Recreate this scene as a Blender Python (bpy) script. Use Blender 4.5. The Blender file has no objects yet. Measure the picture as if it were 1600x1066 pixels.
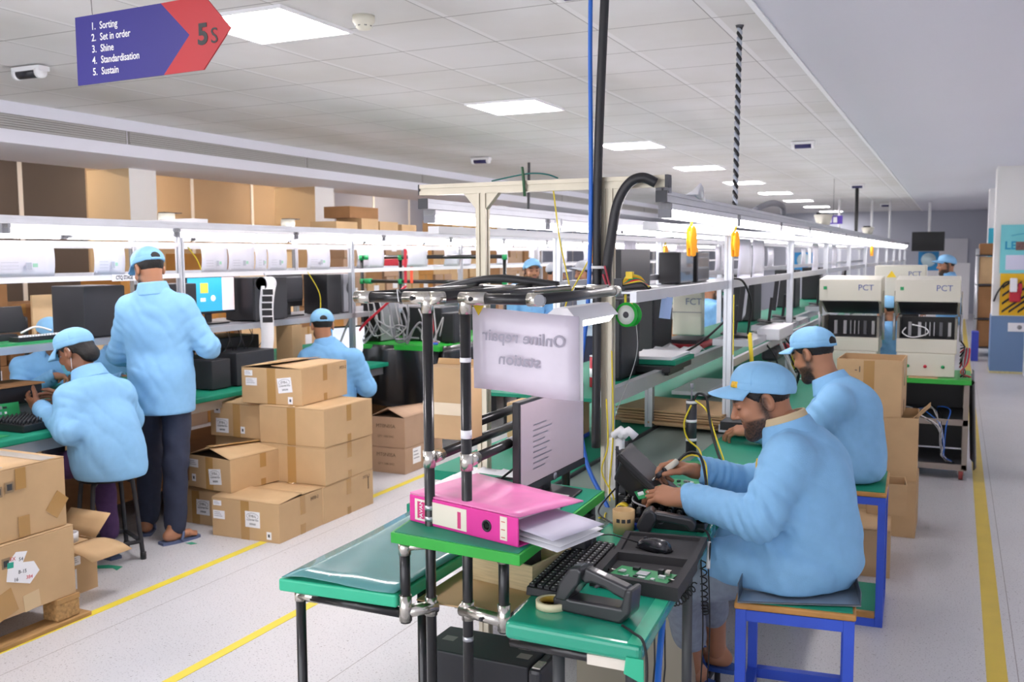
import bpy, math, random
import numpy as np
from mathutils import Vector, Matrix, Euler

S = bpy.context.scene
COL = S.collection
PI = math.pi

# ---------------------------------------------------------------- camera, world, exposure
cam = bpy.data.objects.new('camera', bpy.data.cameras.new('camera'))
COL.objects.link(cam)
S.camera = cam
YAW, PIT, ROL, FPX = .4340, -.0891, -.0052, 1496.7
fwd = Vector((-math.sin(YAW)*math.cos(PIT), math.cos(YAW)*math.cos(PIT), math.sin(PIT)))
rgt = Vector((math.cos(YAW), math.sin(YAW), 0))
upv = rgt.cross(fwd)
r2 = math.cos(ROL)*rgt + math.sin(ROL)*upv
u2 = -math.sin(ROL)*rgt + math.cos(ROL)*upv
cam.matrix_world = Matrix(((r2.x, u2.x, -fwd.x, 0), (r2.y, u2.y, -fwd.y, 0), (r2.z, u2.z, -fwd.z, 1.65), (0, 0, 0, 1)))
cam.data.sensor_width = 36
cam.data.lens = FPX/1600*36
cam.data.clip_start = .05
cam.data.clip_end = 200
cam.data.dof.use_dof = True
cam.data.dof.focus_distance = 3.0
cam.data.dof.aperture_fstop = 5.6

W = bpy.data.worlds.new('world')
S.world = W
W.use_nodes = True
W.node_tree.nodes['Background'].inputs['Color'].default_value = (.93, .94, 1, 1)
W.node_tree.nodes['Background'].inputs['Strength'].default_value = .85
S.view_settings.view_transform = 'Standard'
S.view_settings.look = 'None'
S.view_settings.gamma = 1
S.view_settings.use_curve_mapping = False
S.view_settings.exposure = 1.95
PANEL_W, TUBE_W = 9.0, 6.2      # radiance of the ceiling panels and of the bench tubes

# ---------------------------------------------------------------- materials
def lin(h):
    h = h.lstrip('#')
    c = [int(h[i:i+2], 16)/255 for i in (0, 2, 4)]
    return tuple(x/12.92 if x <= .04045 else ((x+.055)/1.055)**2.4 for x in c)
_M = {}
def mat(name, hexc='#808080', rough=.6, metal=0., var=0., vscale=8., bump=0., bscale=60., emit=0., ecol=None, alpha=1., trans=0., coat=0., stretch=None, vcol=False):
    if name in _M: return _M[name]
    m = bpy.data.materials.new(name)
    _M[name] = m
    m.use_nodes = True
    nt = m.node_tree
    b = nt.nodes['Principled BSDF']
    c = lin(hexc)
    b.inputs['Base Color'].default_value = (*c, 1)
    b.inputs['Roughness'].default_value = rough
    b.inputs['Metallic'].default_value = metal
    if coat: b.inputs['Coat Weight'].default_value = coat
    if alpha < 1: b.inputs['Alpha'].default_value = alpha
    if trans: b.inputs['Transmission Weight'].default_value = trans
    if emit:
        b.inputs['Emission Color'].default_value = (*(lin(ecol) if ecol else c), 1)
        b.inputs['Emission Strength'].default_value = emit
    if vcol:
        a = nt.nodes.new('ShaderNodeVertexColor'); a.layer_name = 'Col'
        nt.links.new(a.outputs['Color'], b.inputs['Base Color'])
    if var or bump:
        tc = nt.nodes.new('ShaderNodeTexCoord'); mp = nt.nodes.new('ShaderNodeMapping')
        nt.links.new(tc.outputs['Object'], mp.inputs['Vector'])
        if stretch: mp.inputs['Scale'].default_value = stretch
        if var:
            n = nt.nodes.new('ShaderNodeTexNoise'); n.inputs['Scale'].default_value = vscale; n.inputs['Detail'].default_value = 4
            nt.links.new(mp.outputs['Vector'], n.inputs['Vector'])
            r = nt.nodes.new('ShaderNodeValToRGB')
            r.color_ramp.elements[0].position = .3; r.color_ramp.elements[1].position = .7
            r.color_ramp.elements[0].color = (*[x*(1-var) for x in c], 1)
            r.color_ramp.elements[1].color = (*[min(1, x*(1+var)) for x in c], 1)
            nt.links.new(n.outputs['Fac'], r.inputs['Fac'])
            nt.links.new(r.outputs['Color'], b.inputs['Base Color'])
        if bump:
            n = nt.nodes.new('ShaderNodeTexNoise'); n.inputs['Scale'].default_value = bscale; n.inputs['Detail'].default_value = 3
            nt.links.new(mp.outputs['Vector'], n.inputs['Vector'])
            u = nt.nodes.new('ShaderNodeBump'); u.inputs['Strength'].default_value = bump; u.inputs['Distance'].default_value = .01
            nt.links.new(n.outputs['Fac'], u.inputs['Height'])
            nt.links.new(u.outputs['Normal'], b.inputs['Normal'])
    return m

CARD = mat('cardboard', '#c6a57a', .8, var=.07, vscale=5, bump=.03, bscale=90)
CARD2 = mat('cardboard_greyish', '#b4957a', .8, var=.07, vscale=5)
CARDIN = mat('cardboard_inside', '#c9a678', .85, var=.06)
CARDB = mat('cardboard_brown', '#9a7048', .85, var=.08)
CTAPE = mat('packing_tape', '#b58d55', .25, coat=.3)
PAPER = mat('paper', '#f2f2f4', .7)
INK = mat('ink', '#3a3a3c', .7)
GREYINK = mat('grey_ink', '#9a9aa2', .7)
ALU = mat('aluminium', '#c9cbd0', .35, .75, var=.04)
ALUB = mat('aluminium_beige', '#c6beab', .4, .45, var=.08)
ALUD = mat('slot_dark', '#77756f', .6)
WHT = mat('white_paint', '#f0f0f2', .45)
WALLW = mat('wall_white', '#e4e4ea', .7)
BLK = mat('black_plastic', '#1d1d20', .42)
BLKPIPE = mat('black_pipe', '#1b1b1d', .28, coat=.3)
BLKM = mat('black_metal', '#2b2c31', .5, var=.06)
DKG = mat('dark_grey', '#45464b', .5)
GRY = mat('grey_plastic', '#8b8c92', .5)
CHR = mat('chrome', '#d6d2c8', .22, .95, var=.1, vscale=30)
GRN = mat('green_mat', '#178a6c', .6, var=.05, vscale=4)
GRNL = mat('green_mat_edge', '#34bd92', .35)
TEAL = mat('teal_film', '#5f9fa0', .22, var=.06, vscale=6, coat=.4)
GRNB = mat('bright_green_tape', '#2aa838', .4, var=.08, vscale=12)
TUBE = mat('tube_glow', '#ffffff', .5, emit=TUBE_W, ecol='#fff7fb')
PANEL = mat('panel_glow', '#ffffff', .5, emit=PANEL_W, ecol='#fff8fb')
CABLE = mat('cable_black', '#161618', .5)
CABG = mat('cable_grey', '#a9a9aa', .5)
CABW = mat('cable_white', '#e2e2e2', .5)
YEL = mat('yellow_wire', '#e6cf2c', .5)
BLUE = mat('blue_hose', '#2f6fd0', .4)
RED = mat('red', '#c8283a', .45)
FOAM = mat('dark_foam', '#3e3d3e', .9, bump=.1, bscale=300)
GRN.node_tree.nodes['Principled BSDF'].inputs['Specular IOR Level'].default_value = .3
PCB = mat('circuit_board', '#2f9a5c', .4)
BEIGE = mat('beige_enamel', '#dedbcb', .45)

# ---------------------------------------------------------------- mesh builder
def rot(rz=0, rx=0, ry=0): return Euler((rx, ry, rz)).to_matrix().to_4x4()
def TR(x, y, z, rz=0, rx=0, ry=0): return Matrix.Translation((x, y, z)) @ rot(rz, rx, ry)
class MB:
    def __init__(s): s.v = []; s.f = []; s.m = []; s.mi = 0; s.sm = []
    def add(s, vs, fs, M=None, smooth=False):
        o = len(s.v)
        if M is not None: vs = [tuple(M @ Vector(p)) for p in vs]
        s.v += [tuple(p) for p in vs]
        for f in fs: s.f.append([i+o for i in f]); s.m.append(s.mi); s.sm.append(smooth)
        return s
    def b(s, x0, x1, y0, y1, z0, z1, M=None):
        return s.add([(x0,y0,z0),(x1,y0,z0),(x1,y1,z0),(x0,y1,z0),(x0,y0,z1),(x1,y0,z1),(x1,y1,z1),(x0,y1,z1)],
                     [(3,2,1,0),(4,5,6,7),(0,1,5,4),(1,2,6,5),(2,3,7,6),(3,0,4,7)], M)
    def c(s, x, y, z, sx, sy, sz, M=None): return s.b(x-sx/2, x+sx/2, y-sy/2, y+sy/2, z-sz/2, z+sz/2, M)
    def tube(s, pts, r, n=8, caps=True, M=None):
        P = [Vector(p) for p in pts]; k = len(P)
        R = r if isinstance(r, (list, tuple)) else [r]*k
        vs = []; pu = None
        for i in range(k):
            t = (P[min(i+1, k-1)]-P[max(i-1, 0)])
            if t.length < 1e-9: t = Vector((0, 0, 1))
            t.normalize()
            if pu is None:
                a = Vector((0, 0, 1)) if abs(t.z) < .9 else Vector((1, 0, 0))
                u = (a-t*a.dot(t)).normalized()
            else:
                u = pu-t*pu.dot(t)
                u = u.normalized() if u.length > 1e-6 else Vector((1, 0, 0))
            pu = u; w = t.cross(u)
            for j in range(n):
                an = 2*PI*j/n
                vs.append(P[i]+(u*math.cos(an)+w*math.sin(an))*R[i])
        fs = [(i*n+j, i*n+(j+1) % n, (i+1)*n+(j+1) % n, (i+1)*n+j) for i in range(k-1) for j in range(n)]
        s.add(vs, fs, M, True)
        if caps:
            o = len(s.v)-k*n
            s.f += [[o+j for j in range(n)][::-1], [o+(k-1)*n+j for j in range(n)]]; s.m += [s.mi]*2; s.sm += [False]*2
        return s
    def lathe(s, prof, M=None, n=24, smooth=True):
        k = len(prof)
        vs = [(r*math.cos(2*PI*j/n), r*math.sin(2*PI*j/n), z) for r, z in prof for j in range(n)]
        fs = [(i*n+j, i*n+(j+1) % n, (i+1)*n+(j+1) % n, (i+1)*n+j) for i in range(k-1) for j in range(n)]
        s.add(vs, fs, M, smooth)
        o = len(s.v)-k*n
        if prof[0][0] > 1e-5: s.f.append([o+j for j in range(n)][::-1]); s.m.append(s.mi); s.sm.append(False)
        if prof[-1][0] > 1e-5: s.f.append([o+(k-1)*n+j for j in range(n)]); s.m.append(s.mi); s.sm.append(False)
        return s
    def prism(s, poly, z0, z1, M=None):
        n = len(poly)
        return s.add([(x, y, z0) for x, y in poly]+[(x, y, z1) for x, y in poly],
                     [tuple(range(n))[::-1], tuple(range(n, 2*n))]+[(i, (i+1) % n, n+(i+1) % n, n+i) for i in range(n)], M)
    def sheet(s, G, th=.0, M=None, smooth=True):
        """grid of points (list of rows) as a sheet with thickness th"""
        r, c = len(G), len(G[0]); A = np.array(G, float)
        du = np.gradient(A, axis=0); dv = np.gradient(A, axis=1); N = np.cross(du, dv); N /= np.linalg.norm(N, axis=2, keepdims=True)+1e-12
        top = A+N*th/2; bot = A-N*th/2
        id_ = lambda i, j: i*c+j
        fs = [(id_(i, j), id_(i+1, j), id_(i+1, j+1), id_(i, j+1)) for i in range(r-1) for j in range(c-1)]
        q = r*c
        fs2 = [tuple(q+k for k in f[::-1]) for f in fs]
        ring = [id_(0, j) for j in range(c)]+[id_(i, c-1) for i in range(1, r)]+[id_(r-1, j) for j in range(c-2, -1, -1)]+[id_(i, 0) for i in range(r-2, 0, -1)]
        fs3 = [(ring[i], ring[(i+1) % len(ring)], q+ring[(i+1) % len(ring)], q+ring[i]) for i in range(len(ring))]
        return s.add([tuple(p) for p in top.reshape(-1, 3)]+[tuple(p) for p in bot.reshape(-1, 3)], fs+fs2+fs3, M, smooth)
    def build(s, name, mats, parent=None, bevel=0., local=False, seg=2):
        me = bpy.data.meshes.new(name)
        V = s.v; loc = None
        if parent is None:
            A = np.array(V); lo, hi = A.min(0), A.max(0)
            loc = ((lo[0]+hi[0])/2, (lo[1]+hi[1])/2, lo[2])
            V = A-np.array(loc)
        elif not local:
            q = parent
            while q.parent: q = q.parent
            I = q.matrix_basis.inverted()
            V = [I @ Vector(p) for p in V]
        me.from_pydata([tuple(map(float, p)) for p in V], [], s.f)
        for m in (mats if isinstance(mats, (list, tuple)) else [mats]): me.materials.append(m)
        me.polygons.foreach_set('material_index', s.m)
        me.polygons.foreach_set('use_smooth', s.sm)
        me.update()
        o = bpy.data.objects.new(name, me); COL.objects.link(o)
        if loc: o.location = loc
        if parent: o.parent = parent
        if bevel:
            bv = o.modifiers.new('bevel', 'BEVEL'); bv.width = bevel; bv.segments = seg; bv.limit_method = 'ANGLE'; bv.angle_limit = .6
            bv.use_clamp_overlap = True
        return o
def tag(o, label=None, cat=None, group=None, kind=None):
    if label: o['label'] = label
    if cat: o['category'] = cat
    if group: o['group'] = group
    if kind: o['kind'] = kind
    return o
def thing(name, label, cat, loc=(0, 0, 0), rz=0, group=None):
    o = bpy.data.objects.new(name, None); COL.objects.link(o)
    o.location = loc; o.rotation_euler = (0, 0, rz); o.empty_display_size = .05
    bpy.context.view_layer.update()
    return tag(o, label, cat, group)
def struct(name, mb, m, **k):
    return tag(mb.build(name, m, **k), kind='structure')
def dup(o, loc=None, rz=None, label=None, group=None, parent=None):
    c = o.copy(); COL.objects.link(c)
    if parent: c.parent = parent
    if loc is not None: c.location = loc
    if rz is not None: c.rotation_euler = (0, 0, rz)
    if label: c['label'] = label
    if group: c['group'] = group
    for ch in o.children: dup(ch, parent=c)
    return c
def text(name, body, size, M, m, parent, align='CENTER', bold=0., sx=1., depth=.0004, world=True):
    cu = bpy.data.curves.new(name, 'FONT'); cu.body = body; cu.size = size; cu.align_x = align; cu.align_y = 'CENTER'
    cu.offset = bold; cu.extrude = depth; cu.resolution_u = 3
    t = bpy.data.objects.new(name, cu); COL.objects.link(t)
    dg = bpy.context.evaluated_depsgraph_get()
    me = bpy.data.meshes.new_from_object(t.evaluated_get(dg))
    bpy.data.objects.remove(t); bpy.data.curves.remove(cu)
    q = parent
    while q.parent: q = q.parent
    X = (q.matrix_basis.inverted() if world else Matrix()) @ M @ Matrix.Diagonal((sx, 1, 1, 1))
    me.transform(X)
    me.materials.clear(); me.materials.append(m)
    o = bpy.data.objects.new(name, me); COL.objects.link(o); o.parent = parent
    return o
def frame(o, x, y):
    """matrix with local x along x, local y along y (z = x cross y), origin o"""
    x = Vector(x).normalized(); z = x.cross(Vector(y)).normalized(); y = z.cross(x)
    return Matrix(((x.x, y.x, z.x, o[0]), (x.y, y.y, z.y, o[1]), (x.z, y.z, z.z, o[2]), (0, 0, 0, 1)))
def bez(p, n=24):
    """smooth curve through points (Catmull-Rom)"""
    P = [Vector(q) for q in p]; out = []
    for i in range(len(P)-1):
        a, b, c, d = P[max(i-1, 0)], P[i], P[i+1], P[min(i+2, len(P)-1)]
        k = max(2, n//(len(P)-1))
        for j in range(k):
            t = j/k
            out.append(.5*((2*b)+(c-a)*t+(2*a-5*b+4*c-d)*t*t+(-a+3*b-3*c+d)*t**3))
    out.append(P[-1])
    return out
def cable(name, pts, r, m, label, cat='cable', n=30, group=None, parent=None):
    o = MB().tube(bez(pts, n), r, 6).build(name, m, parent)
    if parent: return o
    return tag(o, label, cat, group)
# ================================================================ SETTING
def node_floor():
    m = mat('terrazzo_floor', '#d3d1d4', .32); nt = m.node_tree; b = nt.nodes['Principled BSDF']
    tc = nt.nodes.new('ShaderNodeTexCoord')
    def noise(sc, d=2):
        n = nt.nodes.new('ShaderNodeTexNoise'); n.inputs['Scale'].default_value = sc; n.inputs['Detail'].default_value = d
        nt.links.new(tc.outputs['Object'], n.inputs['Vector']); return n.outputs['Fac']
    def ramp(f, a, bb, ca, cb):
        r = nt.nodes.new('ShaderNodeValToRGB'); e = r.color_ramp.elements
        e[0].position = a; e[1].position = bb; e[0].color = (*lin(ca), 1); e[1].color = (*lin(cb), 1)
        nt.links.new(f, r.inputs['Fac']); return r.outputs['Color']
    def mul(x, y, f=1.):
        q = nt.nodes.new('ShaderNodeMix'); q.data_type = 'RGBA'; q.blend_type = 'MULTIPLY'; q.inputs[0].default_value = f
        nt.links.new(x, q.inputs[6]); nt.links.new(y, q.inputs[7]); return q.outputs[2]
    base = ramp(noise(1.3, 4), .3, .7, '#c8c7c9', '#d2d1d3')
    sp = ramp(noise(130, 2), .30, .40, '#b4b2b6', '#ffffff')
    sp2 = ramp(noise(60, 1), .25, .30, '#c4c0bd', '#ffffff')
    sep = nt.nodes.new('ShaderNodeSeparateXYZ'); nt.links.new(tc.outputs['Object'], sep.inputs[0])
    # sheet seams every 1.22 m along the lines
    a = nt.nodes.new('ShaderNodeMath'); a.operation = 'ADD'; a.inputs[1].default_value = 3.37+1.22*20+.61; nt.links.new(sep.outputs['X'], a.inputs[0])
    mo = nt.nodes.new('ShaderNodeMath'); mo.operation = 'MODULO'; mo.inputs[1].default_value = 1.22; nt.links.new(a.outputs[0], mo.inputs[0])
    su = nt.nodes.new('ShaderNodeMath'); su.operation = 'SUBTRACT'; su.inputs[1].default_value = .61; nt.links.new(mo.outputs[0], su.inputs[0])
    ab = nt.nodes.new('ShaderNodeMath'); ab.operation = 'ABSOLUTE'; nt.links.new(su.outputs[0], ab.inputs[0])
    lt = nt.nodes.new('ShaderNodeMath'); lt.operation = 'LESS_THAN'; lt.inputs[1].default_value = .0018; nt.links.new(ab.outputs[0], lt.inputs[0])
    seam = ramp(lt.outputs[0], .4, .6, '#ffffff', '#b0aaa6')
    nt.links.new(mul(mul(mul(base, sp), sp2), seam), b.inputs['Base Color'])
    return m
def node_ceiling():
    m = mat('ceiling_tiles', '#d6d4d3', .85); nt = m.node_tree; b = nt.nodes['Principled BSDF']
    tc = nt.nodes.new('ShaderNodeTexCoord'); sep = nt.nodes.new('ShaderNodeSeparateXYZ'); nt.links.new(tc.outputs['Object'], sep.inputs[0])
    n = nt.nodes.new('ShaderNodeTexNoise'); n.inputs['Scale'].default_value = .9; n.inputs['Detail'].default_value = 5; nt.links.new(tc.outputs['Object'], n.inputs['Vector'])
    r = nt.nodes.new('ShaderNodeValToRGB'); e = r.color_ramp.elements; e[0].position = .35; e[1].position = .6
    e[0].color = (*lin('#d0cecb'), 1); e[1].color = (*lin('#dad9d9'), 1); nt.links.new(n.outputs['Fac'], r.inputs['Fac'])
    def line(ax, off, w):
        a = nt.nodes.new('ShaderNodeMath'); a.operation = 'ADD'; a.inputs[1].default_value = off; nt.links.new(sep.outputs[ax], a.inputs[0])
        mo = nt.nodes.new('ShaderNodeMath'); mo.operation = 'MODULO'; mo.inputs[1].default_value = .6; nt.links.new(a.outputs[0], mo.inputs[0])
        lt = nt.nodes.new('ShaderNodeMath'); lt.operation = 'LESS_THAN'; lt.inputs[1].default_value = w; nt.links.new(mo.outputs[0], lt.inputs[0])
        return lt.outputs[0]
    def mix(base, fac, col):
        q = nt.nodes.new('ShaderNodeMix'); q.data_type = 'RGBA'; q.inputs[7].default_value = (*lin(col), 1)
        nt.links.new(fac, q.inputs[0]); nt.links.new(base, q.inputs[6]); return q.outputs[2]
    c = r.outputs['Color']
    c = mix(c, line('X', 120.036+.018, .036), '#dedddd')
    c = mix(c, line('X', 120.036+.022, .006), '#9a9896')
    c = mix(c, line('Y', 120.002, .009), '#908d8b')
    nt.links.new(c, b.inputs['Base Color'])
    return m
struct('floor', MB().b(-11, 1.2, -4, 31, -.1, 0), node_floor())
CEIL = node_ceiling()
# world-aligned tile grid: t-bars at X = -2.337+.6 i, Y = 4.289+.6 j
ce = MB().b(-6.53, -.9, -4, 31, 2.83, 2.9)
o = struct('ceiling', ce, CEIL)
ox, oy = o.location.x, o.location.y
for n_ in CEIL.node_tree.nodes:
    if n_.type == 'MATH' and n_.operation == 'ADD':
        pass
adds = [n_ for n_ in CEIL.node_tree.nodes if n_.type == 'MATH' and n_.operation == 'ADD']
adds[0].inputs[1].default_value = ox+2.337+120+.018
adds[1].inputs[1].default_value = ox+2.337+120+.022
adds[2].inputs[1].default_value = oy-4.289+120+.0035
PLASTER = mat('gypsum_ceiling', '#d9d9e2', .8, var=.01, vscale=.7)
struct('ceiling_gypsum', MB().b(-.9, .95, -4, 31, 2.82, 2.9), PLASTER)
struct('trim_1', MB().b(-.925, -.895, -4, 31, 2.812, 2.831), WHT)
struct('wall_right', MB().b(.86, .98, -4, 31, 0, 2.83), WALLW)
struct('wall_back', MB().b(-11, .98, 29, 29.2, 0, 2.83), mat('wall_bluegrey', '#b9bdc8', .7))
struct('door_1', MB().b(-.45, .25, 28.94, 29, 0, 2.05), mat('door_white', '#dcdde2', .5))
# bulkhead with vents
BULK = mat('bulkhead', '#dcdce6', .75)
struct('bulkhead', MB().b(-7.75, -6.53, -4, 31, 2.52, 2.9), BULK)
# columns on the left
WARMP = mat('warm_lit_plaster', '#dcc39c', .8, var=.03, vscale=2)  # warm lamp light on the pillar sides is painted into this colour
WP = mat('white_pillar', '#f3f2ef', .7)
def pillar(x0, x1, y0, y1, name):
    m = MB().b(x0, x1, y0, y1, 0, 2.52)
    o = m.build(name, [WARMP, WP])
    for p in o.data.polygons:
        p.material_index = 1 if p.normal.x > .5 else 0
    return tag(o, kind='structure')
pillar(-7.95, -7.38, 7.03, 7.38, 'pillar')
pillar(-7.95, -7.32, 9.95, 10.35, 'pillar')
pillar(-7.95, -7.32, 15.2, 15.6, 'pillar')
# partition wall behind the material store
def panelled(name, y0, y1, hexc, step=1.2, x=-9.3, strip=WP, z1=2.75):
    a = MB().b(x-.05, x, y0, y1, 0, z1)
    o = struct(name, a, mat('panel_'+hexc, hexc, .7, var=.04, vscale=1.5))
    st = MB(); y = y0+.5
    while y < y1: st.b(x, x+.012, y, y+.05, 0, z1); y += step
    st.b(x, x+.012, y0, y1, 1.98, 2.02)
    st.build('cover_strip', strip, o)
    return o
panelled('wall_left', -4, 8.2, '#5d5551')  # darker panel colour stands in for the unlit end of the store
panelled('wall_left', 8.2, 12.6, '#b9a284')
panelled('wall_left', 12.6, 31, '#aeb4c6')
# warm battens lighting the material store
WARM = mat('warm_tube', '#ffffff', .5, emit=15, ecol='#ffe8cc')
for k_, y_ in enumerate((6.2, 8.9, 11.6, 14.5)):
    r_ = thing('batten_light', 'warm batten light on the store ceiling, %s from the left' % ['first', 'second', 'third', 'fourth'][k_], 'batten light', (-8.45, y_, 2.70), 0, 'warm battens of the store')
    MB().b(-.03, .03, -.6, .6, .02, .05).build('housing', WHT, r_, local=True); MB().b(-.025, .025, -.58, .58, -.01, .02).build('tube', WARM, r_, local=True)
struct('ceiling_store', MB().b(-11, -7.75, -4, 31, 2.75, 2.9), mat('tan_board', '#b3957a', .7, var=.06, vscale=3))
# right hand pillar, blue dado, posters
o = struct('pillar', MB().b(.46, 1.1, 14.7, 15.3, 0, 2.82), mat('pillar_cream', '#e3e3e0', .7))
MB().b(.452, 1.1, 14.692, 15.3, .03, .79).build('blue_dado', mat('blue_dado', '#6f8db4', .6), o)
MB().b(.45, 1.1, 14.69, 15.3, 0, .03).build('hazard_skirting', mat('pale_yellow', '#d8cf9a', .7, var=.15, vscale=30), o)
o = struct('pillar', MB().b(.5, 1.1, 19.6, 20.2, 0, 2.82), mat('pillar_cream2', '#ececec', .7))
MB().b(.505, 1.1, 19.585, 19.6, 1.2, 2.1).build('teal_banner', mat('teal_banner', '#3fb8d4', .6), o)
MB().b(.492, 1.1, 19.59, 19.7, .03, .79).build('blue_dado', mat('blue_dado'), o)
# floor marking lines
YT = mat('yellow_floor_tape', '#e6d243', .45, var=.05, vscale=6)
YT2 = mat('yellow_floor_tape_warm', '#d9bd3e', .45, var=.05, vscale=6)
def line(label, x, y0, y1, w, m=YT):
    o = MB().b(x-w/2, x+w/2, y0, y1, 0, .0015).build('floor_marking', m); tag(o, label, 'floor marking', kind='structure'); return o
line('yellow floor line running past the wooden pallet and carton pile', -3.6, -1, 20, .05)
line('yellow floor line passing under the green repair table', -2.735, -1, 20, .05)
line('yellow floor line along the open aisle at the right', .195, -1, 28, .075, YT2)
# ---------------------------------------------------------------- lights in the ceiling
r0 = thing('ceiling_light', 'large LED panel beside the blue and red 5S sign', 'ceiling light', (-3.217, 4.03, 2.81), 0, 'recessed LED panels')
MB().b(-.285, .285, -.285, .285, .008, .02).build('diffuser', PANEL, r0, local=True)
f = MB()
for a in ((-.3, -.285, -.3, .3), (.285, .3, -.3, .3), (-.285, .285, -.3, -.285), (-.285, .285, .285, .3)): f.b(*a, .004, .02)
f.build('frame', WHT, r0, local=True)
LL = ['LED panel above the middle of the hall, second of its row from the 5S sign', 'LED panel just right of the upright black pipe', 'LED panel fourth from the 5S sign, left of the twisted hanging cable', 'LED panel fifth from the 5S sign, behind the twisted hanging cable', 'LED panel sixth from the 5S sign, right of the twisted cable', 'LED panel seventh from the 5S sign, above the far benches', 'LED panel eighth from the 5S sign, last but one of the row', 'smallest and farthest LED panel of the ceiling row']
for k_, l_ in enumerate(LL): dup(r0, (-3.217, 7.03+3*k_, 2.81), 0, l_)
dup(r0, (-3.217, 1.03, 2.81), 0, 'LED panel in the ceiling to the left of the viewpoint')
dup(r0, (-3.217, -1.97, 2.81), 0, 'LED panel in the ceiling behind the viewpoint')
# ================================================================ ASSEMBLY LINES
ORD = ['first', 'second', 'third', 'fourth', 'fifth', 'sixth', 'seventh', 'eighth', 'ninth', 'tenth', 'eleventh', 'twelfth', 'thirteenth', 'fourteenth', 'fifteenth', 'sixteenth', 'seventeenth', 'eighteenth']
def tube_proto(x, y, z, label, group):
    r = thing('tube_light', label, 'tube light', (x, y, z), 0, group)
    MB().b(-.024, .024, -.6, .6, .014, .036).build('housing', WHT, r, local=True)
    g = MB(); g.prism([(-.022, .014), (-.016, -.018), (.016, -.018), (.022, .014)], -.585, .585, Matrix(((1, 0, 0, 0), (0, 0, 1, 0), (0, 1, 0, 0), (0, 0, 0, 1))))
    g.build('glowing_tube', TUBE, r, local=True)
    for s_ in (-1, 1): MB().b(-.0245, .0245, s_*.5925-.0075, s_*.5925+.0075, -.018, .0365).build('end_cap', GRY, r, local=True)
    return r
T0 = None
def tubes(x, z, y0, n, rail, group):
    global T0
    for k in range(n):
        l = '%s tube light from the near end of the %s' % (ORD[k], rail)
        y = y0+.6+1.235*k
        if T0 is None: T0 = tube_proto(x, y, z, l, group)
        else: dup(T0, (x, y, z), 0, l, group)
def slotted(mb, p0, p1, w=.04, axis='z'):
    """aluminium profile with a groove on each face, as four corner bars and a core"""
    x0, y0, z0 = p0; x1, y1, z1 = p1; h = w/2; g = w*.13
    for sx in (-1, 1):
        for sy in (-1, 1):
            a, b_ = sorted((sx*h, sx*g)); c, d = sorted((sy*h, sy*g))
            if axis == 'z': mb.b(x0+a, x0+b_, y0+c, y0+d, z0, z1)
            if axis == 'y': mb.b(x0+a, x0+b_, y0, y1, z0+c, z0+d)
            if axis == 'x': mb.b(x0, x1, y0+a, y0+b_, z0+c, z0+d)
    q = h*.72
    if axis == 'z': mb.b(x0-q, x0+q, y0-q, y0+q, z0, z1)
    if axis == 'y': mb.b(x0-q, x0+q, y0, y1, z0-q, z0+q)
    if axis == 'x': mb.b(x0, x1, y0-q, y0+q, z0-q, z0+q)
    return mb
def prof(name, p0, p1, parent, m=ALU, w=.04, axis='z'): return slotted(MB(), p0, p1, w, axis).build(name, m, parent)

# ---- centre line frame: two light rails on posts, mid rails, shelf, front gantry
CL = thing('workstation_frame', 'long aluminium frame of the middle bench line with a beige gantry at its near end', 'frame', (-1.48, 3.4, 0))
bm = slotted(MB(), (-1.975, 3.4, 1.914), (-.957, 3.4, 1.914), .042, 'x'); bm.build('gantry_beam', ALUB, CL)
MB().c(-1.977, 3.4, 1.914, .006, .043, .043).build('end_cap', DKG, CL); MB().c(-.953, 3.4, 1.914, .012, .045, .045).build('end_cap', DKG, CL)
for x in (-1.70, -1.178):
    prof('post', (x, 3.4, 0), (x, 3.4, 1.893), CL, ALUB if x < -1.5 else ALUB, .042)
    for s in (-1, 1): MB().prism([(x+s*.02, 1.893), (x+s*.075, 1.893), (x+s*.02, 1.83)][::s], 3.385, 3.415, Matrix(((1, 0, 0, 0), (0, 0, 1, 0), (0, 1, 0, 0), (0, 0, 0, 1)))).build('gusset', ALUB, CL)
for x in (-.985, -1.985):
    slotted(MB(), (x, 3.43, 1.862), (x, 23, 1.862), .04, 'y').build('top_rail', ALU, CL)
for x in (-.985, -1.985): MB().c(x, 3.426, 1.862, .042, .008, .042).build('end_cap', DKG, CL)
for x, z in ((-1.04, 1.50), (-1.94, 1.49)):
    MB().b(x-.012, x+.012, 3.27 if x > -1.5 else 3.43, 23, z-.02, z+.02).build('mid_rail', ALU, CL)
MB().b(-1.335, -1.30, 3.72, 23, 1.02, 1.085).build('shelf_rail', ALU, CL)
MB().b(-1.05, -1.03, 4.8, 23, 1.07, 1.11).build('shelf_rail', ALU, CL)
MB().b(-1.055, -1.005, 3.43, 23, 1.74, 1.77).build('paper_rail', WHT, CL); MB().b(-1.965, -1.915, 3.43, 23, 1.74, 1.77).build('paper_rail', WHT, CL)
MB().b(-1.93, -1.55, 5.2, 9, 1.43, 1.44).build('upper_shelf', ALU, CL)
for k in range(10):
    y = 4.8+1.95*k
    for x in (-1.03, -1.95):
        prof('post', (x, y, .76), (x, y, 1.845), CL)
        MB().b(x-.03, x+.03, y-.05, y-.02, .76, .80).build('foot_bracket', ALU, CL)
    prof('cross_bar', (-1.93, y, 1.79), (-1.05, y, 1.79), CL, axis='x', w=.03)
    prof('shelf_support', (-1.425, y-.03, .76), (-1.425, y-.03, 1.035), CL)
MB().b(-1.88, -1.335, 3.75, 15, 1.035, 1.05).build('shelf_board', GRN, CL)
tubes(-.985, 1.803, 3.47, 15, 'right light rail of the middle line', 'tube lights of the middle line')
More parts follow.
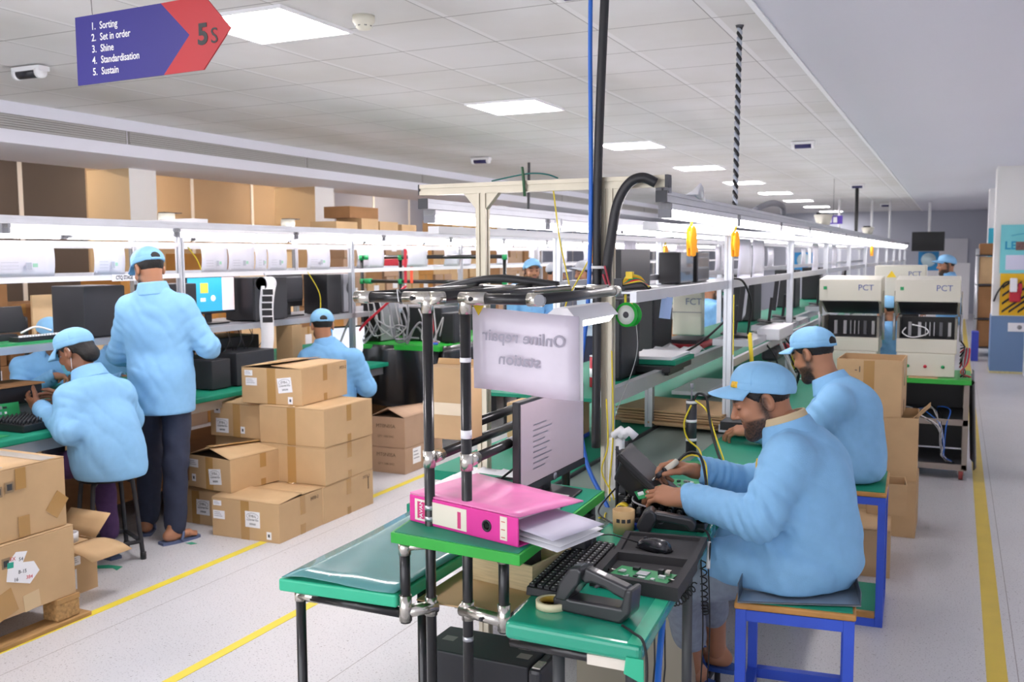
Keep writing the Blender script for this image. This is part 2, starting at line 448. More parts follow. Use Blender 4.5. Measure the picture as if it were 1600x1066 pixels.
tubes(-1.985, 1.803, 3.47, 15, 'left light rail of the middle line', 'tube lights of the middle line')

# ---- centre line bench with grey conveyor belt
CB = thing('workbench', 'long green-topped middle workbench with a grey conveyor strip along it', 'workbench', (-1.4, 3.4, 0))
MB().b(-1.02, -.71, 3.14, 23, .72, .76).build('worktop', GRN, CB)
MB().b(-1.77, -1.40, 2.91, 3.429, .72, .76).build('worktop', GRN, CB); MB().b(-1.98, -1.40, 3.43, 23, .72, .76).build('worktop', GRN, CB)
MB().b(-1.385, -1.03, 3.0, 23, .715, .752).build('conveyor_belt', mat('belt_grey', '#7d8c84', .4, var=.04), CB)
MB().b(-1.40, -1.387, 3.0, 23, .70, .764).build('belt_guide', BLKM, CB)
lg = MB()
for y in (3.9, 6.5, 9, 12, 15, 18, 21):
    for x in (-.76, -1.93):
        MB().tube([(x, y, 0), (x, y, .72)], .019).build('leg', ALU, CB)
MB().b(-1.9, -.9, 3.5, 22, .15, .18).build('under_shelf', GRY, CB)

# ---- left line
LF = thing('workstation_frame', 'long aluminium frame of the left bench line behind the standing worker', 'frame', (-5.1, 2, 0))
for x in (-4.6, -5.62):
    slotted(MB(), (x, 1, 1.858), (x, 23, 1.858), .04, 'y').build('top_rail', ALU, LF)
    MB().b(x-.012, x+.012, 1, 23, 1.715, 1.745).build('paper_rail', WHT, LF)
MB().b(-4.612, -4.588, 1, 23, 1.515, 1.545).build('mid_rail', WHT, LF)
MB().b(-5.632, -5.608, 1, 23, 1.515, 1.545).build('mid_rail', ALU, LF)
MB().b(-4.62, -4.58, 1, 23, 1.135, 1.175).build('shelf_rail', ALU, LF)
MB().b(-5.25, -4.6, 1, 23, 1.15, 1.17).build('shelf_board', GRY, LF)
for k in range(-1, 9):
    y = 4.78+1.95*k
    prof('post', (-4.6, y, .76), (-4.6, y, 1.84), LF)
    prof('post', (-5.62, y+.58, .76), (-5.62, y+.58, 1.84), LF)
    prof('cross_bar', (-5.6, y, 1.80), (-4.62, y, 1.80), LF, axis='x', w=.03)
tubes(-4.6, 1.798, 1.05, 17, 'front light rail of the left line', 'tube lights of the left line')
tubes(-5.62, 1.798, 1.05, 17, 'rear light rail of the left line', 'tube lights of the left line')
LB = thing('workbench', 'long green-topped left workbench where the standing worker faces', 'workbench', (-5, 2, 0))
MB().b(-6.0, -4.32, 4.0, 6.85, .725, .76).b(-6.0, -4.8, 6.85, 23, .725, .76).b(-6.0, -4.2, 1, 4.0, .725, .76).build('worktop', GRN, LB, bevel=.008)
MB().b(-5.9, -4.36, 4.02, 6.82, .66, .724).b(-5.9, -4.84, 6.83, 23, .66, .724).b(-5.9, -4.24, 1, 3.98, .66, .724).build('apron', ALU, LB)
for y in (1.3, 2.6, 3.95, 5.3, 7, 9, 11, 13, 16, 19, 22):
    for x in (-4.42 if y < 6.9 else -4.86, -5.85): MB().tube([(x, y, 0), (x, y, .66)], .018).build('leg', BLKM, LB)
MB().b(-5.8, -4.5, 1.2, 22.5, .18, .2).build('under_shelf', CARDB, LB)
# ================================================================ REPAIR STATION
def collar(mb, p, q, r=.0165): mb.tube([p, q], r, 12)
RS = thing('pipe_rack', 'black pipe rack with chrome joints carrying the repair station sign', 'pipe rack', (-1.2, 2.3, 0))
P1, P2 = (-1.257, 2.185), (-1.148, 2.19)
def pipe(a, b_, name='pipe', r=.014): return MB().tube([a, b_], r, 12).build(name, BLKPIPE, RS)
for x, y in (P1, P2): pipe((x, y, 0), (x, y, 1.53), 'upright_pipe')
ZT = 1.54
pipe((-1.44, 2.18, ZT), (P1[0], 2.185, ZT)); pipe((P2[0], 2.19, ZT), (-.93, 2.18, ZT))
for x in (-1.437, P1[0]+.004, P2[0]+.02, -.925): pipe((x, 2.16 if x > -1 else 2.19, ZT+.002), (x, 2.72 if x > -1 else 2.86, ZT+.002), 'side_pipe')
MB().tube([(-.925, 2.70, ZT+.002), (-.925, 2.745, ZT+.002)], .0165, 12).build('chrome_joint', CHR, RS)
pipe((-1.44, 2.86, ZT), (-1.16, 2.86, ZT), 'rear_pipe'); pipe((-1.10, 2.86, ZT), (-.97, 2.86, ZT), 'rear_pipe')
for a in ((-1.257, 2.19, 1.112), (-1.148, 2.2, 1.112)): pipe(a, (a[0]-.01, 2.92, 1.112), 'side_pipe')
pipe((-1.257, 2.45, 1.165), (-1.267, 2.92, 1.165), 'side_pipe')
for x in (-1.267, -1.158): pipe((x, 2.92, .76), (x, 2.92, 1.2), 'upright_pipe')
J = [((-1.475, 2.18, ZT), (-1.425, 2.18, ZT)), ((-1.325, 2.183, ZT), (-1.235, 2.186, ZT)), ((P1[0], P1[1], 1.50), (P1[0], P1[1], 1.553)), ((-1.24, 2.17, ZT), (-1.215, 2.2, ZT)),
     ((P2[0], P2[1], 1.50), (P2[0], P2[1], 1.553)), ((-1.16, 2.188, ZT), (-1.085, 2.188, ZT)), ((-.965, 2.18, ZT), (-.925, 2.18, ZT)),
     ((P1[0], P1[1], 1.09), (P1[0], P1[1], 1.135)), ((P2[0], P2[1], 1.09), (P2[0], P2[1], 1.135)), ((P2[0], 2.2, 1.112), (P2[0]-.001, 2.25, 1.112)), ((P1[0], 2.2, 1.112), (P1[0]-.001, 2.25, 1.112)),
     ((-1.30, 2.12, .708), (P1[0]+.012, P1[1]+.01, .708)), ((P2[0]-.02, P2[1], .712), (-1.03, 2.165, .71)), ((-1.3, 2.84, ZT), (-1.22, 2.86, ZT)), ((-1.06, 2.86, ZT), (-.99, 2.86, ZT)),
     ((P1[0], P1[1], .685), (P1[0], P1[1], .735)), ((P2[0], P2[1], .687), (P2[0], P2[1], .737))]
for a, b_ in J: m = MB(); collar(m, a, b_, .0172); m.build('chrome_joint', CHR, RS)
for a in ((-1.29, 2.166, ZT), (-1.12, 2.17, ZT), (-1.30, 2.15, .70), (-1.09, 2.155, .71)):
    MB().lathe([(.0045, 0), (.006, .002), (.006, .006), (0, .007)], TR(*a, rx=PI/2), 8).build('joint_bolt', BLKM, RS)
for (x, y), z, h, w in ((P2, 1.375, .012, 1), (P2, 1.175, .022, 1), (P1, .975, .012, 1), (P1, .945, .012, 1), (P2, .63, .012, 1)):
    MB().tube([(x, y, z), (x, y, z+h)], .0148, 12).build('white_tape_band', PAPER if z > 1 else ALU, RS)
MB().tube([(-.925, 2.155, ZT), (-.925, 2.165, ZT)], .0148, 12).build('pipe_cap', GRY, RS)

def sub_tube_light(x, y0, y1, z, label):
    r = thing('tube_light', label, 'tube light', (x, (y0+y1)/2, z))
    h = (y1-y0)/2
    Q = Matrix(((1, 0, 0, 0), (0, 0, 1, 0), (0, 1, 0, 0), (0, 0, 0, 1)))
    MB().prism([(-.02, .034), (-.065, .0), (.045, .0), (.015, .034)], -h, h, Q).build('housing', WHT, r, local=True)
    MB().prism([(-.055, 0), (-.035, -.02), (.02, -.02), (.036, 0)], -h+.012, h-.012, Q).build('glowing_tube', TUBE, r, local=True)
sub_tube_light(-.935, 2.33, 2.66, 1.478, 'tube light with white housing tied under the pipe above the repair station sign')

MB().tube([(-1.152, 2.46, 1.112), (-1.153, 2.54, 1.112)], .0155, 12).build('white_tape_band', PAPER, RS)
cable('rack_lead', [(-1.16, 2.6, 1.10), (-1.2, 2.7, 1.02), (-1.28, 2.75, .96), (-1.3, 2.7, .937)], .004, CABLE, 'black lead dropping from the middle rack pipe to the raised shelf')
wt = thing('tray_stack', 'stack of white moulded trays on the bench end behind the pink file', 'trays', (-1.63, 3.15, .76))
for q in range(3): MB().sheet([[(-1.76+.27*i/12, 2.96+.44*j/16, .772+.012*q+.012*math.sin(i*1.57)*math.sin(j*1.57)) for j in range(17)] for i in range(13)], .002).build('white_tray', PAPER, wt)
lc_ = thing('carton', 'tan carton with a blue strip on the left bench behind the shelf monitor', 'carton', (-1.78, 4.2, .76))
MB().b(-1.93, -1.62, 4.1, 4.4, .781, .95).build('body', CARD, lc_, bevel=.003); MB().b(-1.93, -1.62, 4.1, 4.4, .761, .78).build('blue_strip', mat('strip_blue', '#2b56b8', .5), lc_)

# sign
SG = thing('paper_sign', 'white laminated sheet seen from behind with mirrored words Online repair station', 'sign', (-1.01, 2.245, 1.29))
G = [[(-1.15+.298*j/8, 2.235+.01*math.sin(j*.8)+.006*i/5, 1.516-.215*i/5-.0185*j/8) for j in range(9)] for i in range(6)]
LAM = mat('laminated_sheet', '#d9d0dc', .35, var=.04, vscale=14, coat=.3)
MB().sheet(G, .0012).build('sheet', LAM, SG)
MB().sheet([[(-1.148+.303*j/8, 2.247+.01*math.sin(j*.8), 1.511-.21*i/5-.018*j/8) for j in range(9)] for i in range(6)], .0012).build('rear_sheet', PAPER, SG)
FAINT = mat('faint_print', '#a39eac', .6)
text('mirrored_lettering', 'Online repair', .043, frame((-1.0, 2.225, 1.438), (-1, 0, .062), (0, 0, 1)), FAINT, SG, bold=.0006)
text('mirrored_lettering', 'station', .043, frame((-1.012, 2.225, 1.38), (-1, 0, .062), (0, 0, 1)), FAINT, SG, bold=.0006)
MB().add([(-1.143, 2.222, 1.524), (-1.11, 2.222, 1.522), (-1.126, 2.222, 1.495), (-1.143, 2.225, 1.524), (-1.11, 2.225, 1.522), (-1.126, 2.225, 1.495)], [(0, 2, 1), (3, 4, 5), (0, 1, 4, 3), (1, 2, 5, 4), (2, 0, 3, 5)]).build('warning_sticker', mat('sticker_yellow', '#d9b51f', .5), SG)

# tables of the station
LT = thing('work_table', 'low green table with loose teal film at the near end of the line', 'table', (-1.45, 2.45, 0))
MB().prism([(-1.685, 2.08), (-1.315, 2.10), (-1.312, 2.9), (-1.72, 2.9)], .722, .758).build('tabletop', [GRNL], LT, bevel=.006)
G = [[(-1.675+.355*j/10-.03*i/8*(1-j/10), 2.083+.018*j/10*(1-i/8)+.80*i/8, .7625+(.010*math.sin(PI*min(1, j/6)) if i == 0 else 0)+.002*math.sin(j*1.3+i)) for j in range(11)] for i in range(9)]
MB().sheet(G, .0015).build('teal_film', TEAL, LT)
MB().tube([(-1.60, 2.12, .705), (-1.32, 2.13, .70)], .014, 12).build('front_rail', BLKPIPE, LT)
MB().tube([(-1.64, 2.12, .706), (-1.575, 2.125, .705)], .0172, 12).build('chrome_joint', CHR, LT)
MB().tube([(-1.64, 2.12, .72), (-1.64, 2.12, .69)], .0168, 12).build('chrome_joint', CHR, LT)
for x, y in ((-1.64, 2.12), (-1.335, 2.27), (-1.66, 2.85), (-1.335, 2.85)): MB().tube([(x, y, 0), (x, y, .722)], .014, 12).build('leg', BLKPIPE, LT)
MB().tube([(-1.335, 2.27, .42), (-1.45, 2.22, .32), (-1.62, 2.13, .3)], .013, 10).build('stay', BLKPIPE, LT)
MB().tube([(-1.30, 2.27, .43), (-1.37, 2.25, .40)], .018, 12).build('chrome_joint', CHR, LT)

fr_ = thing('foot_rest', 'low black foot rest bar under the near worker slippers', 'foot rest', (-.80, 3.4, 0))
MB().tube([(-.79, 3.2, .086), (-.79, 3.6, .086)], .013, 10).build('bar', BLKM, fr_)
for yq in (3.22, 3.58): MB().tube([(-.79, yq, 0), (-.79, yq, .086)], .012, 8).build('leg', BLKM, fr_)

RT = thing('work_table', 'narrow table wrapped in shiny green vinyl where the near worker sits', 'table', (-.83, 2.5, 0))
rt = MB().prism([(-.975, 2.05), (-.625, 2.04), (-.69, 3.0), (-.70, 3.12), (-1.03, 3.12), (-1.03, 2.6)], .715, .76)
rt.build('tabletop', mat('green_vinyl', '#1fa283', .25, var=.05, vscale=5, coat=.4), RT, bevel=.012, seg=3)
MB().add([(-.66, 2.043, .7605), (-.625, 2.04, .7605), (-.69, 3.0, .7605), (-.73, 3.0, .7605)], [(0, 1, 2, 3)]).build('pale_edge_tape', GRNL, RT)
MB().add([(-.66, 2.036, .73), (-.618, 2.036, .73), (-.617, 2.036, .672), (-.665, 2.036, .69), (-.66, 2.039, .73), (-.618, 2.039, .73), (-.617, 2.039, .672), (-.665, 2.039, .69)], [(0, 3, 2, 1), (4, 5, 6, 7), (0, 1, 5, 4), (1, 2, 6, 5), (2, 3, 7, 6), (3, 0, 4, 7)]).build('vinyl_flap', GRNL, RT)
MB().b(-.76, -.645, 2.05, 2.06, .69, .715).build('paper_tape', mat('masking_tape', '#e9e1d2', .7), RT)
for x, y in ((-.662, 2.10), (-.705, 2.77), (-.86, 2.12)): MB().tube([(x, y, 0), (x, y, .715)], .0155 if x < -.68 else .019, 12).build('leg', mat('leg_grey', '#4a4c4e', .4), RT)
MB().tube([(-.97, 2.08, .70), (-.64, 2.07, .70)], .014, 12).build('front_rail', BLKPIPE, RT)
MB().tube([(-1.03, 2.165, .68), (-1.03, 2.165, .905)], .014, 12).build('short_post', BLKPIPE, RT)
MB().tube([(-1.298, 2.12, .68), (-1.298, 2.12, .903)], .014, 12).build('short_post', BLKPIPE, LT)
for p, yq, t in ((-1.03, 2.165, RT), (-1.298, 2.12, LT)):
    MB().tube([(p, yq, .685), (p, yq, .755)], .0172, 12).build('chrome_joint', CHR, t)
    MB().tube([(p, yq, .865), (p, yq, .9015)], .0172, 12).build('chrome_joint', CHR, t)
    MB().tube([(p, yq, .885), (p+.06, yq+.035, .89)], .012, 8).build('bracket_arm', CHR, t)

SH = thing('raised_shelf', 'small raised green shelf with bright green taped edge under the pink file', 'shelf', (-1.15, 2.4, .9))
sp = [(-1.322, 2.09), (-.933, 2.051), (-.957, 2.735), (-1.42, 2.80)]
MB().prism(sp, .902, .93).build('board', GRNB, SH, bevel=.002)
MB().prism([(-1.314, 2.096), (-.940, 2.058), (-.963, 2.728), (-1.41, 2.79)], .93, .9315).build('mat', GRN, SH)
MB().tube([(-.985, 2.69, .76), (-.985, 2.69, .90)], .014, 10).build('post', BLKPIPE, SH)
MB().tube([(-.985, 2.69, .76), (-.985, 2.69, .80)], .017, 10).build('chrome_joint', CHR, SH)

# binder lying on the shelf
BN = thing('lever_arch_file', 'pink lever arch file lying on the raised shelf with papers poking out', 'file', (-1.145, 2.15, .9315), math.radians(-15.5))
L, D, H = .385, .27, .074
PINK = mat('pink_board', '#e0379b', .4, var=.06, vscale=10); PINKL = mat('pink_cover', '#ee86bd', .35, var=.08, vscale=14)
MB().b(-L/2, L/2, 0, .006, 0, H).build('spine', PINK, BN, local=True, bevel=.004)
MB().sheet([[(-L/2+L*j/6, .003+D*i/6, H+.003+.004*(i/6)*(1-j/9)-.016*(i/6)*(j/6)) for j in range(7)] for i in range(7)], .004).build('front_cover', PINKL, BN, local=True)
MB().b(-L/2, L/2, .003, D, 0, .004).build('back_cover', PINK, BN, local=True)
MB().b(-L/2+.03, L/2-.06, .02, D-.02, .006, H-.012).build('paper_block', PAPER, BN, local=True)
for q, (z, a) in enumerate(((.022, .10), (.045, -.12), (.012, .02))):
    MB().sheet([[(.02+.27*j/6, .03+.2*i/6, z-.012*(j/6)**2) for j in range(7)] for i in range(7)], .001, TR(0, 0, 0, a*.5)).build('loose_sheet', mat('sheet_%d' % q, ['#f4f4f6', '#c9c6d6', '#ececf0'][q], .7), BN, local=True)
MB().b(-L/2+.022, .02, -.0008, 0, .008, H-.008).build('spine_label', mat('label_cream', '#e8e0cf', .6), BN, local=True)
MB().b(-L/2+.032, -L/2+.062, -.0012, 0, .014, H-.014).build('title_panel', mat('label_pink', '#d33d7c', .5), BN, local=True)
text('spine_title', 'PAVAN', .017, frame((-L/2+.047, -.0016, H/2), (0, 0, 1), (-1, 0, 0)), PAPER, BN, world=False)
MB().b(-.012, .0, -.0012, 0, .012, H-.018).build('red_stripe', mat('label_pink'), BN, local=True)
MB().lathe([(.0155, 0), (.0155, .002), (.011, .0025), (.011, 0)], TR(.09, 0, H/2, rx=PI/2), 20).build('ring', BLKM, BN, local=True)
MB().lathe([(.0115, .0005), (0, .0005)], TR(.09, 0, H/2, rx=PI/2), 16).build('finger_hole', BLK, BN, local=True)
MB().b(.135, .158, -.001, 0, .01, H-.004).build('number_strip', mat('label_cream'), BN, local=True)
for q in range(3): text('number', '1', .018, frame((.1465, -.0015, .017+.02*q), (0, 0, 1), (-1, 0, 0)), mat('label_red', '#c4473f', .6), BN, world=False)

# cardboard laid in the gap, plywood box, keyboard, scanners, trays
cb = thing('cardboard_sheet', 'flat brown cardboard bridging the gap between the two repair tables', 'cardboard', (-1.18, 2.5, .70))
MB().b(-1.315, -1.04, 2.205, 2.86, .708, .712).build('upper_sheet', CARD, cb)
MB().b(-1.30, -1.06, 2.22, 2.8, .701, .7075).build('lower_sheet', CARD2, cb)
PW = mat('plywood', '#d9c49a', .6, var=.15, vscale=10, stretch=(1, 1, 14))
pb = thing('plywood_box', 'shallow plywood box under the raised shelf', 'box', (-1.128, 2.5, .7125))
pl = MB(); X0, X1, Y0, Y1 = -1.215, -1.0, 2.27, 2.56
Mx = TR(-1.128, 2.50, .7125, -.18)
for a in ((-.105, .105, -.105, -.097), (-.105, .105, .097, .105)): MB().b(a[0], a[1], a[2], a[3], 0, .075, Mx).build('side_board', PW, pb)
for a in ((-.105, -.097, -.097, .097), (.097, .105, -.097, .097)): MB().b(a[0], a[1], a[2], a[3], 0, .075, Mx).build('end_board', PW, pb)
MB().b(-.097, .097, -.097, .097, 0, .006, Mx).build('bottom_board', PW, pb)
tag(MB().c(0, 0, .04, .07, .09, .05, TR(-1.128, 2.50, .719, -.18)).build('foam_block', FOAM), 'dark foam block inside the plywood box', 'foam')
ps = thing('power_supply', 'small black power unit with red rocker switch behind the plywood box', 'power unit', (-1.0, 2.62, .76))
MB().b(-1.07, -.965, 2.585, 2.68, .766, .87).build('case', BLKM, ps, bevel=.004)
MB().b(-.965, -.962, 2.605, 2.625, .82, .845).build('red_switch', RED, ps)
MB().b(-.965, -.963, 2.64, 2.665, .79, .86).build('vent', DKG, ps)

KB = thing('keyboard', 'black computer keyboard lying along the green table behind the front scanner', 'keyboard', (-.951, 2.466, .76), math.radians(93.5))
MB().add([(-.228, -.063, 0), (.228, -.063, 0), (.228, .063, 0), (-.228, .063, 0), (-.226, -.061, .016), (.226, -.061, .016), (.226, .061, .024), (-.226, .061, .024)], [(3, 2, 1, 0), (4, 5, 6, 7), (0, 1, 5, 4), (1, 2, 6, 5), (2, 3, 7, 6), (3, 0, 4, 7)]).build('case', BLK, KB, local=True, bevel=.003)
KC = mat('key_cap', '#2a2a2d', .5); kk = MB(); pr_ = MB()
for r_ in range(6):
    for c_ in range(21):
        if r_ == 5 and c_ in (15, 20): continue
        x = -.212+c_*.0212; y = -.048+r_*.0185+(.004 if r_ == 5 else 0); z = .016+.008*(y+.061)/.122
        if r_ == 0 and 4 <= c_ <= 8:
            if c_ != 6: continue
            kk.b(x-.05, x+.05, y-.0078, y+.0078, z-.002, z+.007)
        else: kk.b(x-.0088, x+.0088, y-.0078, y+.0078, z-.002, z+.0075)
        pr_.b(x-.004, x-.001, y-.001, y+.004, z+.0074, z+.0078)
tag(kk.build('key', KC, KB, local=True, bevel=.0012, seg=1), kind='stuff')
tag(pr_.build('key_print', PAPER, KB, local=True), kind='stuff')

def gun(name, label, M, stand=False):
    g = thing(name, label, 'scanner', (M.translation.x, M.translation.y, M.translation.z))
    body = mat('scanner_black', '#2c2d30', .35, coat=.3)
    # profile lies in the local x-z plane; head at -x, handle towards +x
    def blade(pts, w, nm, m):
        Q = M @ Matrix.Diagonal((1, 1, .9 if stand else 1, 1)) @ Matrix(((1, 0, 0, 0), (0, 0, 1, 0), (0, 1, 0, 0), (0, 0, 0, 1)))
        return MB().prism(pts, -w/2, w/2, Q).build(nm, m, g, bevel=.007, seg=3)
    if stand:
        blade([(-.10, 0), (.085, 0), (.11, .03), (.115, .10), (.098, .10), (.085, .045), (-.055, .04), (-.075, .05), (-.105, .035)], .062, 'cradle', body)
        blade([(-.10, .03), (-.065, .03), (-.03, .085), (-.02, .125), (-.03, .135), (-.055, .13), (-.085, .08)], .066, 'scan_head', body)
        blade([(-.035, .10), (-.02, .132), (.03, .118), (.10, .098), (.092, .062), (.06, .072), (.035, .085), (.0, .092), (-.02, .085)], .034, 'handle', body)
        blade([(-.002, .078), (.012, .092), (.02, .088), (.008, .074)], .014, 'trigger', DKG)
        blade([(-.052, .128), (-.03, .131), (-.031, .135), (-.052, .132)], .026, 'top_window', GRY)
    else:
        blade([(-.085, 0), (-.06, .0), (-.035, .05), (-.04, .075), (-.055, .085), (-.075, .075), (-.10, .03)], .062, 'scan_head', body)
        blade([(-.045, .045), (-.045, .075), (.02, .066), (.075, .058), (.088, .04), (.08, .018), (.066, .016), (.055, .032), (.0, .042)], .034, 'handle', body)
        blade([(-.035, .034), (-.012, .043), (-.02, .03)], .012, 'trigger', DKG)
    return g
gun('barcode_scanner', 'black handheld scanner resting in its black cradle at the front table corner', TR(-.79, 2.185, .76, math.radians(-8)), True)
gun('barcode_scanner', 'black handheld scanner lying beside the mouse and the black key tray', TR(-.80, 2.895, .768, math.radians(12)))
cable('scanner_cord', [(-.70, 2.13, .765), (-.66, 2.09, .768), (-.622, 2.05, .765), (-.605, 2.02, .70), (-.61, 2.0, .5), (-.63, 2.02, .2), (-.64, 2.05, .004)], .0035, CABLE, 'grey black cord from the cradle scanner hanging over the table corner')
cable('scanner_cord', [(-.715, 2.915, .79), (-.68, 2.9, .79), (-.66, 2.86, .765), (-.655, 2.82, .70)], .004, CABLE, 'black cord of the lying scanner running over the table edge')
tag(MB().tube([(-.663, 2.865, .77), (-.655, 2.82, .70)], .006, 8).build('cable_sleeve', CABW), 'white sleeve around a cord at the table edge', 'cable sleeve')

tp = thing('tape_roll', 'flat roll of masking tape beside the cradle scanner', 'tape', (-.905, 2.185, .7605))
MB().lathe([(.041, 0), (.041, .018), (.032, .018), (.032, 0), (.041, 0)], TR(-.905, 2.185, .7605), 36).build('tape', mat('masking_cream', '#e9dfb9', .6), tp)
MB().lathe([(.0318, .001), (.0318, .017), (.029, .017), (.029, .001), (.0318, .001)], TR(-.905, 2.185, .7605), 36).build('core', mat('core_yellow', '#c9a63d', .6), tp)

def tray(label, pts, z0, z1, wall=.022, floor_z=.012, slots=()):
    t = thing('foam_tray', label, 'foam tray', (sum(p[0] for p in pts)/4, sum(p[1] for p in pts)/4, z0))
    c = Vector((sum(p[0] for p in pts)/4, sum(p[1] for p in pts)/4, 0)); P = [Vector((*p, 0)) for p in pts]
    I = [p+(c-p).normalized()*wall*1.5 for p in P]
    m = MB(); n = 4
    v = [(p.x, p.y, z0) for p in P]+[(p.x, p.y, z1) for p in P]+[(p.x, p.y, z1) for p in I]+[(p.x, p.y, z0+floor_z) for p in I]
    m.add(v, [(3, 2, 1, 0)]+[(i, (i+1) % 4, 4+(i+1) % 4, 4+i) for i in range(4)]+[(4+i, 4+(i+1) % 4, 8+(i+1) % 4, 8+i) for i in range(4)]+[(8+i, 8+(i+1) % 4, 12+(i+1) % 4, 12+i) for i in range(4)]+[(12, 13, 14, 15)])
    m.build('body', FOAM, t)
    for q in slots: MB().c(*q).build('slot', BLK, t)
    return t
tray('open dark foam tray holding a green circuit board at the front', [(-.872, 2.37), (-.622, 2.345), (-.637, 2.612), (-.885, 2.595)], .7605, .797)
tray('empty dark foam tray under the computer mouse', [(-.888, 2.617), (-.645, 2.622), (-.668, 2.86), (-.92, 2.83)], .7605, .785, .016, .014, [(-.74, 2.64, .7752, .02, .008, .001), (-.70, 2.64, .7752, .02, .008, .001)])

def pcb(label, M, w, d, n, seed, chips=True, cat='circuit board'):
    random.seed(seed)
    t = thing('circuit_board', label, cat, M.translation)
    MB().b(-w/2, w/2, -d/2, d/2, 0, .0016, M).build('board', PCB, t)
    for k in range(n):
        x, y = random.uniform(-w*.42, w*.42), random.uniform(-d*.4, d*.4)
        a, h = random.uniform(.006, .02), random.uniform(.002, .008)
        MB().c(x, y, .0016+h/2, a, random.uniform(.006, .018), h, M).build('component', random.choice([BLKM, GRY, ALU, PAPER]), t)
    return t
Mp = TR(-.755, 2.465, .774, -.10)
pb_ = pcb('green circuit board with silver connectors lying in the front foam tray', Mp, .165, .105, 9, 4)
MB().c(.0, .01, .004, .032, .032, .004, Mp).build('heat_spreader', ALU, pb_)
for x in (.045, .066): MB().c(x, .03, .009, .014, .016, .016, Mp).build('connector', CHR if x > .05 else BLKM, pb_)
for x in (-.09, .088): MB().tube([(x-.01, -.0, .004), (x+.012, 0, .004)], .003, 8, M=Mp).build('antenna_jack', CHR, pb_)

MS = thing('computer_mouse', 'black computer mouse standing on the empty foam tray', 'mouse', (-.79, 2.705, .7755), math.radians(-20))
def mshell(k0, k1, z0):
    G = []
    for i in range(13):
        a = PI*i/12; row = []
        for j in range(9):
            b_ = PI*(j/8)
            row.append((-.056*math.cos(a), -.03*math.cos(b_)*(math.sin(a)**.6), .001+.034*math.sin(b_)**.8*(math.sin(a)**.55)*(1-.15*math.cos(a))))
        G.append(row)
    return G
MB().sheet(mshell(0, 1, 0), .001).build('shell', mat('mouse_black', '#23252b', .25, coat=.3), MS, local=True)
MB().lathe([(.0, 0), (.006, .001), (.006, .004), (0, .005)], TR(-.034, 0, .028, ry=-.4), 12).build('scroll_wheel', DKG, MS, local=True)
MB().b(-.05, .05, -.026, .026, 0, .003).build('base', BLK, MS, local=True)
cable('mouse_cord', [(-.84, 2.725, .783), (-.885, 2.70, .80), (-.94, 2.75, .79), (-1.0, 2.80, .77), (-1.02, 2.9, .765)], .0022, CABLE, 'thin black mouse cord curving towards the post')

# tray of black caps with the hands
KT = thing('component_crate', 'black crate with rows of black knobs under the near worker hands', 'crate', (-.87, 3.1, .76))
Mk = TR(-.868, 3.10, .7605, .10)
MB().b(-.15, .15, -.135, .135, 0, .03, Mk).build('crate', BLK, KT, bevel=.004)
kb_ = MB()
for i in range(9):
    for j in range(8):
        x, y = -.132+i*.033, -.115+j*.033
        kb_.lathe([(.012, .0), (.013, .018), (.009, .024), (.009, .03), (.0, .031)], Mk @ TR(x, y, .03), 10)
tag(kb_.build('black_knob', mat('knob_black', '#151516', .3, coat=.3), KT), kind='stuff')
kt = MB()
for i in range(9):
    for j in range(8):
        x, y = -.132+i*.033, -.115+j*.033
        kt.lathe([(.0045, .0), (.0045, .001), (0, .001)], Mk @ TR(x, y, .0612), 8)
tag(kt.build('knob_tip', CHR, KT), kind='stuff')
cup = thing('tape_core', 'kraft brown cardboard ring standing beside the white cable spine', 'cardboard ring', (-.945, 2.875, .76))
KRAFT = mat('kraft', '#cfae7c', .7)
MB().lathe([(.034, 0), (.036, .075), (.032, .075), (.030, .004), (0, .004)], TR(-.945, 2.885, .7605), 28).build('ring', KRAFT, cup)
for q in range(3): MB().c(0, -.0355, .045, .012, .001, .012, TR(-.945, 2.885, .7605, .5*q-.2)).build('printed_dot', INK, cup)
yt = thing('tape_roll', 'small yellow roll of tape behind the kraft ring', 'tape', (-.955, 3.02, .78))
MB().lathe([(.022, -.012), (.022, .012), (.012, .012), (.012, -.012), (.022, -.012)], TR(-.985, 2.995, .805, 0, PI/2, .5), 24).build('tape', mat('tape_yellow', '#e2c52c', .35), yt)
tag(MB().b(-.95, -.88, 2.93, 2.965, .7605, .775).build('parts_dish', mat('dish_blue', '#2a3f9c', .4)), 'low blue dish with yellow bits beside the kraft ring', 'dish')
# solder fume fan: tilted dark panel on a box
FH = thing('fume_extractor', 'black tilted fume fan facing the near worker', 'fume extractor', (-.97, 3.12, .76))
Mf = TR(-.925, 3.12, .895, .12, 0, math.radians(-48))
MB().b(-.012, .012, -.10, .10, -.13, .13, Mf).build('front_frame', BLK, FH, bevel=.006)
MB().add([Mf @ Vector(p) for p in [(-.012, -.085, -.11), (-.012, .085, -.11), (-.012, .085, .11), (-.012, -.085, .11), (-.085, -.055, -.07), (-.085, .055, -.07), (-.085, .055, .085), (-.085, -.055, .085)]], [(0, 1, 2, 3), (7, 6, 5, 4), (0, 4, 5, 1), (1, 5, 6, 2), (2, 6, 7, 3), (3, 7, 4, 0)]).build('rear_hood', mat('hood_black', '#26272a', .3, coat=.3), FH, bevel=.008)
MB().b(-.06, -.03, -.06, .06, .088, .092, Mf).build('label_plate', GRY, FH)
for y in (-.05, .05): MB().tube([(-1.03, 3.12+y, .752), (-1.03, 3.12+y, 1.0)], .006, 8).build('stand_bar', BLKM, FH)
MB().tube([(-1.03, 3.06, .995), (-1.0, 3.06, .96), (-.97, 3.08, .93)], .006, 8).build('arm', BLKM, FH)
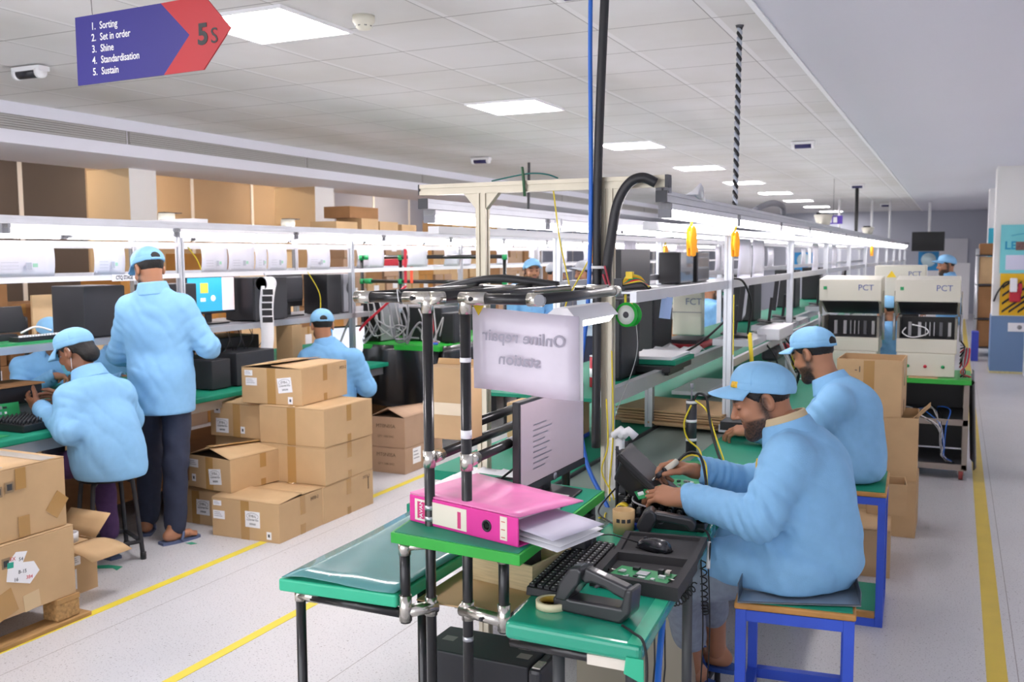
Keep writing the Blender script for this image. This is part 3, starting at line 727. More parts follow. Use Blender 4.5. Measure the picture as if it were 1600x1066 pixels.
# white cable spine and adaptors on the post
sp_ = thing('cable_spine', 'white plastic cable spine strapped to the right gantry post', 'cable spine', (-1.13, 3.34, .7))
w = MB()
w.prism([(-.03, -.02), (.03, -.02), (.03, .02), (-.03, .02)], .68, .98, TR(-1.125, 3.345, 0)); w.build('spine', WHT, sp_, bevel=.01)
for q in range(2): MB().tube([(-1.13+.025*q, 3.325, .985), (-1.10+.03*q, 3.32, 1.01), (-1.075+.03*q, 3.325, .985)], .016, 8).build('hook', WHT, sp_)
ad = thing('power_adaptor', 'stack of grey plugs and adaptors beside the white cable spine', 'adaptor', (-1.06, 3.25, .76))
for q, (z, h, m) in enumerate(((.90, .05, DKG), (.845, .045, GRY), (.80, .04, DKG), (.762, .035, BLK))):
    MB().b(-1.085+.004*q, -1.02+.004*q, 3.21, 3.28, z, z+h).build('plug', m, ad, bevel=.006)
for i, pts in enumerate(([(-1.05, 3.21, .93), (-1.0, 3.17, .87), (-.97, 3.12, .80), (-.95, 3.05, .77)], [(-1.04, 3.2, .86), (-1.07, 3.12, .82), (-1.09, 3.05, .77), (-1.0, 2.95, .765)], [(-1.03, 3.2, .80), (-1.0, 3.05, .79), (-.97, 2.97, .765), (-.93, 2.94, .764)], [(-1.06, 3.2, .84), (-1.0, 3.2, .83), (-.95, 3.0, .835), (-.87, 3.0, .815)])):
    cable('power_cord', pts, .003, CABLE if i < 3 else CABG, '', parent=ad)
for i, pts in enumerate(([(-1.16, 3.33, 1.12), (-1.15, 3.32, .95), (-1.17, 3.31, .85), (-1.12, 3.3, .76), (-1.11, 3.25, .70), (-1.08, 3.1, .755), (-1.05, 3.0, .762)], [(-1.14, 3.33, 1.3), (-1.13, 3.32, 1.0), (-1.14, 3.31, .80), (-1.1, 3.2, .72), (-1.07, 3.0, .765)])):
    cable('earth_wire', pts, .003, YEL, ['yellow wire snaking down the post beside the white spine', 'yellow wire falling from the shelf rail to the table edge'][i])
# shelf monitor
MN = thing('computer_monitor', 'flat monitor with dim lilac screen standing on the raised shelf', 'monitor', (-1.1, 2.62, .9315))
Mm = frame((-1.098, 2.66, .97), (.03, 1, 0), (0, 0, 1))   # local x along the screen, y up, z towards viewer side (+X)
DIM = mat('dim_screen', '#97878f', .25, var=.08, vscale=3, emit=.10, ecol='#a59aa6')
MB().b(-.24, .24, 0, .268, -.018, .004, Mm).build('case', BLK, MN, bevel=.003)
MB().b(-.23, .23, .022, .260, .004, .0055, Mm).build('screen', DIM, MN)
MB().b(-.24, .24, 0, .02, .004, .008, Mm).build('chin', BLKM, MN)
sc = MB()
for q in range(9): sc.b(-.15, -.15+.08+.05*((q*37) % 5)/4, .06+.016*q, .064+.016*q, .0055, .0058, Mm)
tag(sc.build('screen_text', mat('screen_text_grey', '#77727c', .4), MN), kind='stuff')
MB().lathe([(.012, 0), (.012, .001), (0, .001)], Mm @ TR(0, .010, .008), 16).build('badge', GRY, MN)
MB().b(-.03, .03, -.04, .10, -.045, -.018, Mm).build('neck', BLKM, MN, bevel=.005)
MB().prism([(-1.235, 2.53), (-.998, 2.475), (-1.012, 2.69), (-1.21, 2.735)], .932, .94).build('foot', BLK, MN, bevel=.003)
MB().prism([(-1.075, 2.51), (-1.01, 2.495), (-1.02, 2.60), (-1.085, 2.615)], .94, .9405).build('foot_label', mat('label_silver', '#c8c4bd', .4, var=.2, vscale=60), MN)
cable('monitor_lead', [(-1.13, 2.62, .98), (-1.2, 2.55, .95), (-1.3, 2.6, .936), (-1.33, 2.72, .936), (-1.22, 2.75, .936)], .004, CABLE, 'black lead curling on the raised shelf behind the monitor')
# carton wired to the rack
bx = thing('cardboard_carton', 'tall narrow carton wrapped in film between the two black uprights', 'carton', (-1.3, 2.4, 1.13))
MB().b(-1.375, -1.232, 2.36, 2.45, 1.13, 1.335).build('body', CARD, bx, bevel=.002)
MB().prism([(-1.375, 1.335), (-1.232, 1.335), (-1.235, 1.352), (-1.37, 1.352)], 2.445, 2.449, Matrix(((1, 0, 0, 0), (0, 0, 1, 0), (0, 1, 0, 0), (0, 0, 0, 1)))).build('flap', CARDIN, bx)
MB().b(-1.376, -1.231, 2.359, 2.3595, 1.20, 1.235).build('film_band', mat('film_shine', '#d9c6a4', .15, coat=.5), bx)
# pc tower under the tables
PC = thing('computer_tower', 'black computer tower standing on the floor under the repair tables', 'computer', (-1.27, 2.56, 0))
MB().b(-1.46, -1.10, 2.47, 2.66, .01, .45).build('case', BLKM, PC, bevel=.006)
MB().b(-1.10, -1.06, 2.468, 2.662, .008, .445).build('front_panel', mat('pc_front', '#303136', .35, coat=.2), PC, bevel=.012)
for q in range(8): MB().b(-1.061, -1.057, 2.485, 2.645, .05+.045*q, .06+.045*q).build('vent_slat', BLK, PC)
MB().b(-1.09, -1.065, 2.48, 2.53, .445, .449).build('chrome_badge', CHR, PC)
for q, (x, y) in enumerate(((-1.18, 2.58), (-1.16, 2.52), (-1.43, 2.55))): MB().b(x, x+.04, y, y+.035, .45, .4505).build('sticker', mat('sticker_grey', '#8d8682', .5), PC)
for x in (-1.42, -1.12): 
    for y in (2.49, 2.64): MB().tube([(x, y, 0), (x, y, .012)], .012, 8).build('rubber_foot', BLK, PC)
tag(MB().b(-1.22, -.80, 3.18, 3.35, 0, .66).build('beige_cabinet', mat('beige_panel', '#b9b09c', .6), bevel=.004), 'beige metal cabinet under the bench behind the black computer', 'cabinet')
# post wraps and hoses at the gantry
FO = thing('cable_conduit', 'thick black conduit pipe coming down from the ceiling past the gantry', 'conduit', (-1.19, 3.36, .9))
MB().tube(bez([(-1.160, 3.352, 2.83), (-1.180, 3.352, 2.55), (-1.204, 3.352, 1.93), (-1.206, 3.352, 1.4), (-1.208, 3.35, .93)], 40), [.0165]*41 if False else .0165, 12).build('straight_pipe', mat('conduit_black', '#29292c', .4), FO)
MB().tube(bez([(-.985, 3.355, 1.905), (-1.03, 3.34, 1.925), (-1.08, 3.335, 1.905), (-1.125, 3.34, 1.83), (-1.15, 3.342, 1.70), (-1.165, 3.343, 1.60), (-1.168, 3.343, 1.54)], 40), .0185, 12).build('curved_branch', mat('conduit_black'), FO)
MB().tube([(-1.19, 3.345, 1.60), (-1.19, 3.345, 1.61)], .034, 16).build('cable_tie', CABW, FO)
cable('wire_bundle', [(-1.165, 3.32, 1.61), (-1.145, 3.31, 1.55), (-1.13, 3.31, 1.50), (-1.15, 3.31, 1.53), (-1.17, 3.315, 1.58)], .004, mat('wire_red', '#b03a4a', .5), 'loop of red and white wires below the conduit tie')
cable('air_hose', [(-1.228, 3.345, 2.83), (-1.232, 3.345, 2.4), (-1.228, 3.345, 1.9), (-1.235, 3.34, 1.5), (-1.26, 3.33, 1.25), (-1.262, 3.3, 1.12), (-1.21, 3.25, .9), (-1.12, 3.2, .77), (-1.06, 3.16, .69)], .0085, BLUE, 'blue air hose running down beside the black conduit to the repair table', 'hose', 60)
cable('air_hose', [(-.70, 2.5, .70), (-.66, 2.3, .55), (-.63, 2.22, .4), (-.61, 2.2, .2), (-.6, 2.22, .01)], .0095, BLUE, 'blue hose hanging below the front table corner', 'hose', 30)
cable('drape_hose', [(-1.60, 2.84, 1.535), (-1.53, 2.84, 1.55), (-1.44, 2.84, 1.568), (-1.35, 2.84, 1.575), (-1.25, 2.85, 1.565), (-1.16, 2.86, 1.553)], .013, mat('conduit_black'), 'flat black hose draped over the rear pipes of the rack', 'hose')
cable('wrist_cord', [(-1.35, 2.2, ZT+.015), (-1.345, 2.18, ZT+.02), (-1.33, 2.162, ZT-.01)], .002, CABW, 'white tie hanging from the left end of the rack', 'tie')

# green solder reel hanging from the mid rail
RL = thing('solder_reel', 'green solder reel hung by yellow tape from the white mid rail', 'reel', (-1.12, 3.36, 1.38))
Mr = frame((-1.105, 3.42, 1.428), (.97, -.22, 0), (0, 0, 1))
MB().lathe([(.0, -.018), (.046, -.018), (.046, -.014), (.03, -.012), (.03, .012), (.046, .014), (.046, .018), (.0, .018)], Mr, 32).build('spool', mat('reel_green', '#25b83c', .35), RL)
MB().lathe([(.036, .0185), (.036, .0195), (.012, .0195)], Mr, 28).build('paper_label', mat('reel_label', '#cfd4cd', .5), RL)
MB().lathe([(.012, .019), (.012, .021), (.0, .021)], Mr, 16).build('hub_hole', DKG, RL)
for dx in (-.014, .012): MB().b(dx-.003, dx+.003, .0, .075, -.004, .004, Mr).build('yellow_strap', YEL, RL)
cable('solder_wire', [(-1.075, 3.42, 1.39), (-1.07, 3.42, 1.3), (-1.09, 3.4, 1.2), (-1.14, 3.37, 1.05), (-1.17, 3.33, .9)], .0014, CABG, 'thin solder wire trailing from the green reel')

# ---- stools and the boxes at the right
BLUEP = mat('blue_paint', '#3156cc', .4, var=.05); WOODE = mat('wood_edge', '#c08a46', .5, var=.15, vscale=14)
def stool(label, x0, x1, y0, y1, h, rz, low, brace=True):
    cx, cy, w, d = (x0+x1)/2, (y0+y1)/2, x1-x0, y1-y0
    t = thing('stool', label, 'stool', (cx, cy, 0), rz)
    MB().b(-w/2-.004, w/2+.004, -d/2-.004, d/2+.004, h-.025, h-.004).build('seat_edge', WOODE, t, local=True, bevel=.006)
    MB().b(-w/2+.006, w/2-.006, -d/2+.006, d/2-.006, h-.004, h).build('seat_top', GRN, t, local=True)
    q = .032
    for sx in (-1, 1):
        for sy in (-1, 1):
            a = sx*(w/2-q/2); b_ = sy*(d/2-q/2)
            MB().b(a-q/2, a+q/2, b_-q/2, b_+q/2, 0, h-.025).build('leg', BLUEP, t, local=True, bevel=.002)
    for sy in (-1, 1):
        b_ = sy*(d/2-q/2)
        MB().b(-w/2+q, w/2-q, b_-q/2, b_+q/2, h-.06, h-.026).build('top_rail', BLUEP, t, local=True)
        MB().b(-w/2+q, w/2-q, b_-q/2, b_+q/2, low, low+.035).build('bottom_rail', BLUEP, t, local=True)
    for sx in (-1, 1):
        a = sx*(w/2-q/2)
        MB().b(a-q/2, a+q/2, -d/2+q, d/2-q, h-.06, h-.026).build('side_rail', BLUEP, t, local=True)
        MB().b(a-q/2, a+q/2, -d/2+q, d/2-q, low, low+.035).build('side_rail', BLUEP, t, local=True)
    return t, w, d
stool('blue framed stool with a green top under the near worker', -.605, -.262, 2.87, 3.37, .6, math.radians(6), .16)
t_, w_, d_ = stool('blue framed stool with a green lower board under the farther worker', -.635, -.255, 4.40, 4.86, .61, math.radians(2), .0)
MB().b(-w_/2+.04, w_/2-.035, -d_/2+.035, d_/2-.035, .05, .06).build('lower_board', GRN, t_, local=True)
MB().b(-w_/2+.04, w_/2-.035, -d_/2+.01, -d_/2+.034, .035, .06).build('lower_board_edge', WOODE, t_, local=True)
# folded metal panel used as seat plate
mt = thing('metal_panel', 'folded grey metal panel on the near stool under the sitting worker', 'metal panel', (-.40, 3.05, .602))
SM = mat('zinc_sheet', '#a9b3bd', .35, .55, var=.05)
pp = [(-.565, 2.83), (-.225, 2.945), (-.285, 3.27), (-.59, 3.17)]
MB().prism(pp, .603, .606).build('plate', SM, mt)
def wallp(a, b_, h, nm):
    d = (Vector((*b_, 0))-Vector((*a, 0))).normalized(); n = Vector((-d.y, d.x, 0))*.002
    MB().prism([(a[0], a[1]), (b_[0], b_[1]), (b_[0]+n.x, b_[1]+n.y), (a[0]+n.x, a[1]+n.y)], .603, .603+h).build(nm, mat('zinc_dark', '#5f6670', .4, .5), mt)
wallp(pp[1], pp[2], .045, 'folded_side'); wallp(pp[0], pp[3], .06, 'folded_side'); wallp(pp[0], pp[1], .006, 'front_lip')
fp = thing('foot_pedal_box', 'flat black box hanging by cords below the front table', 'box', (-.72, 2.5, .2))
MB().b(-.76, -.66, 2.50, 2.54, .14, .34).build('case', BLK, fp, bevel=.004)
for x in (-.745, -.715): MB().tube([(x, 2.52, .34), (x+.01, 2.53, .5), (x-.0, 2.55, .71)], .0025, 6).build('cord', CABLE, fp)
def coil(name, p, q, r, turns, label):
    P, Q = Vector(p), Vector(q); d = Q-P; a = d.normalized(); u = a.orthogonal().normalized(); w = a.cross(u)
    pts = [P+d*(i/(turns*10))+(u*math.cos(i*2*PI/10)+w*math.sin(i*2*PI/10))*r-Vector((0, 0, .03*math.sin(PI*i/(turns*10)))) for i in range(turns*10+1)]
    return tag(MB().tube(pts, .0022, 5).build(name, CABLE), label, 'cord')
coil('coiled_cord', (-.74, 2.60, .67), (-.675, 2.74, .67), .011, 11, 'coiled black cord slung between the table legs')
coil('coiled_cord', (-.675, 2.84, .72), (-.665, 2.84, .55), .010, 10, 'coiled black cord hanging straight behind the dark table leg')
for x, y in ((-.688, 2.86), (-.676, 2.90)): cable('hanging_lead', [(x, y, .735), (x+.01, y, .5), (x, y+.02, .3), (x-.005, y, .16)], .0022, CABLE, 'thin black lead with a bright tip beside the near worker leg%s' % ('' if x < -.68 else ', the longer one'))
# ================================================================ PEOPLE (signed distance fields meshed with surface nets)
V3 = lambda *a: np.array(a, float)
def nrm(v): v = np.asarray(v, float); return v/np.linalg.norm(v)
def smin(a, b, k):
    if k <= 0: return np.minimum(a, b)
    h = np.clip(.5+.5*(b-a)/k, 0, 1); return b*(1-h)+a*h-k*h*(1-h)
def smax(a, b, k): return -smin(-a, -b, k)
def cone(P, a, b, ra, rb):
    a, b = np.asarray(a, np.float32), np.asarray(b, np.float32); d = b-a; L = float(d@d)+1e-12
    t = np.clip(((P-a)@d)/L, 0, 1)
    return np.linalg.norm(P-a-t[..., None]*d, axis=-1)-(ra+t*(rb-ra))
def ell(P, c, r, R=None):
    q = P-np.asarray(c, np.float32)
    if R is not None: q = q@np.asarray(R, np.float32)     # columns of R = axes
    r = np.asarray(r, np.float32)
    k0 = np.linalg.norm(q/r, axis=-1); k1 = np.linalg.norm(q/(r*r), axis=-1)+1e-9
    return k0*(k0-1)/k1
def surfnet(fn, lo, hi, h):
    lo = np.asarray(lo, float); n = np.ceil((np.asarray(hi)-lo)/h).astype(int)+1
    ax = [lo[i]+h*np.arange(n[i]) for i in range(3)]
    P = np.stack(np.meshgrid(*ax, indexing='ij'), -1).astype(np.float32)
    F = fn(P)
    F[0] = F[-1] = 1; F[:, 0] = F[:, -1] = 1; F[:, :, 0] = F[:, :, -1] = 1
    S_ = F < 0
    nx, ny, nz = n-1
    acc = np.zeros((nx, ny, nz, 3), np.float32); cnt = np.zeros((nx, ny, nz), np.float32)
    for axis in range(3):
        sl0 = [slice(None)]*3; sl1 = [slice(None)]*3; sl0[axis] = slice(0, -1); sl1[axis] = slice(1, None)
        f0, f1 = F[tuple(sl0)], F[tuple(sl1)]; cr = (f0 < 0) != (f1 < 0)
        t = np.where(cr, f0/np.where(cr, f0-f1, 1), 0)
        base = np.stack(np.meshgrid(*[np.arange(s) for s in f0.shape], indexing='ij'), -1).astype(np.float32)
        base[..., axis] += t
        o = [i for i in range(3) if i != axis]
        for da in (0, 1):
            for db in (0, 1):
                src = [slice(None)]*3
                src[o[0]] = slice(da, n[o[0]]-1+da); src[o[1]] = slice(db, n[o[1]]-1+db)
                c = cr[tuple(src)]
                acc += np.where(c[..., None], base[tuple(src)], 0); cnt += c
    act = cnt > 0
    idx = -np.ones((nx, ny, nz), int); idx[act] = np.arange(act.sum())
    verts = acc[act]/cnt[act][:, None]*h+lo
    quads = []
    for axis in range(3):
        sl0 = [slice(None)]*3; sl1 = [slice(None)]*3; sl0[axis] = slice(0, -1); sl1[axis] = slice(1, None)
        s0, s1 = S_[tuple(sl0)], S_[tuple(sl1)]
        w = np.argwhere(s0 != s1); inside = s0[tuple(w.T)]
        o1, o2 = (axis+1) % 3, (axis+2) % 3
        ok = (w[:, o1] > 0) & (w[:, o2] > 0) & (w[:, o1] < n[o1]-1) & (w[:, o2] < n[o2]-1)
        w, inside = w[ok], inside[ok]
        c = []
        for d1, d2 in ((-1, -1), (0, -1), (0, 0), (-1, 0)):
            q = w.copy(); q[:, o1] += d1; q[:, o2] += d2; c.append(idx[tuple(q.T)])
        c = np.stack(c, 1); c[~inside] = c[~inside][:, ::-1]; quads.append(c)
    return verts, np.concatenate(quads)
def mesh_np(name, parts, mats, parent, cols=None):
    """parts: list of (verts, quads, colours or None) joined into one mesh object"""
    V = np.concatenate([p[0] for p in parts]); off = np.cumsum([0]+[len(p[0]) for p in parts])
    Q = np.concatenate([p[1]+off[i] for i, p in enumerate(parts)])
    q = parent
    while q.parent: q = q.parent
    V = V-np.array(q.location)
    me = bpy.data.meshes.new(name)
    me.vertices.add(len(V)); me.vertices.foreach_set('co', V.astype(np.float32).ravel())
    me.loops.add(Q.size); me.loops.foreach_set('vertex_index', Q.ravel().astype(np.int32))
    me.polygons.add(len(Q)); me.polygons.foreach_set('loop_start', np.arange(0, Q.size, 4, dtype=np.int32))
    me.update(calc_edges=True); me.validate()
    me.polygons.foreach_set('use_smooth', [True]*len(me.polygons))
    for m in (mats if isinstance(mats, list) else [mats]): me.materials.append(m)
    if parts[0][2] is not None:
        C = np.concatenate([p[2] for p in parts]); a = me.color_attributes.new('Col', 'FLOAT_COLOR', 'POINT')
        a.data.foreach_set('color', np.concatenate([C, np.ones((len(C), 1))], 1).astype(np.float32).ravel())
    o = bpy.data.objects.new(name, me); COL.objects.link(o); o.parent = parent
    return o
def wob(P, f, s=0.):
    """cheap cloth wrinkle field"""
    x, y, z = P[..., 0]*f, P[..., 1]*f, P[..., 2]*f
    return np.sin(x*1.3+1.7*np.sin(y*.9+s)+z*.6)*np.sin(z*1.1+1.3*np.sin(x*.8+2*s)+y*.5)
SKINM = mat('skin', '#8a5a41', .5, vcol=True)
SKIN = np.array(lin('#b07b5c')); LIPC = np.array(lin('#7c4a42')); HAIRC = np.array(lin('#17130f')); NAILC = np.array(lin('#b98a75')); WHITEC = np.array(lin('#e6e0d8'))
HAIRM = mat('hair_black', '#14110f', .55, bump=.3, bscale=220)
SMOCK = mat('smock_blue', '#84b9e2', .75, var=.03, vscale=30, bump=.10, bscale=260)
CAPM = mat('cap_blue', '#87bde4', .75, var=.03, vscale=30, bump=.08, bscale=260)
SMOCKD = mat('smock_blue_deep', '#78b0de', .75, var=.03, vscale=30, bump=.10, bscale=260)
HS = 1.
def Rframe(f, u=(0, 0, 1)):
    f = nrm(f); r = nrm(np.cross(f, u)); return np.stack([r, f, np.cross(r, f)], 1)    # columns right, forward, up
def mixc(C, m, col): return C*(1-m[:, None])+col*m[:, None]
def sst(x, a, b): t = np.clip((x-a)/(b-a), 0, 1); return t*t*(3-2*t)

def head_parts(c, f, u, neck, h=.004, beard=1., skin=SKIN, female=False):
    """head at c looking along f, neck base point in world; returns mesh part with colours"""
    R = Rframe(f, u); c = np.asarray(c, float); nb = ((np.asarray(neck)-c)@R)/HS
    def fn(P):
        d = ell(P, (0, -.012, .035), (.074, .093, .088))
        d = smin(d, ell(P, (0, .028, -.03), (.060, .062, .088)), .03)
        d = smin(d, cone(P, (-.046, .01, -.06), (0, .068, -.098), .020, .024), .02); d = smin(d, cone(P, (.046, .01, -.06), (0, .068, -.098), .020, .024), .02)
        d = smin(d, cone(P, (-.033, .080, .028), (.033, .080, .028), .010, .010), .016)
        for s in (-1, 1):
            d = smin(d, ell(P, (s*.036, .066, -.022), (.020, .018, .018)), .018)
            d = smax(d, -(ell(P, (s*.031, .094, .010), (.016, .013, .011))), .010)
            d = smin(d, ell(P, (s*.031, .077, .009), (.0135, .0115, .0115)), .003)
        d = smin(d, cone(P, (0, .088, .014), (0, .108, -.022), .0065, .0105), .010)
        for s in (-1, 1): d = smin(d, ell(P, (s*.011, .095, -.026), (.009, .011, .008)), .006)
        d = smin(d, cone(P, (-.018, .083, -.052), (.018, .083, -.052), .006, .006), .007); d = smin(d, cone(P, (-.014, .083, -.064), (.014, .083, -.064), .0068, .0068), .006)
        d = smax(d, -cone(P, (-.022, .096, -.0575), (.022, .096, -.0575), .0022, .0022), .003)
        for s in (-1, 1):
            e = ell(P, (s*.077, -.016, -.002), (.011, .021, .033)); e = smax(e, -ell(P, (s*.088, -.010, .0), (.010, .012, .02)), .006)
            d = smin(d, e, .006)
        d = smin(d, cone(P, (0, -.030, -.04), nb, .052 if not female else .046, .058 if not female else .05), .03)
        return d
    lo = np.minimum((-.11, -.13, -.14), nb-.075); hi = np.maximum((.11, .14, .14), nb+.075)
    v, q = surfnet(fn, lo, hi, h)
    x, y, z = v.T; C = np.tile(skin, (len(v), 1))
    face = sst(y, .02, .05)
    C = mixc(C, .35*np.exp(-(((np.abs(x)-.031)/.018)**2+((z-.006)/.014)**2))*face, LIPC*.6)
    lip = np.exp(-((x/.021)**4+((z+.058)/.0115)**4))*sst(y, .074, .084)
    C = mixc(C, np.clip(lip*1.1, 0, 1)*.8, LIPC)
    brow = np.exp(-(((np.abs(x)-.034)/.019)**4+((z-.030-.004*np.cos((np.abs(x)-.034)*60))/.0055)**4))*sst(y, .05, .07)
    C = mixc(C, np.clip(brow*1.2, 0, 1)*.92, HAIRC)
    lash = np.exp(-(((np.abs(x)-.031)/.015)**4+((z-.004)/.0032)**4))*sst(y, .07, .08)
    C = mixc(C, np.clip(lash*1.2, 0, 1)*.9, HAIRC*1.2)
    if beard:
        jaw = sst(-z, .040, .052)*sst(y, -.006, .008)
        cheek = 1-np.exp(-(((np.abs(x)-.0)/.036)**4+((z+.03)/.028)**4))*sst(y, .05, .07)
        side = np.exp(-((y-.002)/.018)**2)*sst(np.abs(x), .05, .06)*sst(.04-z, 0, .02)
        mous = np.exp(-((x/.027)**4+((z+.043)/.007)**4))*sst(y, .07, .08)
        bm = np.clip(np.maximum(np.maximum(jaw*cheek, side), mous), 0, 1)*(1-np.clip(lip*1.3, 0, 1))*(1-sst(-z, .125, .14))
        n = .5+.5*wob(v, 400)
        C = mixc(C, np.clip(bm*(.78+.22*n)*beard, 0, 1), HAIRC*1.3)
    # nape and sides of the hair shade under the cap
    return (v*HS@R.T+c, q, C), R

def hair_part(c, R, back=.0, long=False, h=.005):
    def fn(P):
        d = ell(P, (0, -.016, .037), (.079, .097, .090))
        cut = np.maximum(P[..., 1]-.030-.9*np.clip(P[..., 2]-.02, -.05, .05), -(P[..., 2]+.008-.42*np.clip(P[..., 1]+.02, -.1, .02)))
        d = smax(d, cut, .008)
        ear = ell(P, (.085, -.012, -.006), (.03, .026, .034)); ear2 = ell(P, (-.085, -.012, -.006), (.03, .026, .034))
        d = smax(d, -np.minimum(ear, ear2), .006)
        if long: d = smin(d, ell(P, (0, -.085, -.035), (.055, .045, .05)), .03)
        return d+.0012*wob(P, 240)
    v, q = surfnet(fn, (-.1, -.16, -.11), (.1, .08, .14), h)
    return (v*HS@R.T+np.asarray(c), q, None)

def cap_build(person, c, R, h=.004, opening=False, badge=True, droop=.0, m=None, boff=0.):
    m = m or CAPM
    c = np.asarray(c, float); R = R*HS
    def fn(P):
        d = ell(P, (0, -.010, .048), (.089, .108, .083))
        d = smin(d, ell(P, (0, .03, .075), (.07, .065, .05)), .03)
        d = smax(d, -(P[..., 2]-(.034+.10*(P[..., 1]))), .004)
        ang = np.arctan2(P[..., 0], P[..., 1]+.01)
        d = d+.0022*np.exp(-(np.abs(np.sin(ang*3))/.05)**2)*(P[..., 2] > .06)+.0014*wob(P, 45)
        band = np.exp(-((P[..., 2]-(.062+.10*P[..., 1]))/.0025)**2)*.0016
        return d+band
    v, q = surfnet(fn, (-.12, -.15, .0), (.12, .14, .16), h)
    o = mesh_np('cap', [(v@R.T+c, q, None)], m, person)
    G = []
    for i in range(9):
        t = i/8; row = []
        for j in range(21):
            s = -1+2*j/20; a = s*1.15
            bx, by = .086*math.sin(a), .094*math.cos(a)
            ex = .086*max(0, math.cos(a*1.12))**.8
            px = bx*(1+.06*t); py = by+ex*t
            pz = .042+.10*by-.010*t-.5*abs(px)**1.5*t-(.010+droop)*t*t
            row.append(R@np.array([px, py-.002, pz])+c)
        G.append(row)
    b_ = MB().sheet([[tuple(p) for p in r_] for r_ in G], .0045)
    b_.build('cap_brim', m, o)
    MB().lathe([(.009, -.004), (.008, .003), (0, .005)], Matrix.Translation(Vector(c+R@np.array([0, -.004, .130]))) @ Matrix(R.tolist()).to_4x4(), 12).build('cap_button', m, o)
    if badge:
        N = 5; G = [[tuple(R@np.array([.0915*math.sin(boff+.2*(j-2)/2)*(1-.10*(i/4)**2), -.006+(.110-.016*(i/4)**1.5)*math.cos(boff+.2*(j-2)/2), .052+.040*i/4])+c) for j in range(5)] for i in range(5)]
        MB().sheet(G, .003).build('cap_badge', mat('badge_yellow', '#e8b62c', .5, var=.2, vscale=90), o)
    if opening:
        def f2(P):
            d = ell(P, (0, -.108, .046), (.030, .014, .026)); return smax(d, -(P[..., 2]-.034), .002)
        v, q = surfnet(f2, (-.05, -.14, .01), (.05, -.08, .09), .003)
        mesh_np('cap_opening', [(v@R.T+c, q, None)], HAIRM, o)
        G = [[tuple(R@np.array([.034*math.sin(a_)*1.0, -.104-.016*math.cos(a_*.9), .024+.011*i])+c) for a_ in np.linspace(-1.1, 1.1, 9)] for i in range(2)]
        MB().sheet(G, .003).build('cap_strap', m, o)
    return o

def hand_part(w, fdir, back, side, curls, h=.0028, thumb=(.55, .6, -.35), spread=.1, size=1., skin=SKIN, tcurl=.5):
    """w wrist, fdir towards the fingers, back = dorsal normal, side +1: thumb on local +y"""
    x = nrm(fdir); z = nrm(np.asarray(back)-x*np.dot(back, x)); y = np.cross(z, x); R = np.stack([x, y*side, z], 1)
    K = [(.086, .030), (.092, .010), (.087, -.011), (.078, -.030)]; Ls = [(.042, .026, .022), (.046, .029, .023), (.042, .027, .022), (.033, .021, .019)]
    rs = (.0092, .0095, .009, .008)
    prims = []; tips = []
    for i, (kx, ky) in enumerate(K):
        p = V3(kx, ky, 0); a = 0.; sp = spread*(1.5-i)/1.5*.6
        for j, L in enumerate(Ls[i]):
            a += curls[i]*(1., 1.25, .8)[j]
            d = V3(math.cos(a)*math.cos(sp), math.cos(a)*math.sin(sp), -math.sin(a)); e = p+d*L
            prims.append((p, e, rs[i]*(1.05-.08*j), rs[i]*(.98-.1*j), .0035)); p = e
        tips.append((p, d))
    tb = V3(.028, .028, -.006); t1 = tb+nrm(thumb)*.045; td = nrm(nrm(thumb)+V3(tcurl, -.25*tcurl, -.15*tcurl)); t2 = t1+td*.033; td2 = nrm(td+V3(.3*tcurl, -.5*tcurl, -.2)); t3 = t2+td2*.026
    def fn(P):
        d = np.full(P.shape[:-1], 9., np.float32)
        for i, (kx, ky) in enumerate(K): d = smin(d, cone(P, (.008, ky*.55, -.002), (kx, ky, 0), .0165, .0115), .014)
        d = smin(d, ell(P, (.045, -.004, -.008), (.045, .036, .014)), .012)
        d = smin(d, cone(P, (-.05, 0, 0), (.01, 0, -.001), .0255, .024), .016)
        d = smin(d, cone(P, (.012, .012, -.006), tb, .018, .016), .012)
        for i in range(4):
            e = np.full(P.shape[:-1], 9., np.float32)
            for (p, q_, ra, rb, k) in prims[i*3:i*3+3]: e = smin(e, cone(P, p, q_, ra, rb), .004)
            d = smin(d, e, .0045)
        t = smin(cone(P, tb, t1, .0155, .0115), cone(P, t1, t2, .0112, .0102), .005); t = smin(t, cone(P, t2, t3, .0102, .0078), .004)
        return smin(d, t, .007)
    A = np.array([p for pr in prims for p in pr[:2]]+[t1, t2, t3, V3(-.05, 0, 0)])
    v, q = surfnet(fn, A.min(0)-.035, A.max(0)+.035, h)
    C = np.tile(skin, (len(v), 1))
    for p, d in tips:
        C = mixc(C, np.exp(-np.sum(((v-p-V3(0, 0, .006))/.007)**2, 1))*.6, NAILC)
    v = (v*size)@R.T+np.asarray(w)
    return (v, q if side > 0 else q[:, ::-1], C)

def limb(pts, h=.008, skin=SKIN, k=.02):
    """pts: [(p, r), ...] tapering chain"""
    A = np.array([p for p, r in pts]); r_ = max(r for p, r in pts)+.02
    def fn(P):
        d = np.full(P.shape[:-1], 9., np.float32)
        for (a, ra), (b_, rb) in zip(pts[:-1], pts[1:]): d = smin(d, cone(P, a, b_, ra, rb), k)
        return d
    v, q = surfnet(fn, A.min(0)-r_, A.max(0)+r_, h)
    return (v, q, np.tile(skin, (len(v), 1)))

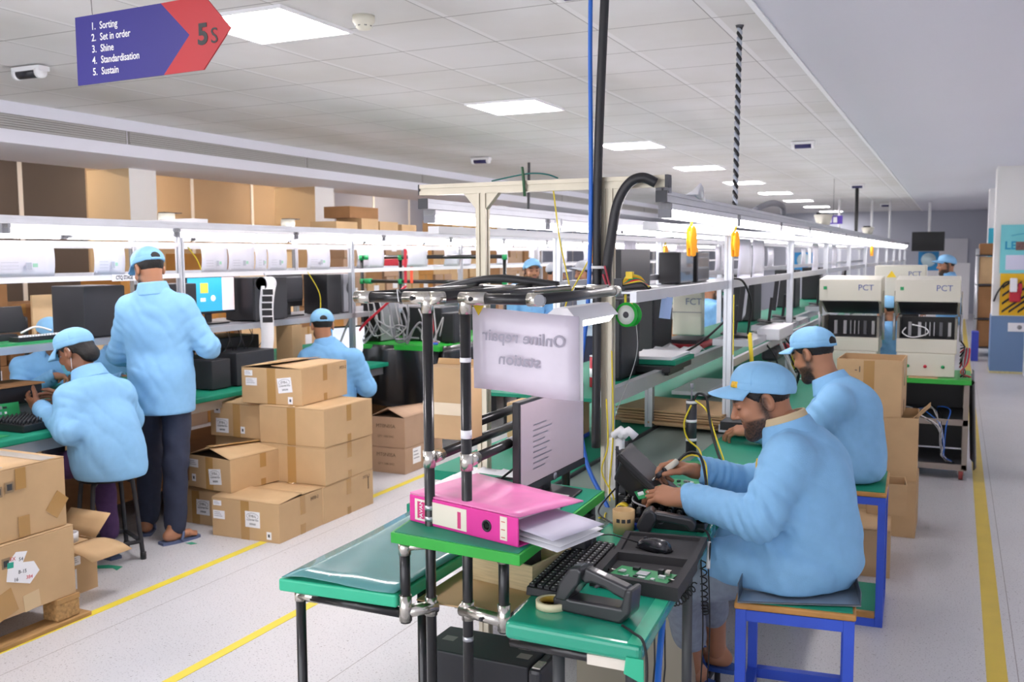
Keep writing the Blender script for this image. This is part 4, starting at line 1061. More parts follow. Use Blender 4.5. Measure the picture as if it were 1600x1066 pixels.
def garment(prims, cuts, h, wr, lo, hi, k=.05):
    """prims: ('c',a,b,ra,rb[,k]) | ('e',c,r,R[,k]); cuts: list of (point, normal, k) removing the side the normal points to"""
    def fn(P):
        d = np.full(P.shape[:-1], 9., np.float32)
        for p in prims:
            kk = p[5] if len(p) > 5 and p[0] == 'c' else (p[4] if len(p) > 4 and p[0] == 'e' else k)
            e = cone(P, *p[1:5]) if p[0] == 'c' else ell(P, p[1], p[2], p[3])
            d = smin(d, e, kk)
        for w_ in wr:
            if w_[0] == 's':
                _, amp, lam, dr_, c, r, warp = w_
                ph = (P@np.asarray(nrm(dr_), np.float32))*(PI/lam)+warp*wob(P, 9., lam*40)
                d = d-amp*(np.abs(np.sin(ph))-.5)*np.exp(-np.sum((P-np.asarray(c, np.float32))**2, -1)/(r*r)); continue
            amp, f, s, c, r = w_
            w = 1. if c is None else np.exp(-np.sum((P-np.asarray(c, np.float32))**2, -1)/(r*r))
            d = d+amp*wob(P, f, s)*w
        for cu in cuts:
            if isinstance(cu[0], str):
                d = smax(d, -cone(P, *cu[1:]), .004); continue
            p, n, kk = cu
            d = smax(d, (P-np.asarray(p, np.float32))@np.asarray(nrm(n), np.float32), kk)
        return d
    return surfnet(fn, lo, hi, h)
def collar_part(a, b_, r0, r1, th, f, gap, h=.004, tilt=0.):
    """upright folded collar: conical shell around the axis a->b, open towards f"""
    a, b_ = np.asarray(a, float), np.asarray(b_, float); u = nrm(b_-a); L = np.linalg.norm(b_-a); f = nrm(f-u*np.dot(f, u)); s = np.cross(u, f)
    def fn(P):
        q = P-a.astype(np.float32); z = q@u.astype(np.float32); x = q@f.astype(np.float32); y = q@s.astype(np.float32)
        r = np.sqrt(x*x+y*y); d = np.abs(r-(r0+(r1-r0)*z/L))-th
        d = smax(d, np.maximum(-z, z-L+.25*np.clip(x, -.1, .1)*0), .004)
        return smax(d, -(np.maximum(gap-np.arccos(np.clip(x/(r+1e-6), -1, 1)), -9)*-.05*-1) if False else (gap-np.arccos(np.clip(x/(r+1e-6), -1, 1)))*.05, .003)
    m = max(r0, r1)+.03
    v, q = surfnet(fn, np.minimum(a, b_)-m, np.maximum(a, b_)+m, h)
    return v, q

def person(label, base, head, look, hup, neck, chest, hips, shL, shR, elL, elR, wrL, wrR, hands, hem, knees=None, ankles=None, foot=None, trouser=None, shoe=None,
           res=1., beard=1., female=False, opening=False, badge=True, skin=SKIN, chest_r=(.17, .115, .20), belly_r=(.165, .13, .2), hip_r=(.17, .15, .16), smock=SMOCK, cap=True, extra=(), capm=None,
           sleeve=(.068, .060, .052), wr=None, facing=(-1, 0, 0), hem_cut=None, hair_long=False, upper_r=.062, shirt=False, droop=0., skin_legs=None, cap_tilt=0., fold=1., tf=.6, hs=1., boff=0.):
    A = lambda p: np.asarray(p, float)
    global HS
    HS = hs
    t = thing('person', label, 'person', base)
    nk = A(neck)
    hp, R = head_parts(head, look, hup, nk-np.array([0, 0, .03]), .0035*res, beard, skin, female)
    core = [hp]
    for w, e, hd in ((wrL, elL, hands[0]), (wrR, elR, hands[1])):
        if hd is None: continue
        w, e = A(w), A(e)
        core.append(hand_part(w, **hd, skin=skin, h=.0026*max(1, res*.9)))
    for F_ in (foot or ()):
        a, d = A(F_[0]), nrm(F_[1])
        def fn(P, a=a, d=d):
            q = smin(cone(P, a+V3(0, 0, .044)-d*.03, a+V3(0, 0, .038)+d*.10, .029, .024), cone(P, a+V3(0, 0, .046), a+V3(0, 0, .10), .030, .031), .03)
            sd = np.cross((0, 0, 1), d)
            for k_ in range(5): q = smin(q, cone(P, a+d*.10+sd*(.028-.014*k_)+V3(0, 0, .036), a+d*(.155-.008*abs(k_-1))+sd*(.030-.0145*k_)+V3(0, 0, .028), .0115, .009), .006)
            return q
        v, q = surfnet(fn, a-.2, a+V3(.2, .2, .2), .005*res)
        core.append((v, q, np.tile(skin, (len(v), 1))))
    # torso and limbs under the clothes, bridged to head, hands and feet so the body is one surface
    hz = A(hips); cc = A(chest); upb = nrm(cc-hz); rb = np.cross(nrm(A(facing)-upb*np.dot(facing, upb)), upb)
    ch_ = []
    for sh, e, w in ((shL, elL, wrL), (shR, elR, wrR)):
        sh, e, w = A(sh), A(e), A(w); ch_ += [(nk, sh, .04, .042), (sh, e, .042, .036), (e, w-(w-e)*.12, .036, .026)]
    ch_ += [(nk+upb*.03, cc, .045, .10), (cc, hz, .10, .105)]
    if knees is not None:
        for K_, A_, s in zip(knees, ankles, (1, -1)): h0 = hz-rb*s*.085-upb*.03; ch_ += [(h0, A(K_), .07, .048), (A(K_), A(A_), .046, .032)]
    for sl in (skin_legs or ()):
        for (a, ra), (b_, rb_) in zip(sl[:-1], sl[1:]): ch_.append((A(a), A(b_), ra, rb_))
    def fnb(P):
        d = np.full(P.shape[:-1], 9., np.float32)
        for a, b_, ra, rb_ in ch_: d = smin(d, cone(P, a, b_, ra, rb_), .025)
        return d
    pa = np.array([q for c_ in ch_ for q in c_[:2]]); v, q = surfnet(fnb, pa.min(0)-.14, pa.max(0)+.14, .009*res)
    core.insert(0, (v, q, np.tile(skin, (len(v), 1))))
    joints = [nk-upb*.01]+[A(w)-(A(w)-A(e))*.2 for w, e in ((wrL, elL), (wrR, elR))]
    br = []
    for i in range(1, len(core)):
        V1, V0 = core[i][0], core[0][0]
        sub = V1 if len(V1) < 4000 else V1[::max(1, len(V1)//4000)]
        jt = min(joints, key=lambda j: np.min(np.sum((sub-j)**2, 1))) if i < 4 else None
        if jt is None: jt = V1[np.argmax(V1[:, 2])]
        a = core[i][1][np.argmin(np.sum((V1[core[i][1][:, 0]]-jt)**2, 1))]; b_ = core[0][1][np.argmin(np.sum((V0[core[0][1][:, 0]]-V1[a[0]])**2, 1))]
        br.append((i, a[:2], b_[:2]))
    offs = np.cumsum([0]+[len(c_[0]) for c_ in core])
    brq = np.array([[a[0]+offs[i], a[1]+offs[i], b_[1], b_[0]] for i, a, b_ in br]).reshape(-1, 4)
    core.append((np.zeros((0, 3)), brq-offs[-1], np.zeros((0, 3))))
    mesh_np('body', core, SKINM, t)
    if not female or True: mesh_np('hair', [hair_part(head, R, long=hair_long, h=.005*res)], HAIRM, t)
    if cap:
        Rc = R
        if cap_tilt:
            ca, sa = math.cos(cap_tilt), math.sin(cap_tilt); Rc = R@np.array([[1, 0, 0], [0, ca, -sa], [0, sa, ca]])
        cap_build(t, head, Rc, .004*res, opening, badge, droop, capm, boff)
    # smock
    c, hpz = A(chest), A(hips); up = nrm(c-hpz); fr = nrm(A(facing)-up*np.dot(facing, up)); ri = np.cross(fr, up); T = np.stack([ri, fr, up], 1)
    prims = [('e', c, chest_r, T), ('e', (c+hpz)/2, belly_r, T), ('e', hpz, hip_r, T), ('c', A(shL), A(shR), upper_r, upper_r, .06), ('c', c+up*.08, nk, .10, .062, .06)]
    for sh, el, wq in ((shL, elL, wrL), (shR, elR, wrR)):
        sh, el, wq = A(sh), A(el), A(wq); end = wq-(wq-el)*.06
        prims += [('c', sh, el, sleeve[0], sleeve[1], .045), ('c', el, end, sleeve[1], sleeve[2], .03)]
    prims += list(extra)
    cuts = [(A(hem)[:3], (0, 0, -1), .012)] if hem_cut is None else hem_cut
    for w, e in ((wrL, elL), (wrR, elR)):
        w, e = A(w), A(e); d = nrm(w-e)
        cuts = cuts+[('hole', w-d*.055, w+d*.09, .030, .058)]
    allp = np.array([p[1] for p in prims]+[p[2] for p in prims if p[0] == 'c'])
    W_ = wr if wr is not None else []
    W_ = [(.0035, 16, 0., None, 1), (.0018, 38, 1., None, 1)]+list(W_)
    for sh, e, w in ((shL, elL, wrL), (shR, elR, wrR)):
        sh, e, w = A(sh), A(e), A(w)
        W_ += [('s', .013*fold, .036, (w-sh), e, .10, 1.1), ('s', .009*fold, .030, (w-e), w-(w-e)*.18, .08, 1.0), ('s', .009*fold, .055, (e-sh)+up*.05, sh*.6+e*.4, .11, 1.4), (.004, 42, .7, e, .11)]
    W_ += [('s', .012*fold*tf, .10, ri*.8+up*.6, c*.6+hpz*.4-fr*.1, .22, 1.9), ('s', .013*fold*tf, .085, ri*.95+up*.25+fr*.2, hpz+up*.03, .20, 1.3), ('s', .010*fold*tf, .07, up*.8-ri*.55, c*.35+hpz*.65, .17, 1.7)]
    v, q = garment(prims, cuts, .0075*res, W_, allp.min(0)-.24, allp.max(0)+.24)
    sm = mesh_np('smock', [(v, q, None)], smock, t)
    # collar of the smock
    f3 = A(facing); ax = nrm((nk-c)+.4*(A(head)-nk))
    v, q = collar_part(nk-ax*.035, nk+ax*.040, .096, .072, .0055, f3, .5, .0045*res)
    mesh_np('collar', [(v, q, None)], smock, sm)
    if shirt:
        v, q = collar_part(nk-ax*.02, nk+ax*.062, .078, .066, .0045, f3, .4, .004*res)
        mesh_np('shirt_collar', [(v, q, None)], mat('shirt_beige', '#c9b48f', .7), t)
    if knees is not None:
        tm, r0, r1, r2_ = trouser
        for K_, A_, s in zip(knees, ankles, (1, -1)):
            h0 = hpz-ri*s*.085-up*.03
            K_, A_ = A(K_), A(A_)
            p = [('c', h0, K_, r0, r1), ('c', K_, A_+(K_-A_)*.06, r1, r2_)]
            pa = np.array([h0, K_, A_])
            v, q = garment(p, [], .008*res, [(.004, 22, .4, None, 1), (.005, 40, .2, K_, .12)], pa.min(0)-.13, pa.max(0)+.13, .03)
            mesh_np('trouser_leg', [(v, q, None)], tm, t)
    if foot:
        for F_ in foot:
            a, d, m = A(F_[0]), nrm(F_[1]), F_[2]     # ankle ground point, direction, shoe material
            s = np.cross((0, 0, 1), d)
            Mq = frame(a, tuple(d), tuple(s))
            so = [(-.075+.24*i/12, .042*math.sin(PI*min(1, .12+.88*(i+.5)/13))**.35) for i in range(13)]
            MB().prism([(x, -y) for x, y in so]+[(x, y) for x, y in so[::-1]], 0, .016, Mq).build('slipper_sole', m, t)
            MB().tube(bez([(.03, -.045, .012), (.05, -.034, .05), (.06, 0, .064), (.05, .034, .05), (.03, .045, .012)], 16), .008, 6, M=Mq).build('slipper_strap', m, t)
    return t
# ---------------------------------------------------------------- the workers
JEAN = mat('jeans_grey_blue', '#8c96a4', .85, var=.12, vscale=40, bump=.1, bscale=300)
NAVY = mat('trousers_navy', '#2c3348', .85, var=.06, vscale=30, bump=.06, bscale=300)
PURP = mat('leggings_purple', '#4a2f5c', .8, var=.1, vscale=40)
SLIP = mat('slipper_blue', '#2d56a8', .5); SLIPG = mat('slipper_slate', '#566384', .5)
curl = lambda *a: a
# near worker
near = person('bearded worker in blue cap and smock soldering at the near table', (-.43, 3.12, .6), (-.556, 3.105, 1.182), (-.95, -.25, -.40), (0, 0, 1),
    (-.468, 3.1, 1.085), (-.435, 3.10, .93), (-.432, 3.10, .70), (-.445, 2.945, 1.03), (-.455, 3.26, 1.02), (-.515, 2.885, .855), (-.60, 3.36, .835), (-.775, 2.975, .868), (-.785, 3.19, .912),
    (dict(fdir=(-.88, .18, .05), back=(.15, -.45, .88), side=-1, curls=(.42, .40, .42, .5), thumb=(.6, .55, -.55), spread=.12),
     dict(fdir=(-.90, -.30, .26), back=(.1, .45, .9), side=1, curls=(.55, .75, .85, .95), thumb=(.75, .5, -.5), spread=.05)),
    (-.43, 3.1, .612), facing=(-.97, .05, -.15), res=.8, trouser=(JEAN, .088, .068, .062),
    knees=((-.80, 3.03, .57), (-.79, 3.27, .57)), ankles=((-.815, 3.24, .30), (-.775, 3.42, .33)),
    skin_legs=[[((-.815, 3.23, .36), .05), ((-.82, 3.30, .16), .034)], [((-.775, 3.41, .40), .05), ((-.77, 3.47, .17), .034)]],
    foot=[((-.82, 3.31, .10), (-.95, .1, 0), SLIP), ((-.77, 3.48, .10), (-.95, .1, 0), SLIP)],
    extra=[('c', (-.45, 3.02, .66), (-.66, 3.03, .655), .115, .085, .06), ('c', (-.45, 3.2, .66), (-.66, 3.24, .655), .115, .085, .06), ('c', (-.40, 3.1, .95), (-.385, 3.1, .72), .13, .15, .06)],
    hem_cut=[((0, 0, .612), (0, 0, -1), .012), ((-.70, 0, .6), (-1, 0, -.25), .01)], tf=.8, hs=.94, boff=-.42, shirt=True, droop=.002, cap_tilt=.34,
    chest_r=(.175, .12, .17), belly_r=(.17, .13, .19), hip_r=(.175, .155, .14), sleeve=(.074, .064, .052), wr=[(.007, 26, 2.2, (-.47, 2.93, .80), .16), (.006, 30, .4, (-.40, 3.0, .70), .18)])
# small yellow emblem on the chest of his smock
sm_ = [o for o in near.children if o.name.startswith('smock')][0]
Vs = np.array([tuple(v.co) for v in sm_.data.vertices])+np.array(near.location); kq = int(np.argmin(np.sum((Vs-np.array((-.585, 3.02, .99)))**2, 1))); nq = sm_.data.vertices[kq].normal
Fq = frame(tuple(Vs[kq]), tuple(Vector((0, 0, 1)).cross(nq)), (0, 0, 1))
MB().prism([(-.012, -.018), (.012, -.018), (.016, 0), (.0, .02), (-.016, 0)], -.002, .0035, Fq).build('chest_emblem', mat('badge_yellow'), sm_)
# tools in his hands
dr = thing('soldering_iron', 'cream and black soldering tool in the right hand of the near worker', 'tool', (-.86, 3.12, .92))
ax0, ax1 = Vector((-.835, 3.125, .955)), Vector((-.905, 3.06, .895)); dv = (ax1-ax0)
for nm, a, b_, r, m in (('handle', 0, .45, .0105, mat('tool_cream', '#d8d2c0', .4)), ('grip_ring', .45, .52, .0115, BLK), ('collar', .52, .8, .009, BLKM), ('tip', .8, 1.25, .0035, CHR)):
    MB().tube([ax0+dv*a, ax0+dv*b_], r, 12).build(nm, m, dr)
cable('tool_cord', [(-.832, 3.127, .958), (-.80, 3.14, .985), (-.76, 3.13, .98), (-.73, 3.08, .93), (-.71, 3.02, .88), (-.70, 2.96, .80)], .0045, CABLE, 'black cord arching from the soldering tool over the far sleeve')
cable('tool_cord', [(-.83, 3.135, .955), (-.79, 3.15, .975), (-.74, 3.12, .96), (-.715, 3.05, .90), (-.69, 2.98, .83)], .003, YEL, 'yellow wire arching beside the black tool cord')
pcb('small green board held under the near worker fingers', TR(-.90, 3.02, .865, .5, .2, -.25), .09, .06, 6, 9)

person('worker in blue cap and smock bent over the bench behind the near worker', (-.44, 4.62, .61), (-.600, 4.668, 1.178), (-.82, .40, -.36), (0, 0, 1),
    (-.515, 4.645, 1.05), (-.455, 4.63, .90), (-.45, 4.62, .70), (-.47, 4.46, .99), (-.50, 4.79, .99), (-.63, 4.42, .80), (-.64, 4.84, .80), (-.84, 4.50, .83), (-.85, 4.74, .83),
    (dict(fdir=(-.95, .1, -.1), back=(0, -.3, .95), side=-1, curls=(.4, .4, .45, .5)), dict(fdir=(-.95, -.2, -.1), back=(0, .3, .95), side=1, curls=(.4, .4, .45, .5))),
    (0, 0, .615), facing=(-.97, .2, -.1), res=1.1, trouser=(NAVY, .088, .068, .06), knees=((-.82, 4.50, .58), (-.82, 4.74, .58)), ankles=((-.84, 4.52, .12), (-.84, 4.74, .12)),
    foot=[((-.84, 4.52, 0), (-1, 0, 0), SLIPG), ((-.84, 4.74, 0), (-1, 0, 0), SLIPG)], droop=-.004, cap_tilt=.15, badge=False, opening=True,
    chest_r=(.172, .115, .17), extra=[('c', (-.41, 4.62, .92), (-.40, 4.62, .70), .125, .14, .06)], wr=[(.006, 24, 1.2, (-.42, 4.5, .8), .2)])

person('tall worker standing with his back turned in blue smock and dark trousers', (-4.2, 4.15, 0), (-4.232, 4.15, 1.578), (-.92, .32, -.36), (0, 0, 1),
    (-4.195, 4.14, 1.47), (-4.19, 4.15, 1.28), (-4.185, 4.17, .92), (-4.335, 4.10, 1.355), (-4.065, 4.225, 1.355), (-4.435, 4.10, 1.09), (-3.965, 4.32, 1.13), (-4.50, 4.30, 1.02), (-4.12, 4.52, 1.08),
    (dict(fdir=(-.3, .9, .1), back=(-.2, 0, .98), side=-1, curls=(.3, .3, .3, .35)), dict(fdir=(-.7, .6, .1), back=(.2, 0, .98), side=1, curls=(.3, .3, .3, .35))),
    (0, 0, .752), facing=(-.45, .89, 0), res=1.05, fold=.65, tf=.6, trouser=(NAVY, .09, .072, .062), knees=((-4.345, 4.21, .46), (-4.09, 4.16, .46)), ankles=((-4.36, 4.20, .08), (-4.085, 4.13, .07)),
    foot=[((-4.36, 4.18, 0), (-.6, .8, 0), SLIPG), ((-4.075, 4.10, 0), (.3, .95, 0), SLIPG)], opening=True, badge=False,
    chest_r=(.19, .125, .21), belly_r=(.185, .125, .26), hip_r=(.185, .14, .24), sleeve=(.075, .066, .052), extra=[('c', (-4.185, 4.17, .95), (-4.175, 4.17, .72), .165, .175, .05)],
    wr=[(.006, 14, .3, (-4.18, 4.1, 1.0), .35)])

wm = person('seated woman in blue cap and face mask sorting wires at the left bench', (-4.15, 3.66, .5), (-4.272, 3.655, 1.145), (-.96, -.12, -.38), (0, 0, 1),
    (-4.185, 3.655, 1.03), (-4.13, 3.655, .87), (-4.10, 3.67, .62), (-4.18, 3.515, .915), (-4.105, 3.785, .915), (-4.115, 3.45, .755), (-4.12, 3.87, .76), (-4.44, 3.55, .855), (-4.45, 3.74, .865),
    (dict(fdir=(-.97, .15, .12), back=(0, -.9, -.3), side=-1, curls=(.3, .3, .35, .4)), dict(fdir=(-.95, -.25, .1), back=(0, .9, .3), side=1, curls=(.35, .4, .45, .5))),
    (0, 0, .49), facing=(-.93, .25, -.1), res=1.0, fold=.75, female=True, beard=0, hair_long=True, trouser=(PURP, .085, .062, .05), knees=((-4.50, 3.58, .50), (-4.28, 3.80, .46)), ankles=((-4.42, 3.62, .12), (-4.19, 3.76, .12)),
    foot=[((-4.42, 3.62, 0), (-.95, .2, 0), SLIPG), ((-4.20, 3.75, 0), (-.95, .2, 0), SLIPG)], badge=False, droop=.02, skin=np.array(lin('#8a5c44')),
    chest_r=(.165, .115, .17), belly_r=(.17, .14, .2), hip_r=(.19, .17, .17), sleeve=(.070, .064, .048), extra=[('c', (-4.08, 3.67, .72), (-4.06, 3.67, .54), .16, .18, .06)], wr=[(.006, 18, .9, (-4.1, 3.6, .75), .3)])
# face mask of the seated woman
Rw = Rframe((-.96, -.12, -.38)); cw = np.array((-4.272, 3.655, 1.145))
G = []
for i in range(9):
    t = i/8; row = []
    for j in range(13):
        a = -1.25+2.5*j/12
        row.append(tuple(Rw@np.array([(.066-.018*t)*math.sin(a), .022+(.082+.012*math.sin(PI*t))*max(0, math.cos(a))**.8-.02*abs(math.sin(a)), .0-.105*t])+cw))
    G.append(row)
mk = MB().sheet(G, .003).build('face_mask', mat('mask_teal', '#5fa9bf', .7), wm)
for s in (-1, 1):
    MB().tube(bez([tuple(Rw@np.array(p)+cw) for p in ((s*.064, .02, -.005), (s*.078, -.015, .022), (s*.079, -.035, .0), (s*.058, .01, -.085))], 12), .0018, 5).build('ear_loop', PAPER, mk)

person('seated worker seen from behind facing a lit screen at the left bench', (-4.25, 5.95, .5), (-4.345, 5.96, 1.125), (-.66, .73, -.18), (0, 0, 1),
    (-4.31, 5.95, .995), (-4.28, 5.94, .83), (-4.25, 5.92, .60), (-4.42, 5.87, .875), (-4.11, 6.02, .875), (-4.53, 5.93, .68), (-4.02, 6.06, .66), (-4.6, 6.15, .80), (-4.22, 6.28, .80),
    (dict(fdir=(-.5, .85, 0), back=(0, 0, 1), side=-1, curls=(.3, .3, .3, .3)), dict(fdir=(-.7, .7, 0), back=(0, 0, 1), side=1, curls=(.3, .3, .3, .3))),
    (0, 0, .5), facing=(-.66, .75, 0), res=1.25, opening=True, badge=False, trouser=(NAVY, .09, .07, .06), knees=((-4.58, 6.08, .5), (-4.38, 6.28, .5)), ankles=((-4.58, 6.1, .08), (-4.4, 6.3, .08)),
    foot=[((-4.58, 6.1, 0), (-.66, .75, 0), SLIPG), ((-4.4, 6.3, 0), (-.66, .75, 0), SLIPG)], chest_r=(.19, .125, .2), hip_r=(.19, .16, .17), sleeve=(.075, .066, .052), smock=SMOCKD)
st = thing('seat_stool', 'dark stool under the worker facing the lit screen', 'stool', (-4.25, 5.93, 0))
MB().lathe([(.0, .48), (.16, .48), (.165, .465), (.0, .455)], TR(-4.25, 5.93, 0), 24).build('seat', BLK, st)
for a in range(4): MB().tube([(-4.25+.1*math.cos(a*PI/2+.6), 5.93+.1*math.sin(a*PI/2+.6), .46), (-4.25+.17*math.cos(a*PI/2+.6), 5.93+.17*math.sin(a*PI/2+.6), 0)], .012, 8).build('leg', BLKM, st)

HD = dict(curls=(.4, .4, .45, .5))
for lab, c, look, bx_, ex in (
    ('worker across the left bench with clasped hands, face half hidden by the shelf', (-5.80, 4.75, 1.10), (.88, -.25, -.40), 0, 1),
    ('worker across the left bench whose cap shows a yellow badge above the shelf', (-5.86, 5.40, 1.055), (.90, -.30, -.30), 0, 2)):
    x, y, z = c
    fc = nrm((.92, -.3, 0)); sd = np.cross(fc, (0, 0, 1))
    B_ = np.array((x-.07, y+.02, 0)); pt = lambda f, s, zz_: tuple(B_+fc*f+sd*s+V3(0, 0, zz_))
    person(lab, (x-.1, y, .48), c, look, (0, 0, 1), pt(.02, 0, z-.13), pt(0, 0, z-.29), pt(-.03, 0, z-.55), pt(.0, -.17, z-.21), pt(.0, .17, z-.21), pt(.10, -.24, z-.40), pt(.10, .24, z-.40), pt(.30, -.06 if ex == 1 else -.10, z-.25 if ex == 1 else z-.31), pt(.30, .06, z-.26 if ex == 1 else z-.31),
           (dict(fdir=tuple(fc*.8+sd*.5), back=(0, 0, 1), side=-1, **HD), dict(fdir=tuple(fc*.8-sd*.5), back=(0, 0, 1), side=1, **HD)), (0, 0, .48), facing=tuple(fc), res=1.3, beard=.5, trouser=(NAVY, .09, .07, .06),
           knees=(pt(.36, -.12, .5), pt(.36, .12, .5)), ankles=(pt(.38, -.12, .06), pt(.38, .12, .06)), smock=SMOCKD)
    s_ = MB().lathe([(.0, .44), (.17, .44), (.17, .47), (.0, .47)], TR(x-.1, y, 0), 20).tube([(x-.1, y, 0), (x-.1, y, .44)], .03, 10).lathe([(.17, 0), (.17, .02), (.0, .03)], TR(x-.1, y, 0), 20).build('round_stool', BLKM)
    tag(s_, 'dark round stool under the worker %s' % ('with clasped hands' if ex == 1 else 'with the yellow cap badge'), 'stool')

def stander(lab, c, look, fc, capm, smock, beard=1., res=1.7, sit=False, arms=None):
    x, y, z = c; fc = nrm(fc); sd = np.cross(fc, (0, 0, 1)); B_ = np.array((x, y, 0))-fc*.05; pt = lambda f, s, zz_: tuple(B_+fc*f+sd*s+V3(0, 0, zz_))
    hz = z-.62 if not sit else z-.55
    person(lab, (x, y, 0), c, look, (0, 0, 1), pt(.02, 0, z-.125), pt(0, 0, z-.30), pt(-.01, 0, hz), pt(0, -.18, z-.19), pt(0, .18, z-.19), pt(.03, -.25, z-.46), pt(.03, .25, z-.46), pt(.22, -.16, z-.56), pt(.22, .16, z-.56),
           (dict(fdir=tuple(fc), back=(0, 0, 1), side=-1, **HD), dict(fdir=tuple(fc), back=(0, 0, 1), side=1, **HD)), (0, 0, hz-.18 if not sit else hz-.12), facing=tuple(fc), res=res, beard=beard, smock=smock, capm=capm, badge=False, cap_tilt=.22, trouser=(NAVY, .09, .07, .06),
           knees=(pt(.04, -.1, .47), pt(.04, .1, .47)) if not sit else (pt(.38, -.12, .5), pt(.38, .12, .5)), ankles=(pt(0, -.1, .06), pt(0, .1, .06)) if not sit else (pt(.38, -.12, .06), pt(.38, .12, .06)),
           foot=[(pt(0, -.1, 0), tuple(fc), SLIPG), (pt(0, .1, 0), tuple(fc), SLIPG)] if not sit else None)
GCAP = mat('cap_grey', '#aeb2ba', .75); WSM = mat('smock_pale', '#c7dcea', .75)
stander('distant bearded worker in blue cap looking right, leftmost of the chatting trio', (-3.94, 9.0, 1.485), (.62, -.78, .02), (.8, -.5, 0), CAPM, SMOCKD)
stander('distant worker in grey cap turned sideways, in the middle of the chatting trio', (-3.96, 9.7, 1.445), (.95, .25, -.2), (.8, .2, 0), GCAP, WSM)
stander('distant smiling worker in grey cap facing left, rightmost of the chatting trio', (-3.45, 9.2, 1.46), (-.55, -.83, -.05), (-.8, -.4, 0), GCAP, WSM)
stander('worker seated with back turned near the beige FCT tester', (-2.32, 10.0, 1.27), (.75, .65, -.2), (.8, .6, 0), CAPM, SMOCKD, sit=True)
stander('worker in blue glimpsed between the two open PCT testers', (-.52, 8.75, 1.16), (-.85, .5, -.3), (-.8, .6, 0), CAPM, SMOCKD, sit=True)
stander('far worker in blue cap near the end wall below the black screen', (-.12, 13.0, 1.50), (-.9, -.3, -.1), (-.9, -.3, 0), CAPM, SMOCKD, res=2.2)
for x, y, w in ((-2.42, 9.95, 'beside the beige FCT tester'), (-.42, 8.72, 'behind the open PCT testers')):
    s_ = MB().lathe([(.0, .5), (.17, .5), (.17, .53), (.0, .53)], TR(x, y, 0), 16).tube([(x, y, 0), (x, y, .5)], .03, 8).lathe([(.17, 0), (.17, .02), (.0, .03)], TR(x, y, 0), 16).build('round_stool', BLKM)
    tag(s_, 'dark round stool of the worker '+w, 'stool')
# black tube stool of the woman
ws = thing('tube_stool', 'black steel tube stool under the seated woman', 'stool', (-4.18, 3.72, 0))
MB().lathe([(0, .478), (.15, .478), (.158, .465), (.15, .45), (0, .45)], TR(-4.18, 3.74, 0), 28).build('seat', BLK, ws)
cs = []
for k in range(4):
    a = .35+k*PI/2; cx, sx = math.cos(a), math.sin(a)
    MB().tube(bez([(-4.18+.08*cx, 3.74+.08*sx, .455), (-4.18+.13*cx, 3.74+.13*sx, .44), (-4.18+.15*cx, 3.74+.15*sx, .40), (-4.18+.19*cx, 3.74+.19*sx, .012)], 18), .0125, 8).build('leg', BLKM, ws)
    MB().tube([(-4.18+.19*cx, 3.74+.19*sx, 0), (-4.18+.19*cx, 3.74+.19*sx, .04)], .016, 8).build('rubber_foot', BLK, ws)
    cs.append((-4.18+.182*cx, 3.74+.182*sx, .10))
for k in range(4): MB().tube([cs[k], cs[(k+1) % 4]], .011, 8).build('stretcher', BLKM, ws)
# things in her hands
bag = thing('wire_bundle', 'bundle of pale flat cables held up by the seated woman', 'cable bundle', (-4.55, 3.62, .84))
for k in range(7):
    MB().sheet([[(-4.50-.17*j/5-.012*k, 3.585+.03*k*(.5+.5*j/5)+.0*j, .835+.006*k+.10*(j/5)*(1-.35*j/5)+.012*math.sin(j+k)) for j in range(6)] for _ in range(1)]+[[(-4.50-.17*j/5-.012*k, 3.605+.03*k*(.5+.5*j/5), .815+.006*k+.10*(j/5)*(1-.35*j/5)+.012*math.sin(j+k+.4)) for j in range(6)]], .0012).build('flat_cable', mat('flat_cable', '#e6e0d6', .5), bag)
